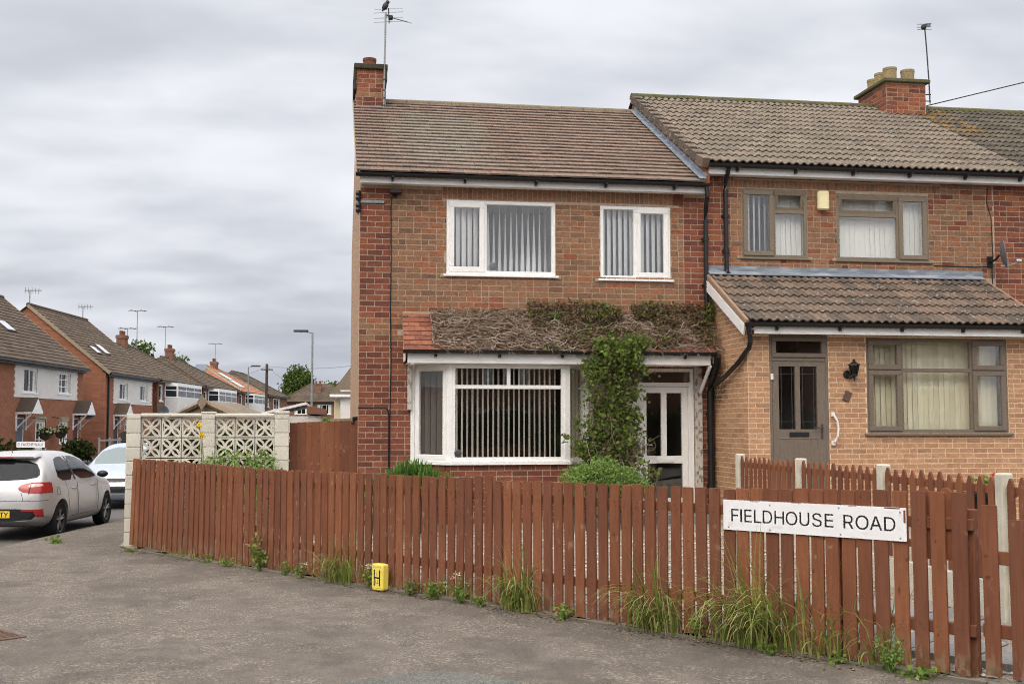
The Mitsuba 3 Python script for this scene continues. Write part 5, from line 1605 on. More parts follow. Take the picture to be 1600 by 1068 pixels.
def strap_shrub(name, label, blobs, n, size, bsdf, seed, cat='shrub', base=None):
    t = thing(name, label, cat)
    mb = MB()
    P = blob_points(blobs, n, seed, .3)
    leaves(mb, P, size, seed + 1, up=.2)
    part(t, 'foliage', mb, bsdf, kind='stuff')
    st = MB()
    for b in blobs:
        for _ in range(5):
            g = np.array([b[0] + rng.uniform(-.1, .1), b[1] + rng.uniform(-.05, .05), GZ])
            e = np.array([b[0] + rng.uniform(-.6, .6) * b[3], b[1] + rng.uniform(-.5, .5) * b[4], b[2] + rng.uniform(0, .7) * b[5]])
            st.tube([g, (g + e) / 2 + [rng.uniform(-.03, .03), 0, .03], e], [.010, .008, .004], 4)
    part(t, 'stem', st, 'm_bark')
    return t


ev = thing('shrub', 'low bright green strap-leaved shrub under the left side of the white bay window', 'shrub')
mb = MB()
for k in range(1500):
    x = rng.triangular(.38, 1.74, 1.0)
    y = 16.25 + rng.uniform(-.22, .22)
    top = 1.02 + .20 * math.exp(-((x - 1.12) / .34) ** 2) + rng.uniform(-.12, .05)
    b = (x, y, top - rng.uniform(.10, .30))
    a = rng.uniform(0, 6.28)
    blade(mb, b, (math.cos(a), math.sin(a)), rng.uniform(.12, .22), .024, rng.uniform(.4, 1.6), segs=3)
part(ev, 'foliage', mb, 'm_leaf_shrub', kind='stuff')
st = MB()
for k in range(24):
    x = rng.uniform(.5, 1.65)
    st.tube([[x, 16.25, GZ], [x + rng.uniform(-.05, .05), 16.25 + rng.uniform(-.1, .1), .95]], [.012, .006], 4)
part(ev, 'stem', st, 'm_bark')
strap_shrub('shrub', 'feathery pale green shrub at the foot of the climber', [(3.46, 15.95, .96, .32, .3, .26), (3.76, 15.9, 1.06, .32, .3, .25), (4.04, 15.95, .95, .30, .3, .22), (4.28, 15.95, .84, .22, .25, .18)], 5200, .036, 'm_leaf_feather', 31)


def noise_ok(s):
    return meshkit.fbm(np.array([s * 1.7, .5, .5]), 3, 9) > .48


def foot(s, off=.05):
    c = on_fence(s, off)
    return np.array([c[0], c[1], 0.0])


def grass_tuft(s, spread, n, lmin, lmax, label, back=.6, lean=0.0, tone=None, group=None):
    mb = MB()
    for k in range(n):
        b = foot(s + rng.gauss(0, spread), rng.uniform(-.06, .09))
        if abs((b[:2] - FA) @ FN) < .034:
            b[:2] += FN * (.05 if rng.random() < .6 else -.03)
        a = rng.gauss(0, 1.0)
        d = FN * math.cos(a) + FD * (math.sin(a) + lean)
        blade(mb, b, d, rng.uniform(lmin, lmax), rng.uniform(.010, .021), rng.uniform(1.2, 3.2) if rng.random() < .8 else rng.uniform(.2, .7))
    return single('grass_tuft', mb, 'm_grass', label, 'grass', group=group)


grass_tuft(4.95, .16, 90, .25, .75, 'straw-tinged grass tuft against the fence left of the yellow hydrant marker')
grass_tuft(7.72, .11, 120, .25, .85, 'arching grass tuft against the middle of the picket fence, right of the hydrant marker')
grass_tuft(9.28, .12, 130, .3, .85, 'long drooping grass tuft against the fence left of the street sign')
grass_tuft(10.30, .17, 210, .4, 1.05, 'largest clump of long green grass below the white street sign')
grass_tuft(10.85, .10, 26, .35, .80, 'thin grass tuft poking through the pickets under the ROAD half of the sign')
grass_tuft(11.25, .05, 16, .25, .6, 'few wispy grass blades between pickets near the right end of the sign')
mb = MB()
for k in range(150):
    c = on_fence(rng.uniform(9.9, 11.35), -rng.uniform(.06, .30))
    blade(mb, (c[0], c[1], .02), (rng.gauss(0, 1), rng.gauss(0, 1)), rng.uniform(.3, .85), .009, rng.uniform(.2, 1.6))
single('long_grass', mb, 'm_grass', 'long grass growing just inside the picket fence behind the street sign', 'grass', kind='stuff')


def weed(s, off, r, h, n, label, bsdf='m_weed', size=.035, flowers=None, stalk=False):
    t = thing('weed', label, 'weed')
    c = foot(s, off)
    mb, st = MB(), MB()
    pts = []
    for k in range(max(4, n // 14)):
        a = rng.uniform(0, 6.28)
        e = c + np.array([math.cos(a) * r * rng.random(), math.sin(a) * r * rng.random(), h * rng.uniform(.35, 1)])
        d = (e[:2] - FA) @ FN
        if d < .04:
            e[:2] += FN * (.04 - d)
        st.tube([c + [rng.uniform(-.02, .02), rng.uniform(-.02, .02), 0], (c + e) / 2 + [0, 0, .02], e], [.004, .003, .002], 4)
        for j in range(14):
            u = rng.uniform(.35, 1.05)
            pts.append(c + (e - c) * u + np.array([rng.gauss(0, 1), rng.gauss(0, 1), rng.gauss(0, .6)]) * size * .7)
    leaves(mb, pts, size, rng.randrange(9999), up=.8)
    part(t, 'foliage', mb, bsdf, kind='stuff')
    part(t, 'stem', st, bsdf)
    if flowers:
        fm = MB()
        for k in range(flowers):
            a = rng.uniform(0, 6.28)
            q = c + np.array([math.cos(a) * r * .7 * rng.random(), math.sin(a) * r * .7 * rng.random(), h * rng.uniform(.85, 1.15)])
            if (q[:2] - FA) @ FN < .04:
                q[:2] += FN * .06
            leaves(fm, q + np.random.default_rng(k).normal(size=(14, 3)) * .016, .022, k)
        part(t, 'flower', fm, 'm_flower_pale')


weed(2.25, .07, .12, .10, 60, 'low pale weed at the fence foot nearest the block wall end')
weed(2.75, .09, .12, .12, 70, 'small leafy weed second along the fence foot from the left')
weed(3.45, .10, .16, .42, 150, 'tall bushy weed against the left part of the picket fence', size=.045)
weed(3.98, .10, .10, .16, 60, 'small dark weed right of the tall bushy weed')
weed(4.30, .10, .10, .16, 70, 'yellowish flowering weed just left of the first grass tuft', flowers=1)
weed(5.52, .08, .10, .26, 70, 'pale-topped weed tucked against the left side of the hydrant marker', flowers=2)
weed(6.20, .09, .16, .16, 150, 'dense low weed just right of the hydrant marker', bsdf='m_leaf_climber', size=.03)
weed(6.58, .11, .15, .20, 150, 'bright bushy weed second to the right of the hydrant marker')
weed(6.95, .11, .16, .24, 150, 'bright weed with a pale flower head left of the middle grass tuft', flowers=1)
weed(7.22, .10, .08, .10, 40, 'tiny weed beside the middle grass tuft')
weed(8.30, .10, .10, .13, 60, 'little bright weed right of the middle grass tuft', size=.045)
weed(9.72, .08, .06, .22, 50, 'upright yellow-green weed just left of the street sign')
weed(10.45, .14, .08, .10, 50, 'small weed at the foot of the large grass clump')
weed(10.98, .09, .08, .08, 40, 'flat weed on the edging strip below the sign')
weed(11.42, .12, .17, .26, 230, 'bushy feathery weed on the edging below the right end of the sign', bsdf='m_leaf_feather', size=.026)
weed(11.64, .13, .10, .08, 60, 'sprawling leafy weed at the far right of the fence foot', size=.05)
weed(.35, .14, .08, .05, 36, 'yellowish little weed at the foot of the end pillar')
# litter of soil, dead leaves and grit along the fence foot
mb = MB()
for k in range(1500):
    s = rng.uniform(.3, 12.3)
    c = on_fence(s, abs(rng.gauss(0, .09)) + .03)
    if noise_ok(s):
        r = rng.uniform(.006, .020)
        v = oc * r * [1, rng.uniform(.5, 1), .45]
        an = rng.random() * 6.28
        v = v @ np.array([[math.cos(an), math.sin(an), 0], [-math.sin(an), math.cos(an), 0], [0, 0, 1]])
        mb.add(v + [c[0], c[1], .026 + r * .2 if abs((c - FA) @ FN) < .075 else .004 + r * .2], of)
key = free('leaf_litter')
labels[key] = {'label': 'brown grit and dead leaf litter along the foot of the picket fence', 'category': 'litter', 'kind': 'stuff'}
put(key, mb, 'm_litter')
mat('m_litter', lambda p, n, uv: pal([(.12, .085, .055), (.085, .065, .045), (.17, .135, .09), (.075, .085, .035), (.22, .18, .12)], uv.x), .95, .1)
mb = MB()
for k in range(520):
    s = rng.uniform(.4, 12.2)
    if not noise_ok(s + 3.3):
        continue
    c = on_fence(s, rng.uniform(.03, .12))
    blade(mb, (c[0], c[1], .02), (rng.gauss(0, 1), rng.gauss(0, 1)), rng.uniform(.04, .16), rng.uniform(.005, .009), rng.uniform(.3, 1.8), segs=3)
key = free('short_grass')
labels[key] = {'label': 'short sparse grass along the foot of the picket fence', 'category': 'grass', 'kind': 'stuff'}
put(key, mb, 'm_grass')
# weed on the road edge by the silver car
tw = thing('weed', 'lone green weed on the road edge behind the silver car', 'weed')
mb = MB()
leaves(mb, np.random.default_rng(5).normal(size=(70, 3)) * [.05, .05, .03] + [-4.02, 17.95, .04], .05, 77, up=.8)
part(tw, 'foliage', mb, 'm_weed', kind='stuff')
# planting in front of the pierced wall
pw = thing('poppy_plant', 'grey-green leafy plant with two yellow flowers in front of the pierced block wall', 'plant')
mb = MB()
P = blob_points([(-1.45, 16.7, 1.18, .40, .14, .20), (-1.0, 16.75, 1.22, .25, .14, .22), (-.95, 16.7, 1.0, .3, .14, .2), (-1.5, 16.7, .9, .4, .15, .25)], 800, 41, .1)
leaves(mb, P, .06, 42, up=.2)
for k in range(200):
    blade(mb, (rng.uniform(-1.85, -.75), 16.72 + rng.uniform(-.08, .08), rng.uniform(.6, .9)), (rng.gauss(0, 1), rng.gauss(0, 1)), rng.uniform(.35, .7), .010, rng.uniform(.1, 1.0))
part(pw, 'foliage', mb, 'm_leaf_feather', kind='stuff')
st = MB()
for k in range(46):
    x = rng.uniform(-1.85, -.75)
    h = rng.uniform(1.15, 1.5)
    st.tube([[x, 16.72, .5], [x + rng.uniform(-.05, .05), 16.7, .9], [x + rng.uniform(-.12, .12), 16.68, h]], [.004, .004, .002], 4)
for q in ((-1.855, 16.66, 1.735), (-1.815, 16.66, 1.60)):
    st.tube([[-1.75, 16.7, .5], [-1.78, 16.68, 1.2], list(q)], .004, 4)
    fm = MB()
    leaves(fm, np.random.default_rng(int(q[2] * 100)).normal(size=(34, 3)) * .016 + q, .036, 5)
    part(pw, 'flower', fm, 'm_flower_yellow')
part(pw, 'stem', st, 'm_grass')
# pots behind the low fence
fp = thing('flower_pot', 'dark pot with a red flower behind the low fence near its right end', 'flower pot')
part(fp, 'pot', MB().lathe([(0, 0), (.17, 0), (.22, .42), (.25, .42), (.25, .46), (.20, .46), (.18, .40), (0, .40)], (6.35, 10.5, .62), 18), 'm_black_plastic', 40)
part(fp, 'stand', MB().lathe([(0, 0), (.2, 0), (.16, .3), (.18, .42), (0, .42)], (6.35, 10.5, .2), 12), 'm_black_plastic', 40)
mb = MB()
leaves(mb, blob_points([(6.35, 10.5, 1.14, .2, .2, .10)], 160, 51, .1), .05, 52, up=.6)
part(fp, 'foliage', mb, 'm_leaf_shrub', kind='stuff')
fm = MB()
leaves(fm, np.random.default_rng(6).normal(size=(18, 3)) * .018 + [6.38, 10.45, 1.25], .03, 53)
part(fp, 'flower', fm, 'm_flower_red')
# ------------------------------------------------------------------ parked cars
from scipy.interpolate import PchipInterpolator as Pch
ROAD = -.17


def to_manifold(v, f):
    return manifold3d.Manifold(manifold3d.Mesh(np.asarray(v, np.float32), np.asarray(f, np.uint32)))


def man_arrays(m):
    q = m.to_mesh()
    return np.array(q.vert_properties[:, :3], float), np.array(q.tri_verts, int)


def car_body(L=4.05, W=.86):
    xs = np.concatenate([np.linspace(0, .12, 7), np.linspace(.16, .9, 16), np.linspace(.98, 2.6, 24), np.linspace(2.66, 3.7, 20), np.linspace(3.74, L, 12)])
    top = Pch([0, .05, .12, .22, .36, .50, .70, 1.2, 1.8, 2.25, 2.7, 3.0, 3.25, 3.6, 3.85, 3.98, L], [.70, .93, 1.0, 1.14, 1.31, 1.395, 1.43, 1.455, 1.45, 1.385, 1.17, 1.02, .965, .90, .80, .66, .50])
    belt = Pch([0, .1, .4, 1.5, 2.7, 3.2, 3.8, L], [.66, .90, .955, .925, .90, .885, .76, .49])
    hw = Pch([0, .04, .12, .3, .8, 2.0, 3.2, 3.6, 3.85, 3.98, L], [.60, .70, .77, .825, W, W, .85, .81, .70, .56, .42])
    bot = Pch([0, .3, .6, 3.5, 3.9, L], [.34, .24, .20, .19, .22, .36])
    rings = []
    N = 26
    for x in xs:
        b, t, bl, w = float(bot(x)), float(top(x)), float(belt(x)), float(hw(x))
        bl = min(bl, t - .012)
        gh = t - bl
        wt = w - .03 - .42 * max(gh - .06, 0) - .06 * min(1, gh / .1)
        cp = [(0, b), (w * .80, b), (w * .95, b + .06), (w * .985, b + .16), (w, (b + bl) / 2 + .02), (w * .975, bl - .09), (w * .955, bl - .012), (w * .945 - .01, bl + .01 * (gh > .05)), ((w * .93 + wt) / 2 + .012, bl + gh * .5), (wt, bl + gh * .88), (wt - .10 * min(1, gh / .3) - .02, t - .012 * min(1, gh / .1)), (wt * .45, t - .001), (0, t)]
        cp = np.array(cp)
        d = np.concatenate([[0], np.cumsum(np.linalg.norm(np.diff(cp, axis=0), axis=1) + 1e-6)])
        u = np.linspace(0, d[-1], N)
        y = np.interp(u, d, cp[:, 0])
        z = np.interp(u, d, cp[:, 1])
        for _ in range(1):
            y[1:-1] = .25 * y[:-2] + .5 * y[1:-1] + .25 * y[2:]
            z[1:-1] = .25 * z[:-2] + .5 * z[1:-1] + .25 * z[2:]
        right = np.stack([np.full(N, x), -y, z], 1)
        left = np.stack([np.full(N, x), y, z], 1)[1:-1][::-1]
        rings.append(np.vstack([right, left]))
    R = np.array(rings)
    n, m = R.shape[:2]
    v = R.reshape(-1, 3)
    i, j = np.meshgrid(np.arange(n - 1), np.arange(m), indexing='ij')
    q = np.stack([i * m + j, i * m + (j + 1) % m, (i + 1) * m + (j + 1) % m, (i + 1) * m + j], -1).reshape(-1, 4)
    f = np.vstack([q[:, [0, 1, 2]], q[:, [0, 2, 3]]])
    c0, c1 = len(v), len(v) + 1
    v = np.vstack([v, R[0].mean(0), R[-1].mean(0)])
    k = np.arange(m)
    f = np.vstack([f, np.stack([k, np.full(m, c0), (k + 1) % m], 1), np.stack([(n - 1) * m + k, (n - 1) * m + (k + 1) % m, np.full(m, c1)], 1)])
    t = trimesh.Trimesh(v, f, process=False)
    if t.volume < 0:
        f = f[:, ::-1]
    return to_manifold(v, f)


CAR = car_body()
WR, WXR, WXF = .305, .72, 3.29


def cyl_y(x, z, r, y0, y1, n=36):
    c = manifold3d.Manifold.cylinder(y1 - y0, r, r, n)
    return c.rotate([-90, 0, 0]).translate([x, y0, z])


shell = CAR
for x in (WXR, WXF):
    for y0, y1 in ((-1, -.56), (.56, 1)):
        shell = shell - cyl_y(x, WR + .005, .355, y0, y1)


def prism_y(pts, y0, y1):
    c = manifold3d.CrossSection([np.array(pts, float)], manifold3d.FillRule.NonZero)
    m = manifold3d.Manifold.extrude(c, y1 - y0)
    # (x, z, up) -> (x, y, z)
    return m.transform(np.array([[1, 0, 0, 0], [0, 0, 1, y0], [0, 1, 0, 0]], float)) if True else m


def prism_x(pts, x0, x1):
    """pts are (y, z); extruded along x."""
    c = manifold3d.CrossSection([np.array(pts, float)], manifold3d.FillRule.NonZero)
    m = manifold3d.Manifold.extrude(c, x1 - x0)
    return m.transform(np.array([[0, 0, 1, x0], [1, 0, 0, 0], [0, 1, 0, 0]], float))


def smooth_poly(pts, n=1):
    p = np.array(pts, float)
    for _ in range(n):
        a, b = p, np.roll(p, -1, 0)
        p = np.stack([a * .75 + b * .25, a * .25 + b * .75], 1).reshape(-1, 2)
    return p


def patch(pr, shift, src=None):
    m = (src or CAR) ^ pr
    return m.translate(shift)


def build_car(name, label, origin, heading, paint, group=None, extra=None):
    t = thing(name, label, 'car', group)
    h = np.array([math.cos(heading), math.sin(heading), 0])
    l = np.array([-h[1], h[0], 0])
    M = frame(origin, h, l, [0, 0, 1])
    TM = tmat(M)

    def add(parent, nm, m, mt, sm=35, label=None):
        a = man_arrays(m) if isinstance(m, manifold3d.Manifold) else m
        return part(parent, nm, a, mt, sm, label, M=TM)

    add(t, 'body', shell, paint, 40)
    wells = MB()
    for x in (WXR, WXF):
        wells.box(x - .36, x + .36, -.555, .555, .22, .66)
    put_ = part(t, 'underbody', wells, 'm_rubber', M=TM)
    side_r = smooth_poly([(.66, .965), (.74, 1.22), (.92, 1.345), (1.42, 1.362), (1.47, .955)], 1)
    side_f = smooth_poly([(1.55, .952), (1.49, 1.362), (1.95, 1.352), (2.30, 1.26), (2.72, 1.0), (2.66, .948)], 1)
    for sgn in (-1, 1):
        y0, y1 = (-1.2, -.3) if sgn < 0 else (.3, 1.2)
        for pts in (side_r, side_f):
            add(t, 'side_window', patch(prism_y(pts, y0, y1), [0, .006 * sgn, 0]), 'm_dark_glass' if pts is side_f else 'm_privacy_glass', 30)
        add(t, 'pillar', patch(prism_y([(1.462, .955), (1.44, 1.365), (1.50, 1.365), (1.56, .95)], y0, y1), [0, .0045 * sgn, 0]), 'm_black_plastic', 30)
        add(t, 'sill_trim', patch(prism_y([(1.12, .225), (1.12, .262), (2.9, .262), (2.9, .225)], y0 - .1, y1 + .1), [0, .006 * sgn, 0]), paint, 30)
        for x, nm in ((WXR, 'wheel'), (WXF, 'wheel')):
            w = free(t + '__' + nm)
            yo = sgn * .74
            prof = [(.20, -.09), (.285, -.098), (.300, -.08), (WR, -.05), (WR, .05), (.300, .08), (.285, .098), (.20, .09), (.195, .05), (.195, -.05), (.20, -.09)]
            put(w, MB().lathe(prof, (x, yo, WR), 32, (0, sgn, 0)), 'm_rubber', 40, TM)
            rm_ = MB()
            rm_.lathe([(.205, .085), (.198, .092), (.185, .08), (.18, -.02), (.0, -.02)], (x, yo, WR), 28, (0, sgn, 0))
            part(w, 'rim', rm_, 'm_dark_metal', 40, M=TM)
            sp = MB()
            for k in range(5):
                for dd in (-.16, .16):
                    a = k * 2 * math.pi / 5 + .3
                    p0 = np.array([x + math.cos(a + dd * .5) * .03, yo + sgn * .065, WR + math.sin(a + dd * .5) * .03])
                    p1 = np.array([x + math.cos(a + dd) * .188, yo + sgn * .078, WR + math.sin(a + dd) * .188])
                    sp.tube([p0, p1], [.020, .013], 6)
            sp.lathe([(0, .085), (.035, .08), (.04, .05)], (x, yo, WR), 14, (0, sgn, 0))
            part(w, 'spoke', sp, 'm_alloy', 40, M=TM)
        for x in (1.36, 2.42):
            hb = MB().tube([[x - .09, sgn * .835, .81], [x - .06, sgn * .868, .815], [x + .06, sgn * .868, .815], [x + .09, sgn * .835, .81]], .013, 8)
            part(t, 'door_handle', hb, 'm_chrome', 40, M=TM)
        mm = trimesh.creation.icosphere(2, 1)
        mm.apply_scale([.07, .10, .062])
        mm.apply_translation([2.62, sgn * .94, 1.0])
        mi_ = part(t, 'mirror', (np.array(mm.vertices), np.array(mm.faces)), 'm_black_plastic' if sgn < 0 else paint, True, M=TM)
        gl = MB()
        for x in (1.50, 2.62):
            gl.tube([[x, sgn * .866, .34], [x + .02, sgn * .868, .62], [x + .01, sgn * .838, .90]], .004, 4)
        part(t, 'door_seam', gl, 'm_black_plastic', M=TM)
    for sgn in (-1, 1):
        y0, y1 = (-1.2, -.3) if sgn < 0 else (.3, 1.2)
        sm_ = []
        for a, b in (((.98, .95), (1.06, .60)), ((1.06, .60), (1.14, .40)), ((1.14, .335), (2.60, .335)), ((.52, .86), (.52, .74)), ((.52, .74), (.63, .74)), ((.63, .74), (.63, .86)), ((.63, .86), (.52, .86))):
            d_ = np.array(b) - np.array(a)
            n_ = np.array([-d_[1], d_[0]]) / np.linalg.norm(d_) * .0035
            sm_ = [np.array(a) + n_, np.array(a) - n_, np.array(b) - n_, np.array(b) + n_]
            pp = [tuple(q) for q in (sm_[::-1] if np.cross(sm_[1] - sm_[0], sm_[2] - sm_[0]) < 0 else sm_)]
            add(t, 'panel_seam', patch(prism_y(pp, y0, y1), [0, .003 * sgn, 0]), 'm_black_plastic', 30)
    # rear
    rear_win = smooth_poly([(-.60, 1.02), (-.66, 1.10), (-.52, 1.30), (0, 1.335), (.52, 1.30), (.66, 1.10), (.60, 1.02), (0, .985)], 1)
    add(t, 'rear_window', patch(prism_x(rear_win, -.1, .55), [-.006, 0, .004]), 'm_dark_glass', 30)
    sp = manifold3d.Manifold.hull_points(np.array([[.30, -.52, 1.352], [.30, .52, 1.352], [.60, -.56, 1.40], [.60, .56, 1.40], [.285, -.50, 1.378], [.285, .50, 1.378], [.60, -.52, 1.435], [.60, .52, 1.435]]))
    add(t, 'spoiler', sp, paint, 30)
    add(t, 'brake_light', manifold3d.Manifold.cube([.02, .32, .022], True).translate([.284, 0, 1.364]), 'm_lamp_red', 30)
    part(t, 'rear_wiper', MB().tube([[.15, .02, 1.02], [.165, -.10, 1.045], [.17, -.38, 1.05]], .010, 6).tube([[.12, .02, 1.0], [.16, .02, 1.025]], .022, 6), 'm_black_plastic', M=TM)
    for sgn in (-1, 1):
        lampp = smooth_poly([(sgn * .34, .865), (sgn * .42, .945), (sgn * .70, .975), (sgn * .95, .93), (sgn * .95, .79), (sgn * .46, .79)][::sgn], 1)
        add(t, 'rear_lamp', patch(prism_x(lampp, -.1, .36), [-.008, .006 * sgn, 0]), 'm_lamp_red', 30)
        lc = smooth_poly([(sgn * .50, .895), (sgn * .55, .945), (sgn * .68, .95), (sgn * .80, .915), (sgn * .62, .89)][::sgn], 1)
        add(t, 'lamp_lens', patch(prism_x(lc, -.1, .14), [-.013, .008 * sgn, 0]), 'm_lamp_clear', 30)
        rf_ = [(sgn * .42, .505), (sgn * .42, .53), (sgn * .75, .535), (sgn * .75, .41), (sgn * .66, .41), (sgn * .62, .50)][::sgn]
        add(t, 'reflector', patch(prism_x(rf_, -.1, .20), [-.012, .004 * sgn, 0]), 'm_lamp_red', 30)
    add(t, 'bumper_insert', patch(prism_x(smooth_poly([(-.66, .54), (.66, .54), (.70, .46), (.56, .34), (-.56, .34), (-.70, .46)], 1), -.1, .2), [-.007, 0, 0]), 'm_black_plastic', 30)
    add(t, 'bumper_seam', patch(prism_x([(-.8, .665), (.8, .665), (.8, .673), (-.8, .673)], -.1, .22), [-.003, 0, 0]), 'm_black_plastic', 30)
    for sgn in (-1, 1):
        add(t, 'tailgate_seam', patch(prism_x([(sgn * .455, .68), (sgn * .463, .68), (sgn * .423, .80), (sgn * .415, .80)][::sgn], -.1, .2), [-.004, 0, 0]), 'm_black_plastic', 30)
        add(t, 'lamp_divider', patch(prism_x([(sgn * .535, .78), (sgn * .547, .78), (sgn * .575, .96), (sgn * .563, .96)][::sgn], -.1, .2), [-.014, 0, 0]), 'm_black_plastic', 30)
    pl = free(t + '__number_plate')
    put(pl, MB().box(-.022, -.008, -.26, .26, .395, .505, ch=.004), 'm_plate_yellow', False, TM)
    if extra == 'silver':
        x = None
        tm = meshkit.text_mesh('TY', .075, .002, bold=True)
        v = np.array(tm.vertices)
        v[:, 0] = v[:, 0] - tm.bounds[1, 0]
        Rr_ = frame([-.0225, -.235, .412], [0, -1, 0], [0, 0, 1], [-1, 0, 0])
        v = v @ Rr_[:3, :3].T + Rr_[:3, 3]
        part(pl, 'lettering', MB().add(v, np.array(tm.faces), (.3, .3)), 'm_sign_black', M=TM, label='black letters TY at the end of the plate')
    part(t, 'badge', MB().lathe([(0, .012), (.05, .010), (.062, 0)], (.045, 0, .80), 24, (-1, 0, .25)), 'm_chrome', 40, M=TM)
    part(t, 'roof_aerial', MB().tube([[.72, 0, 1.42], [.70, 0, 1.46], [.60, 0, 1.56]], [.012, .007, .004], 6), 'm_black_plastic', M=TM)
    # front
    scr = smooth_poly([(-.50, 1.36), (.50, 1.36), (.70, 1.0), (.4, .985), (-.4, .985), (-.70, 1.0)], 1)
    add(t, 'windscreen', patch(prism_x(scr, 2.0, 3.05), [.004, 0, .004]), 'm_windscreen', 30)
    for sgn in (-1, 1):
        hl = smooth_poly([(sgn * .46, .68), (sgn * .52, .76), (sgn * .82, .82), (sgn * .82, .70)][::sgn], 1)
        add(t, 'headlamp', patch(prism_x(hl, 3.4, 4.2), [.008, .004 * sgn, .003]), 'm_lamp_clear', 30)
    add(t, 'grille', patch(prism_x(smooth_poly([(-.34, .62), (.34, .62), (.38, .70), (-.38, .70)], 1), 3.6, 4.2), [.008, 0, 0]), 'm_black_plastic', 30)
    add(t, 'lower_grille', patch(prism_x(smooth_poly([(-.62, .38), (.62, .38), (.5, .53), (-.5, .53)], 1), 3.6, 4.2), [.008, 0, 0]), 'm_black_plastic', 30)
    return t


RWp, FWp = np.array([-4.56, 20.55]), np.array([-4.31, 22.95])
hd = math.atan2(*(FWp - RWp)[::-1])
h = np.array([math.cos(hd), math.sin(hd)])
l = np.array([-h[1], h[0]])
o1 = RWp + l * .80 - h * .72
build_car('parked_car', 'silver-beige hatchback seen from behind, nearest car at the kerb on the left', [*o1, ROAD], hd, 'm_paint_silver', 'cars parked along the kerb', 'silver')
build_car('parked_car', 'pale blue car facing the camera, half hidden by the end pillar of the block wall', [-4.78, 31.0, ROAD], math.radians(-91), 'm_paint_blue', 'cars parked along the kerb')
# ------------------------------------------------------------------ the side street behind
SA = math.radians(6.7)
SD = np.array([math.sin(SA), math.cos(SA), 0])
RD = np.array([math.cos(SA), -math.sin(SA), 0])
ZU = np.array([0, 0, 1.0])
ROADZ = -.2


def SP(r, s, z=0.0):
    return RD * r + SD * s + ZU * z


def street_face(r, s=0.0):
    """A wall that looks across the street (towards +r): x runs away from the camera."""
    return frame(SP(r, s), SD, -RD, ZU)


def back_face(s):
    """A wall that looks back along the street towards the camera: x runs to the right."""
    return frame(SP(0, s), RD, SD, ZU)


def far_window(holder, M, x0, x1, z0, z1, nx=2, vent=True, name='window', sill=True, bars=0, mt='m_upvc', glass='m_privacy_glass'):
    w = free(holder + '__' + name)
    fr = MB()
    ring(fr, M, x0, x1, z0, z1, .07, .02, .09, ch=.004)
    for i in range(1, nx):
        x = x0 + (x1 - x0) * i / nx
        fr.box(x - .035, x + .035, .022, .085, z0 + .07, z1 - .07, M=M)
    zt = z1 - (z1 - z0) * .32
    if vent == 'all':
        fr.box(x0 + .07, x1 - .07, .0215, .08, zt - .03, zt + .03, M=M)
    for i in range(bars):
        z = z0 + (z1 - z0) * (i + 1) / (bars + 1)
        fr.box(x0 + .07, x1 - .07, .021, .08, z - .018, z + .018, M=M)
    put(w, fr, mt)
    part(w, 'pane', MB().quad(*[(M @ np.array([a, .07, b, 1]))[:3] for a, b in ((x0, z0), (x1, z0), (x1, z1), (x0, z1))]), glass)
    for a, b in ((x0 + .10, x0 + .10 + (x1 - x0) * .16), (x1 - .10 - (x1 - x0) * .16, x1 - .10)):
        part(w, 'curtain', MB().box(a, b, .066, .0695, z0 + .07, z1 - .07, M=M), 'm_blind_pale')
    if vent is True:
        xm = x0 + (x1 - x0) / nx
        Ms = rotx(M, z1 - .05, .02, math.radians(28))
        sm = MB()
        ring(sm, Ms, x0 + .04 if nx == 1 else xm, x1 - .04, zt, z1 - .04, .06, .0, .04, ch=.004)
        part(w, 'open_vent', sm, mt)
    if sill:
        part(w, 'sill', MB().box(x0 - .06, x1 + .06, -.06, .1, z0 - .07, z0 - .002, M=M), mt)
    return w


def tile_rows(M, x0, x1, L, gauge, seed=0, hip0=0.0, hip1=0.0):
    """Overlapping courses on a roof plane; hip0 and hip1 are how far the ends draw in at the top."""
    mb = MB()
    n = max(3, int(L / gauge))
    for r in range(n):
        s0, s1 = L * r / n, L * (r + 1) / n + .03
        a0, a1 = x0 + hip0 * s0 / L, x1 - hip1 * s0 / L
        b0, b1 = x0 + hip0 * min(1, s1 / L), x1 - hip1 * min(1, s1 / L)
        k = max(1, int((a1 - a0) / .6))
        for i in range(k):
            u0, u1 = i / k, (i + 1) / k
            li = .05 + rng.uniform(-.006, .006)
            v = np.array([[a0 + (a1 - a0) * u0, s0, li], [a0 + (a1 - a0) * u1, s0, li], [b0 + (b1 - b0) * u1, s1, .015], [b0 + (b1 - b0) * u0, s1, .015],
                          [a0 + (a1 - a0) * u0, s0, 0], [a0 + (a1 - a0) * u1, s0, 0]])
            v = v @ M[:3, :3].T + M[:3, 3]
            mb.add(v, [[0, 1, 2, 3], [4, 5, 1, 0]])
    return mb


def plane_frame(p0, xdir, updir):
    updir = np.array(updir, float)
    L = np.linalg.norm(updir)
    u = updir / L
    return frame(p0, xdir, u, np.cross(xdir, u)), L


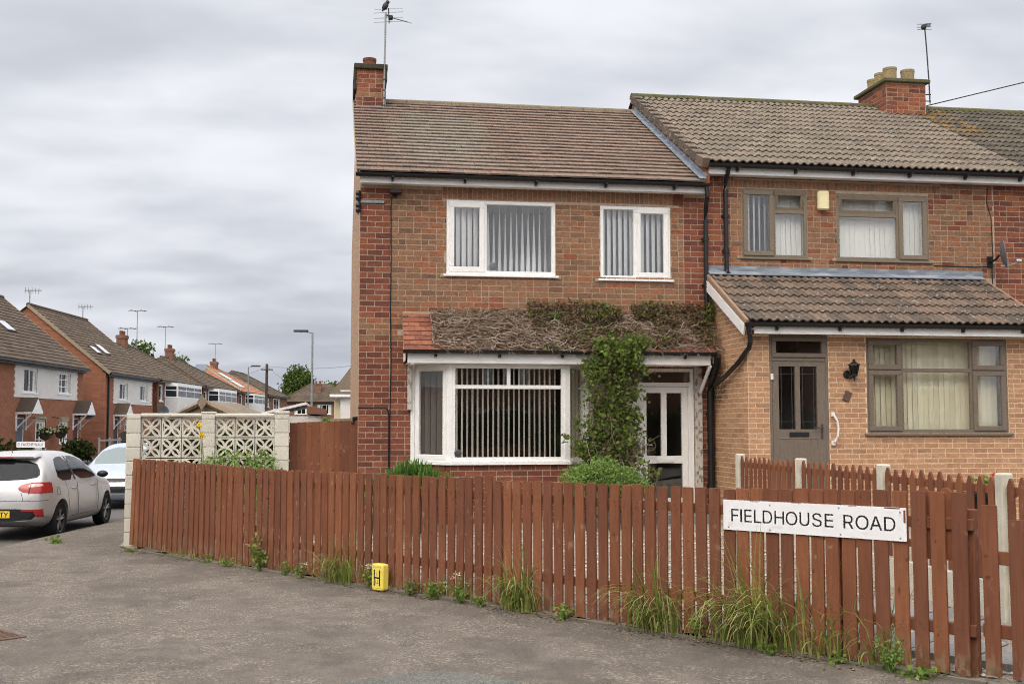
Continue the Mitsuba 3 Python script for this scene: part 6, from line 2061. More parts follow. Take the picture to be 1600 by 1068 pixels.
def porch(holder, M, x0, x1, z, out=.75):
    """A little gabled canopy with white gable front and brackets."""
    p = free(holder + '__canopy')
    xm = (x0 + x1) / 2
    mb = MB()
    for sx in (x0 - .12, x1 + .12):
        mb.add([(M @ np.array([*q, 1]))[:3] for q in ((sx, -out - .05, z - .02), (xm, -out - .05, z + .62), (xm, .0, z + .62), (sx, .0, z - .02), (sx, -out - .05, z + .05), (xm, -out - .05, z + .70), (xm, 0, z + .70), (sx, 0, z + .05))],
               [[0, 1, 2, 3], [4, 5, 6, 7], [0, 1, 5, 4], [3, 2, 6, 7], [0, 4, 7, 3]])
    put(p, mb, 'm_tile_dark')
    R = frame((M @ np.array([0, -out - .06, 0, 1]))[:3], M[:3, 0], M[:3, 2], M[:3, 1])
    part(p, 'gable_board', MB().slab(poly([(x0 - .14, z - .06), (x1 + .14, z - .06), (x1 + .14, z + .03), (xm, z + .64), (x0 - .14, z + .03)]), .04, R), 'm_upvc')
    part(p, 'fascia', MB().box(x0 - .13, x0 - .09, -out, 0, z - .08, z + .02, M=M).box(x1 + .09, x1 + .13, -out, 0, z - .08, z + .02, M=M), 'm_upvc')
    for x in (x0 - .08, x1 + .08):
        br = MB()
        br.box(x - .03, x + .03, -.07, 0, z - .85, z - .06, M=M)
        br.tube([(M @ np.array([x, -.05, z - .75, 1]))[:3], (M @ np.array([x, -out + .05, z - .10, 1]))[:3]], .035, 4)
        part(p, 'bracket', br, 'm_upvc')


def gabled_house(name, label, s0, s1, r=-21.0, depth=9.0, ez=4.72, rz=8.6, wins=(), panel=None, doors=(), lowwins=(), skylights=(), pipe=True, group='brick houses with white panels across the side street'):
    t = thing(name, label, 'house', group)
    M = street_face(r)
    holes = [(w[0], w[1], w[2], w[3]) for w in list(wins) + list(lowwins)] + [(d[0], d[1], 0.0, 2.05) for d in doors]
    part(t, 'front_wall', wall_slab(M, [(s0, -.4), (s1, -.4), (s1, ez), (s0, ez)], holes, .15), 'm_far_brick')
    for s in (s0, s1):
        Mg = frame(SP(r, s + (.0 if s == s0 else -.2)), -RD, ZU, SD)
        Mg = frame(SP(r, s if s == s0 else s - .2), -RD, ZU, -np.cross(RD, ZU) * 0 + np.cross(-RD, ZU))
        part(t, 'gable_wall', MB().slab(poly([(.155, -.4), (depth, -.4), (depth, ez), (depth / 2, rz - .05), (.155, ez + .1)]), .2, Mg if np.cross(-RD, ZU) @ SD > 0 else frame(SP(r, s + .2 if s == s0 else s), -RD, ZU, np.cross(-RD, ZU))), 'm_far_brick')
    part(t, 'back_wall', MB().box(s0 + .21, s1 - .21, depth - .2, depth, -.4, ez, M=M), 'm_far_brick')
    part(t, 'inner_wall', MB().box(s0 + .21, s1 - .21, 1.2, 1.3, -.4, ez, M=M).box(s0 + .21, s1 - .21, .16, 1.19, 2.5, 2.6, M=M), 'm_room_dark')
    o = .28
    up = -RD * (depth / 2 + o) + ZU * (rz - ez + .02)
    Mr, L = plane_frame(SP(r + o, s0 - .12, ez - .02), SD, up)
    ro = free(t + '__roof')
    put(ro, tile_rows(Mr, 0, s1 - s0 + .24, L, .30), 'm_tile_dark')
    Mb, Lb = plane_frame(SP(r - depth - o, s1 + .12, ez - .02), -SD, RD * (depth / 2 + o) + ZU * (rz - ez + .02))
    part(ro, 'rear_slope', MB().box(0, s1 - s0 + .24, 0, Lb, -.03, .02, M=Mb), 'm_tile_dark')
    part(ro, 'deck', MB().box(.02, s1 - s0 + .22, .02, L, -.08, -.005, M=Mr), 'm_tile_dark')
    part(ro, 'ridge', MB().tube([SP(r - depth / 2, s0 - .12, rz + .02), SP(r - depth / 2, s1 + .12, rz + .02)], .12, 8), 'm_tile_dark')
    part(ro, 'verge', MB().box(-.03, .0, -.02, L, -.12, .05, M=Mr).box(s1 - s0 + .24, s1 - s0 + .27, -.02, L, -.12, .05, M=Mr), 'm_cement')
    part(t, 'gutter', MB().box(s0 - .1, s1 + .1, -o - .1, -o + .03, ez - .14, ez - .03, M=M), 'm_black_plastic')
    part(t, 'eaves_board', MB().box(s0, s1, -.20, -.003, ez - .24, ez - .141, M=M), 'm_black_plastic')
    if pipe:
        part(t, 'downpipe', MB().tube([(M @ np.array([s0 + .35, -.08, z, 1]))[:3] for z in (ez - .2, 1.5, -.2)], .06, 6), 'm_black_plastic')
    if panel:
        a, b, c, d = panel
        pts, k = [], 0
        n = 11
        for i in range(n):
            z = c + (d - c) * i / n
            e = .10 if i % 2 else 0
            pts += [(a + e, z), (a + e, z + (d - c) / n)]
        for i in range(n)[::-1]:
            z = c + (d - c) * i / n
            e = .10 if i % 2 else 0
            pts += [(b - e, z + (d - c) / n), (b - e, z)]
        Rp = frame((M @ np.array([0, -.025, 0, 1]))[:3], M[:3, 0], M[:3, 2], M[:3, 1])
        pg = poly(pts).buffer(0)
        for w in wins:
            pg = pg.difference(sbox(w[0], w[2], w[1], w[3]))
        part(t, 'white_panel', MB().slab(pg, .024, Rp), 'm_render_white')
    for w in wins:
        far_window(t, M, *w[:4], nx=w[4] if len(w) > 4 else 2, vent=w[5] if len(w) > 5 else True, bars=w[6] if len(w) > 6 else 0)
    for w in lowwins:
        far_window(t, M, *w[:4], nx=2, vent=False, bars=2)
        part(t, 'lintel', MB().box(w[0] - .12, w[1] + .12, -.02, .02, w[3] + .005, w[3] + .25, M=M), 'm_cement')
    for d in doors:
        dd = free(t + '__door')
        put(dd, MB().box(d[0] + .06, d[1] - .06, .06, .10, 0, 1.99, M=M), d[2])
        fm = MB()
        ring(fm, M, d[0], d[1], -.02, 2.05, .06, .03, .11, ch=.004)
        part(dd, 'frame', fm, 'm_upvc')
        porch(t, M, d[0], d[1], 2.28)
    for k in skylights:
        sk = free(t + '__skylight')
        a, b, c, d = k
        put(sk, MB().box(a - s0, b - s0, L * c, L * d, .03, .10, M=Mr), 'm_tile_dark')
        part(sk, 'pane', MB().box(a - s0 + .07, b - s0 - .07, L * c + .07, L * d - .07, .101, .112, M=Mr), 'm_skylight')
    return t


gabled_house('brick_house', 'brick house with white panel at the far left edge of the picture', 43.5, 63.4,
             wins=[(46.3, 48.1, 3.28, 4.38), (54.9, 56.75, 3.24, 4.38, 2, True), (59.6, 61.4, 3.30, 4.36, 3, False, 2)], panel=(53.9, 62.5, 2.99, 4.64),
             doors=[(54.3, 55.3, 'm_door_grey'), (62.0, 62.95, 'm_door_maroon')], lowwins=[(56.7, 58.0, .55, 1.85), (60.0, 61.2, .75, 1.85)], skylights=[(53.6, 54.8, .42, .60), (57.2, 58.3, .40, .54)])
gabled_house('brick_house', 'brick house with pointed gable end and white panel, second from the left', 67.3, 77.3,
             wins=[(69.85, 71.6, 3.20, 4.20, 2, True), (74.2, 75.9, 3.20, 4.22, 2, True)], panel=(68.7, 77.0, 2.95, 4.47),
             doors=[(69.0, 70.0, 'm_sign_black')], lowwins=[(71.2, 72.5, .6, 1.75)], skylights=[(69.3, 70.2, .30, .42), (71.2, 72.2, .32, .48)])


def hipped_house(name, label, s0, s1, r=-21.0, depth=8.5, ez=4.7, rz=7.1, tile='m_tile_dark', brick='m_far_brick_brown', bay=None, bay_panel='m_render_white', wins=(), chimneys=(), hips=(3.2, 3.2), group='hipped-roof houses further along the side street', solar=False, face=None, back=True):
    t = thing(name, label, 'house', group)
    M = street_face(r) if face is None else face
    ax, ay = M[:3, 0], M[:3, 1]
    og = M[:3, 3]
    Pt = lambda x, y, z: og + ax * x + ay * y + ZU * z
    holes = [w[:4] for w in wins]
    part(t, 'front_wall', wall_slab(M, [(s0, -.5), (s1, -.5), (s1, ez), (s0, ez)], holes, .15), brick)
    part(t, 'side_wall', MB().box(s0, s0 + .2, .151, depth, -.5, ez, M=M), brick)
    part(t, 'side_wall', MB().box(s1 - .2, s1, .151, depth, -.5, ez, M=M), brick)
    part(t, 'back_wall', MB().box(s0 + .201, s1 - .201, depth - .2, depth, -.5, ez, M=M), brick)
    part(t, 'inner_wall', MB().box(s0 + .201, s1 - .201, 1.2, 1.3, -.5, ez, M=M), brick)
    o = .30
    h0, h1 = hips
    ro = free(t + '__roof')
    Mr, L = plane_frame(Pt(s0 - o, -o, ez - .02), ax, ay * (depth / 2 + o) + ZU * (rz - ez + .02))
    put(ro, tile_rows(Mr, 0, s1 - s0 + 2 * o, L, .32, hip0=h0 + o, hip1=h1 + o), tile)
    Ms, L2 = plane_frame(Pt(s0 - o, depth + o, ez - .02), -ay, ax * (h0 + o) + ZU * (rz - ez + .02))
    hip = tile_rows(Ms, 0, depth + 2 * o, L2, .32, hip0=depth / 2 + o, hip1=depth / 2 + o)
    part(ro, 'hip', hip, tile)
    a, b, c, d = Pt(s1 + o, -o, ez - .02), Pt(s1 + o, depth + o, ez - .02), Pt(s1 - h1, depth / 2, rz), Pt(s0 + h0, depth / 2, rz)
    e = Pt(s0 - o, depth + o, ez - .02)
    part(ro, 'rear_slope', MB().add([a, b, c, d, e], [[0, 1, 2], [1, 4, 3], [1, 3, 2]]), tile)
    rg = MB().tube([Pt(s0 - o, -o, ez + .02), Pt(s0 + h0, depth / 2, rz + .04), Pt(s1 - h1, depth / 2, rz + .04), Pt(s1 + o, -o, ez + .02)], .09, 6)
    part(ro, 'ridge', rg, 'm_cement' if tile == 'm_tile_terracotta' else tile)
    part(t, 'gutter', MB().box(s0 - o, s1 + o, -o - .10, -o + .02, ez - .14, ez - .04, M=M).box(s0 - o - .06, s0 - o + .02, -o + .021, depth, ez - .14, ez - .04, M=M), 'm_black_plastic')
    part(t, 'soffit', MB().box(s0 - o + .021, s1 + o, -o + .021, -.002, ez - .13, ez - .11, M=M), 'm_upvc')
    if bay:
        a, b, c, d = bay
        bw_ = free(t + '__bay')
        p = .75
        w4 = .55
        out = [(a, 0), (a + w4, -p), (b - w4, -p), (b, 0)]
        R = frame((M @ np.array([0, 0, 0, 1]))[:3], ax, ay, ZU)
        Rb = R.copy()
        Rb[:3, 3] = R[:3, 3] + ZU * -.4
        lowtop = c - 1.05
        put(bw_, MB().slab(poly(out), lowtop + .4 - 1.2, Rb), brick)
        Rc = R.copy()
        Rc[:3, 3] = R[:3, 3] + ZU * (lowtop - 1.2 + .001)
        part(bw_, 'low_glazing', MB().slab(poly(out), 1.2, Rc), 'm_privacy_glass')
        Rc = R.copy()
        Rc[:3, 3] = R[:3, 3] + ZU * (lowtop + .002)
        part(bw_, 'panel', MB().slab(poly([(x, y - .02) for x, y in out]), c - lowtop - .004, Rc), bay_panel)
        Rc = R.copy()
        Rc[:3, 3] = R[:3, 3] + ZU * c
        part(bw_, 'glazing', MB().slab(poly(out), d - c, Rc), 'm_privacy_glass')
        Rc = R.copy()
        Rc[:3, 3] = R[:3, 3] + ZU * d
        part(bw_, 'head', MB().slab(poly([(x, y - .03) for x, y in out]), ez - .12 - d, Rc), 'm_upvc')
        fm = MB()
        for k, ((x0_, y0_), (x1_, y1_)) in enumerate(zip(out[:-1], out[1:])):
            q0, q1 = Pt(x0_, y0_, 0), Pt(x1_, y1_, 0)
            dd = (q1 - q0) / np.linalg.norm(q1 - q0)
            inn = np.array([-dd[1], dd[0], 0])
            if inn @ ay < 0:
                inn = -inn
            Lx = np.linalg.norm(q1 - q0)
            Mf = frame(q0, dd, inn, ZU)
            for zz in ((c, d), (lowtop - 1.2, lowtop)):
                ring(fm, Mf, 0, Lx, zz[0], zz[1], .08, -.03, .0)
                nn = 1 if k != 1 else 3
                for i in range(1, nn):
                    fm.box(Lx * i / nn - .035, Lx * i / nn + .035, -.028, 0, zz[0] + .08, zz[1] - .08, M=Mf)
                fm.box(.08, Lx - .08, -.029, 0, zz[1] - .38, zz[1] - .31, M=Mf)
        part(bw_, 'frame', fm, 'm_upvc')
    for w in wins:
        far_window(t, M, *w[:4], nx=w[4] if len(w) > 4 else 2, vent=w[5] if len(w) > 5 else 'all')
    for x, y, h, npot in chimneys:
        c_ = free(t + '__chimney')
        h -= .35
        put(c_, MB().box(x - .40, x + .40, y - .30, y + .30, ez + .5, h, M=M).box(x - .45, x + .45, y - .35, y + .35, h - .25, h - .02, M=M), brick)
        for k in range(npot):
            part(c_, 'chimney_pot', MB().lathe([(.13, 0), (.14, .32), (.10, .32)], (M @ np.array([x - .25 + .5 * k, y, h - .01, 1]))[:3], 10), 'm_pot_red' if npot < 3 else 'm_pot_buff')
    if solar:
        for k in range(3):
            part(t, 'solar_panel', MB().box(2.3 + k * .95 - .4 + .3, 4.6 + .3 * k, .7 + k * 1.35, 1.95 + k * 1.35, .07, .11, M=Ms), 'm_solar')
        for k in range(2):
            part(t, 'solar_panel', MB().box(3.6 + k * 1.0, 5.6 + k * 1.0, .9 + k * 1.5, 2.2 + k * 1.5, .07, .11, M=Mr), 'm_skylight')
    return t


hipped_house('semi_house', 'semi-detached house with cream-panelled bay, first of the hipped-roof houses', 78.4, 90.4, bay=(80.2, 88.4, 3.55, 4.42), bay_panel='m_render_white', wins=[(78.8, 79.7, 3.3, 4.4, 1, True)], chimneys=[(84.3, 4.2, 8.5, 2)], hips=(0.2, 3.2), rz=7.4)
hipped_house('semi_house', 'second hipped-roof house along the side street, chimney on its ridge', 91.6, 104.2, bay=(93.4, 101.6, 3.5, 4.42), wins=[(91.95, 92.9, 3.3, 4.3, 1, False)], chimneys=[(97.6, 4.2, 8.4, 2), (101.5, 7.5, 7.7, 1)], hips=(3.4, 3.0), rz=7.2)
hipped_house('semi_house', 'house with orange tiled hipped roof carrying solar panels', 105.6, 118.3, bay=(108.6, 116.2, 3.6, 4.48), tile='m_tile_terracotta', wins=[(106.2, 107.4, 3.3, 4.4, 1, False)], chimneys=[(114.5, 4.2, 8.2, 2)], hips=(3.6, 3.0), rz=7.25, solar=True)
hipped_house('semi_house', 'brown hipped-roof house behind the telegraph pole', 119.6, 133.5, ez=4.75, wins=[(124.2, 128.6, 3.3, 4.45, 2, False), (120.2, 121.6, 3.5, 4.4, 1, False)], chimneys=[(121.5, 5.5, 7.6, 1)], hips=(3.4, 4.2), rz=7.3)
hipped_house('semi_house', 'end-on brown hipped-roof house beyond the tall street lamp', -24.2, -15.6, depth=8, ez=4.6, rz=6.95, face=back_face(150), brick='m_far_brick_brown', wins=[(-22.6, -20.9, 3.0, 4.2, 2, False), (-19.7, -17.9, 3.0, 4.2, 3, False), (-17.2, -15.95, 2.9, 4.2, 1, False)], chimneys=[(-19.9, 2.2, 7.4, 2)], hips=(3.0, 3.0))
hipped_house('semi_house', 'brick house on the near side of the side street, hidden behind the bay house', 0, 8.5, depth=14, ez=5.0, rz=7.7, face=frame([1.75, 36, 0], [1, 0, 0], [0, 1, 0], ZU), brick='m_far_brick', wins=[(1, 2.5, 3.2, 4.4)], hips=(3.5, 3.5))
# pale house end just left of the near house
ph = thing('rendered_house', 'pale rendered house end glimpsed between the street and the near house corner', 'house')
Mq = back_face(74)
part(ph, 'wall', MB().box(-8.25, -1.5, 0, 7, -.4, 3.9, M=Mq), 'm_render_white')
part(ph, 'side_wall', MB().box(-8.7, -8.251, .4, 6.8, -.4, 3.3, M=Mq), 'm_far_cream')
part(ph, 'roof', MB().add([(Mq @ np.array([*q, 1]))[:3] for q in ((-8.9, -.3, 3.6), (-1.4, -.3, 3.95), (-1.4, 3.5, 6.1), (-7.7, 3.5, 5.9), (-1.4, 7.3, 3.9), (-8.9, 7.3, 3.6))], [[0, 1, 2], [0, 2, 3], [3, 2, 4], [3, 4, 5], [0, 3, 5]]), 'm_tile_dark')
part(ph, 'eaves', MB().box(-8.9, -1.4, -.33, -.29, 3.46, 3.62, M=Mq), 'm_upvc')


# street furniture
def street_lamp(label, r, s, h=6.0, arm=-.9, mt='m_galvanised'):
    t = thing('street_lamp', label, 'street lamp', 'street lamps along the side street')
    part(t, 'column', MB().tube([SP(r, s, -.2), SP(r, s, 1.2), SP(r, s, 1.25), SP(r, s, h)], [.09, .085, .06, .045], 10), mt)
    part(t, 'arm', MB().tube([SP(r, s, h - .02), SP(r + arm * .35, s, h + .05)], .035, 6), mt)
    part(t, 'lamp_head', MB().box(-.34, .34, -.11, .11, -.05, .06, ch=.03, M=frame(SP(r + arm * .6, s, h + .07), RD, SD, ZU)), 'm_dark_metal')
    return t


street_lamp('tall street lamp nearest the house, left of its corner', -7.35, 54, 6.0)
street_lamp('second street lamp in front of the bay-windowed houses', -16.4, 86, 5.95, arm=.9)
street_lamp('small distant street lamp close to the near house corner', -17.3, 150, 5.8, arm=.9)
tp = thing('telegraph_pole', 'dark wooden telegraph pole in the side street', 'telegraph pole')
part(tp, 'pole', MB().tube([SP(-17.5, 100, -.3), SP(-17.5, 100, 6.9)], [.14, .11], 8), 'm_bark')
part(tp, 'crossarm', MB().box(-.5, .5, -.05, .05, -.05, .05, M=frame(SP(-17.45, 99.85, 6.4), RD, SD, ZU)), 'm_bark')
for k, (r, s, z) in enumerate(((-20.9, 97.6, 6.2), (-20.9, 121, 5.2), (-2, 62, 5.6), (-19, 149, 4.7))):
    a, b = SP(-17.5, 100, 6.7), SP(r, s, z)
    pts = [a + (b - a) * u - ZU * .5 * math.sin(math.pi * u) for u in np.linspace(0, 1, 9)]
    single('overhead_wire', MB().tube(pts, .012, 4), 'm_dark_metal', ['overhead wire from the telegraph pole to the second hipped house', 'overhead wire from the telegraph pole to the brown hipped house', 'overhead wire from the telegraph pole towards the near house', 'overhead wire from the telegraph pole to the end-on house'][k], 'wire')


def house_aerial(label, r, s, z0, h, kind=0):
    t = thing('television_aerial', label, 'aerial')
    part(t, 'mast', MB().tube([SP(r, s, z0), SP(r, s, z0 + h)], .03, 6), 'm_galvanised')
    top = SP(r, s, z0 + h)
    if kind == 0:
        part(t, 'boom', MB().tube([top - RD * .3, top + RD * .5 + SD * .5 + ZU * .06], .02, 5), 'm_dark_metal')
        for k in range(5):
            q = top + (RD + SD * .6) * (-.22 + k * .16)
            part(t, 'element', MB().tube([q - ZU * .17, q + ZU * .17], .012, 4), 'm_dark_metal')
    else:
        part(t, 'boom', MB().tube([top - RD * .7, top + RD * .7], .025, 5), 'm_dark_metal')
        part(t, 'element', MB().tube([top - SD * .8 - RD * .3, top + SD * .8 - RD * .3], .02, 4).tube([top - SD * .7 + RD * .4, top + SD * .7 + RD * .4], .02, 4), 'm_dark_metal')


house_aerial('aerial standing on the gable apex of the second brick house', -25.5, 67.4, 8.6, .85, 0)
house_aerial('comb-shaped aerial at the far end of the second brick house ridge', -25.5, 76.6, 8.6, .85, 0)
house_aerial('tall thin aerial on the first hipped house chimney', -25.2, 88.0, 7.0, 3.3, 1)
house_aerial('short aerial beside the tall thin one', -25.4, 86.2, 7.4, 1.4, 1)
house_aerial('aerial on the chimney of the second hipped house', -25.3, 96.5, 7.2, 2.6, 1)
house_aerial('aerial above the solar-panel roof', -25.0, 114.0, 7.4, 2.2, 1)
for k, (s, z, lb) in enumerate(((62.95, 2.35, 'dark satellite dish at the right end of the first brick house'), (78.2, 2.6, 'satellite dish between the second brick house and the first bay'))):
    t = thing('satellite_dish', lb, 'satellite dish')
    part(t, 'dish', MB().lathe([(0, 0), (.2, .02), (.36, .08), (.36, .095), (0, .02)], SP(-20.55, s, z), 18, tuple(RD * .5 - SD * .8)), 'm_dish')
    part(t, 'arm', MB().tube([SP(-20.99, s, z - .2), SP(-20.6, s, z - .05)], .04, 6), 'm_black_plastic')


# hanging baskets, bushes and gate in front of the first brick house
for s, z, r, lb in ((56.1, 1.25, -20.3, 'hanging basket of white flowers beside the grey door'), (58.9, 1.30, -20.55, 'hanging basket of white flowers between the canopies')):
    t = thing('hanging_basket', lb, 'hanging basket', 'hanging baskets on the first brick house')
    part(t, 'basket', MB().lathe([(0, -.3), (.2, -.22), (.30, 0), (.26, .02), (0, .0)], SP(r, s, z), 12), 'm_bark')
    mb = MB()
    leaves(mb, blob_points([(*SP(r, s, z + .12), .34, .34, .20)], 160, int(s), .2), .16, 3)
    part(t, 'foliage', mb, 'm_leaf_dark')
    fm = MB()
    leaves(fm, blob_points([(*SP(r, s, z + .18), .34, .34, .18)], 70, int(s) + 1, .7), .13, 4)
    part(t, 'flower', fm, 'm_flower_pale')
    part(t, 'bracket', MB().tube([SP(r, s, z + .1), SP(r, s, z + .7), SP(-20.99, s, z + .8)], .02, 5), 'm_black_plastic')


def bush(label, r, s, rad, h, n=900, bs='m_leaf_dark', size=.22, fl=None, z0=-.2):
    t = thing('bush', label, 'bush')
    mb = MB()
    c = SP(r, s)
    P = blob_points([(c[0] + rng.uniform(-.4, .4) * rad, c[1] + rng.uniform(-.4, .4) * rad, z0 + h * .5, rad * .8, rad * .8, h * .5), (c[0], c[1], z0 + h * .55, rad, rad, h * .45), (c[0] + .4 * rad, c[1], z0 + h * .45, rad * .7, rad * .7, h * .4)], n, rng.randrange(999), .3)
    leaves(mb, P, size, rng.randrange(999), up=.5)
    part(t, 'foliage', mb, bs, kind='stuff')
    part(t, 'stem', MB().tube([SP(r, s, -.3), SP(r, s, h * .5)], .05, 5), 'm_bark')
    if fl:
        fm = MB()
        leaves(fm, P[rng.randrange(5)::28] + [0, -.1, .05], size * .8, 6)
        part(t, 'flower', fm, fl)


bush('dark bush with red flowers at the left edge behind the silver car', -20.2, 49.5, 1.6, 1.35, fl='m_flower_red')
bush('dark bush behind the street nameplate', -19.6, 58.6, .8, 1.25, 500)
bush('green bush under the windows of the end-on house', -20.6, 147, 2.2, 2.6, 900, 'm_leaf_shrub', .4)
bush('smaller green bush near the end-on house', -18.5, 147.5, 1.5, 2.9, 700, 'm_leaf_shrub', .4)
gw = thing('railing', 'grey railing behind the silver car roof', 'railing')
Mg = street_face(-17.5)
part(gw, 'rail', MB().box(55.6, 58.9, 0, .05, .92, 1.0, M=Mg).box(55.6, 58.9, 0, .05, .35, .42, M=Mg), 'm_grey_metal')
for x in (55.6, 57.2, 58.8):
    part(gw, 'post', MB().box(x, x + .09, .051, .13, -.2, 1.08, M=Mg), 'm_galvanised')
dg = thing('garden_fence', 'dark brown slatted garden fence right of the grey railing', 'fence')
for k in range(26):
    x = 61.5 + k * .24
    part(dg, 'slat', MB().box(x, x + .17, 0, .03, -.2, 1.25 + .1 * math.sin(k * .5), M=street_face(-18.4)), 'm_bark')
part(dg, 'rail', MB().box(61.4, 67.9, .031, .08, .9, 1.0, M=street_face(-18.4)).box(61.4, 67.9, .031, .08, .2, .3, M=street_face(-18.4)), 'm_bark')
wb = thing('wheelie_bin', 'black wheeled bin beyond the silver car', 'bin')
Mw = frame(SP(-17.6, 60.6, -.2), SD, -RD, ZU)
bbn = manifold3d.Manifold.hull_points(np.array([[x * k, y * k, z] for x in (-.29, .29) for y in (-.35, .35) for k, z in ((.82, .08), (1.0, 1.0))]))
v, f = man_arrays(bbn)
part(wb, 'body', MB().add(v @ Mw[:3, :3].T + Mw[:3, 3], f), 'm_black_plastic')
part(wb, 'lid', MB().box(-.32, .32, -.42, .38, 1.005, 1.08, ch=.02, M=Mw), 'm_black_plastic')
part(wb, 'wheel', MB().lathe([(0, -.3), (.1, -.3), (.1, .3), (0, .3)], (Mw @ np.array([0, .30, .1, 1]))[:3], 12, tuple(SD)), 'm_rubber')
# street nameplate
nm_ = thing('street_nameplate', 'small white nameplate reading ELSADENE WALK behind the silver car roof', 'sign')
cN = SP(-12.52, 33.5, 1.16)
ang = math.radians(-14)
xn = np.array([math.cos(ang), math.sin(ang), 0])
yn = np.array([-math.sin(ang), math.cos(ang), 0])
Mn = frame(cN, xn, ZU, -yn)
part(nm_, 'plate', MB().slab(sbox(-.42, -.085, .42, .085), .02, Mn), 'm_sign_white')
tm = meshkit.text_mesh('ELSADENE WALK', .085, .002)
v = np.array(tm.vertices)
v[:, 0] = (v[:, 0] - tm.bounds[0, 0]) / (tm.bounds[1, 0] - tm.bounds[0, 0]) * .76 - .38
v[:, 1] -= .0375
v[:, 2] += .0202
part(nm_, 'lettering', MB().add(v @ Mn[:3, :3].T + Mn[:3, 3], np.array(tm.faces), (.3, .3)), 'm_sign_black', label='black lettering ELSADENE WALK')
for x in (-.36, .36):
    part(nm_, 'post', MB().box(x - .03, x + .03, -1.35, .08, -.05, -.001, M=Mn), 'm_dark_metal')
# low garage or shed roofs behind the garden wall
shd = thing('summerhouse', 'tan felt-roofed summerhouse whose gable shows above the pierced wall', 'shed')
MH = frame([-2.28, 21.2, 0], [math.cos(-.06), math.sin(-.06), 0], [-math.sin(-.06), math.cos(-.06), 0], ZU)
TL = lambda *q: (MH @ np.array([*q, 1]))[:3]
hr = MB()
ap, ev_, wd = 2.16, 1.83, 1.05
for a, b in (((-.45, ev_), (.30, ap)), ((.30, ap), (1.65, ev_))):
    pass
# gable looks at the camera-left; the ridge runs right and back
g0, g1, gA = (-.75, 0.0), (.85, -.15), (.02, 0)
hr.add([TL(.0, 0, ap), TL(.42, 1.3, ap - .02), TL(-.75, .25, ev_), TL(-.33, 1.55, ev_), TL(.75, -.25, ev_), TL(1.17, 1.05, ev_)], [[0, 2, 3, 1], [0, 1, 5, 4]])
part(shd, 'roof', hr, 'm_felt')
part(shd, 'bargeboard', MB().tube([TL(-.78, .22, ev_ - .03), TL(-.02, -.03, ap - .02)], .045, 4).tube([TL(.0, -.03, ap - .02), TL(.76, -.29, ev_ - .03)], .045, 4), 'm_wood_tan')
part(shd, 'finial', MB().slab(poly([(-.09, 0), (0, -.14), (.09, 0), (0, .14)]), .03, frame(TL(-.02, -.10, ap - .03), MH[:3, 0], ZU, -MH[:3, 1])), 'm_wood_tan')
part(shd, 'wall', MB().add([TL(-.65, .25, -.2), TL(.65, -.2, -.2), TL(.65, -.2, ev_ - .02), TL(0, 0.03, ap - .08), TL(-.65, .25, ev_ - .02), TL(-.25, 1.5, -.2), TL(1.05, 1.05, -.2), TL(1.05, 1.05, ev_ - .02), TL(-.25, 1.5, ev_ - .02)], [[0, 1, 2], [0, 2, 4], [4, 2, 3], [0, 4, 8], [0, 8, 5], [1, 6, 7], [1, 7, 2]]), 'm_wood_tan')
gr = thing('garage', 'low garage with white sloping roof edge behind the board fence', 'garage')
MGa = frame([-1.15, 27.5, 0], [1, 0, 0], [0, 1, 0], ZU)
part(gr, 'wall', MB().box(-.4, .85, .1, 5.0, -.2, 1.93, M=MGa), 'm_render_white')
part(gr, 'roof', MB().slab(poly([(-.75, 1.90), (.52, 2.20), (.52, 2.26), (-.75, 1.96)]), 5.2, frame(MGa[:3, 3], [1, 0, 0], ZU, [0, -1, 0]) @ np.array([[1, 0, 0, 0], [0, 1, 0, 0], [0, 0, 1, -5.2], [0, 0, 0, 1]])), 'm_upvc')
part(gr, 'roof', MB().slab(poly([(.53, 1.98), (.98, 1.96), (.98, 2.10), (.53, 2.18)]), 5.0, frame(MGa[:3, 3], [1, 0, 0], ZU, [0, -1, 0]) @ np.array([[1, 0, 0, 0], [0, 1, 0, 0], [0, 0, 1, -5.0], [0, 0, 0, 1]])), 'm_far_brick_brown', label='brown end of the garage roof')


# dense hedge behind the pierced wall
hb = thing('hedge', 'dark hedge filling the holes of the pierced block wall from behind', 'hedge')
mb = MB()
leaves(mb, blob_points([(-2.55 + .3 * k, 17.95, .85, .3, .32, .93) for k in range(7)], 5200, 71, .2), .075, 72, up=.3)
part(hb, 'foliage', mb, 'm_leaf_dark', kind='stuff')
part(hb, 'stem', MB().box(-2.75, -.70, 17.98, 18.04, 0, 1.62), 'm_bark')
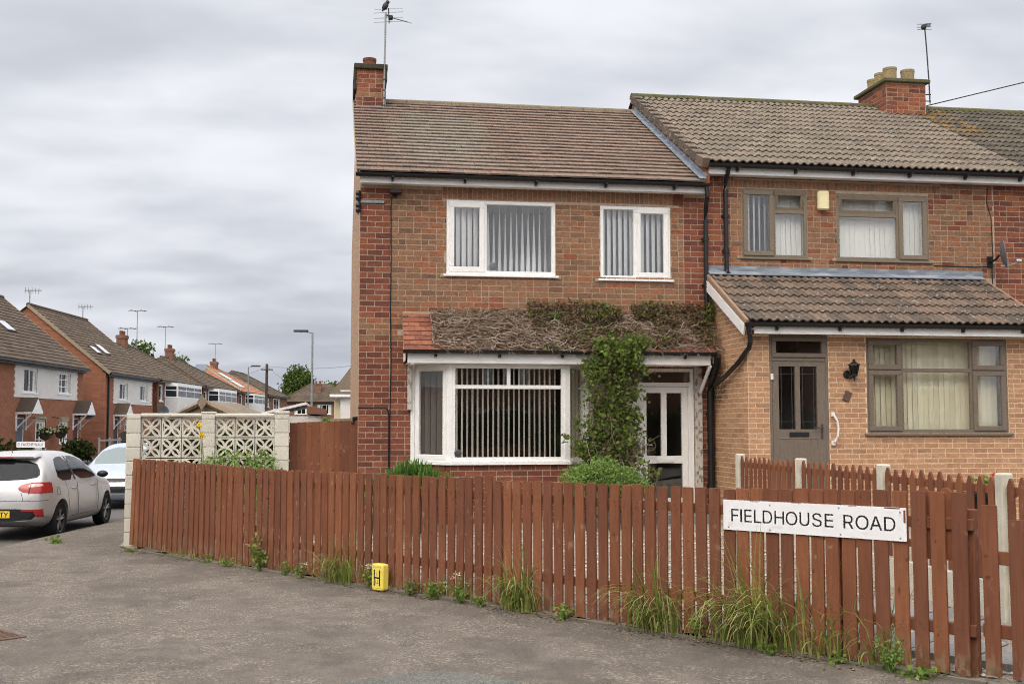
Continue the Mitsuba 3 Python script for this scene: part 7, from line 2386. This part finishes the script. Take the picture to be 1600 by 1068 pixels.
# trees
def tree(label, r, s, top, rad, n, size, bs='m_leaf_tree', seed=1, blobs=9, trunk_h=3.5):
    t = thing('tree', label, 'tree')
    R_ = np.random.default_rng(seed)
    c = SP(r, s)
    bl = []
    for k in range(blobs):
        a = R_.uniform(0, 6.28)
        q = R_.uniform(0, .65) * rad
        zz = R_.uniform(trunk_h + .8, top - rad * .28)
        f = rad * R_.uniform(.34, .55)
        bl.append((c[0] + math.cos(a) * q, c[1] + math.sin(a) * q, zz, f, f, f * R_.uniform(.7, .95)))
    bl.append((c[0], c[1], top - rad * .38, rad * .5, rad * .5, rad * .38))
    bl.append((c[0], c[1], (top + trunk_h) / 2, rad * .8, rad * .8, (top - trunk_h) * .36))
    mb = MB()
    leaves(mb, blob_points(bl, n, seed, .5), size, seed + 1, up=.5)
    part(t, 'crown', mb, bs, kind='stuff')
    st = MB().tube([SP(r, s, -.5), SP(r, s, trunk_h), SP(r, s, top * .75)], [.35, .25, .08], 8)
    for b in bl[:6]:
        st.tube([SP(r, s, trunk_h * .9), (np.array(b[:3]) + SP(r, s, trunk_h)) / 2 + [0, 0, .2], b[:3]], [.14, .09, .03], 5)
    part(t, 'trunk', st, 'm_bark')


tree('large round dark green tree behind the end-on house', -26.3, 178, 10.9, 3.7, 5200, .42, seed=3, blobs=12, trunk_h=4.0)
tree('tree whose top shows above the second brick house roof', -32.3, 112, 9.8, 2.6, 2600, .36, seed=8)
tree('small tree top behind the hipped roofs', -32.5, 126, 9.0, 2.2, 1600, .36, 'm_leaf_tree', 14)
tree('bushy tree far down the street beside the near house', -23.0, 200, 9.0, 4.2, 3600, .42, seed=19, blobs=12, trunk_h=3.0)
tree('dark tree far down the street right of the bushy one', -18.0, 215, 8.2, 4.0, 2600, .42, 'm_leaf_dark', 23, 10, 2.6)
# houses across the road, behind the camera: the windows mirror them
def opposite(x0, x1, y, label):
    t = thing('opposite_house', label, 'house', 'houses across the road behind the camera')
    F = frame([x1, y, 0], [-1, 0, 0], [0, -1, 0], ZU)
    W = x1 - x0
    wins = [(1.2, 3.2, 3.3, 4.6), (W - 3.2, W - 1.2, 3.3, 4.6), (.9, 3.4, .8, 2.4), (W - 3.4, W - .9, .8, 2.4)]
    part(t, 'front_wall', wall_slab(F, [(0, -.3), (W, -.3), (W, 5.3), (0, 5.3)], wins, .2), 'm_far_brick_brown')
    part(t, 'body', MB().box(.01, W - .01, .3, 8, -.3, 5.25, M=F), 'm_far_brick_brown')
    for w in wins:
        far_window(t, F, *w, nx=2, vent='all', glass='m_dark_glass')
    Mr, L = plane_frame((F @ np.array([-.2, -.3, 5.3, 1]))[:3], F[:3, 0], F[:3, 1] * 4.4 + ZU * 2.9)
    ro = free(t + '__roof')
    put(ro, tile_rows(Mr, 0, W + .4, L, .32), 'm_tile_dark')
    part(ro, 'gable', MB().add([(F @ np.array([*q, 1]))[:3] for q in ((0, 0, 5.25), (0, 8, 5.25), (0, 4.1, 8.1), (W, 0, 5.25), (W, 8, 5.25), (W, 4.1, 8.1))], [[0, 1, 2], [3, 5, 4], [1, 4, 5], [1, 5, 2]]), 'm_tile_dark')


gabled_house('brick_house', 'brick house across the side street, left of the picture, mirrored in the bay window', -6.0, 15.5, wins=[(-3, -1, 3.28, 4.38), (9, 11, 3.28, 4.38)], panel=(-4, 13.5, 2.99, 4.64), lowwins=[(0, 1.4, .7, 1.85), (6, 8, .7, 1.85)], doors=[(3, 4, 'm_door_maroon')])
oh = thing('hedge', 'tall dark garden hedge across the road behind the camera', 'hedge')
mb = MB()
leaves(mb, blob_points([(-18 + 1.1 * k, -10.5 + .2 * (k % 3), 1.25, .9, .55, 1.35) for k in range(36)], 9000, 91, .6), .22, 92, up=.3)
part(oh, 'foliage', mb, 'm_leaf_dark', kind='stuff')
part(oh, 'stem', MB().box(-18.5, 21, -10.75, -10.3, -.1, 2.15), 'm_bark')
for k, x in enumerate((-17.5, -8.2, 1.1, 10.4, 19.7)):
    opposite(x, x + 8.4, -15.5, f'plain brick house across the road behind the camera, {["first", "second", "third", "fourth", "fifth"][k]} from the left corner')
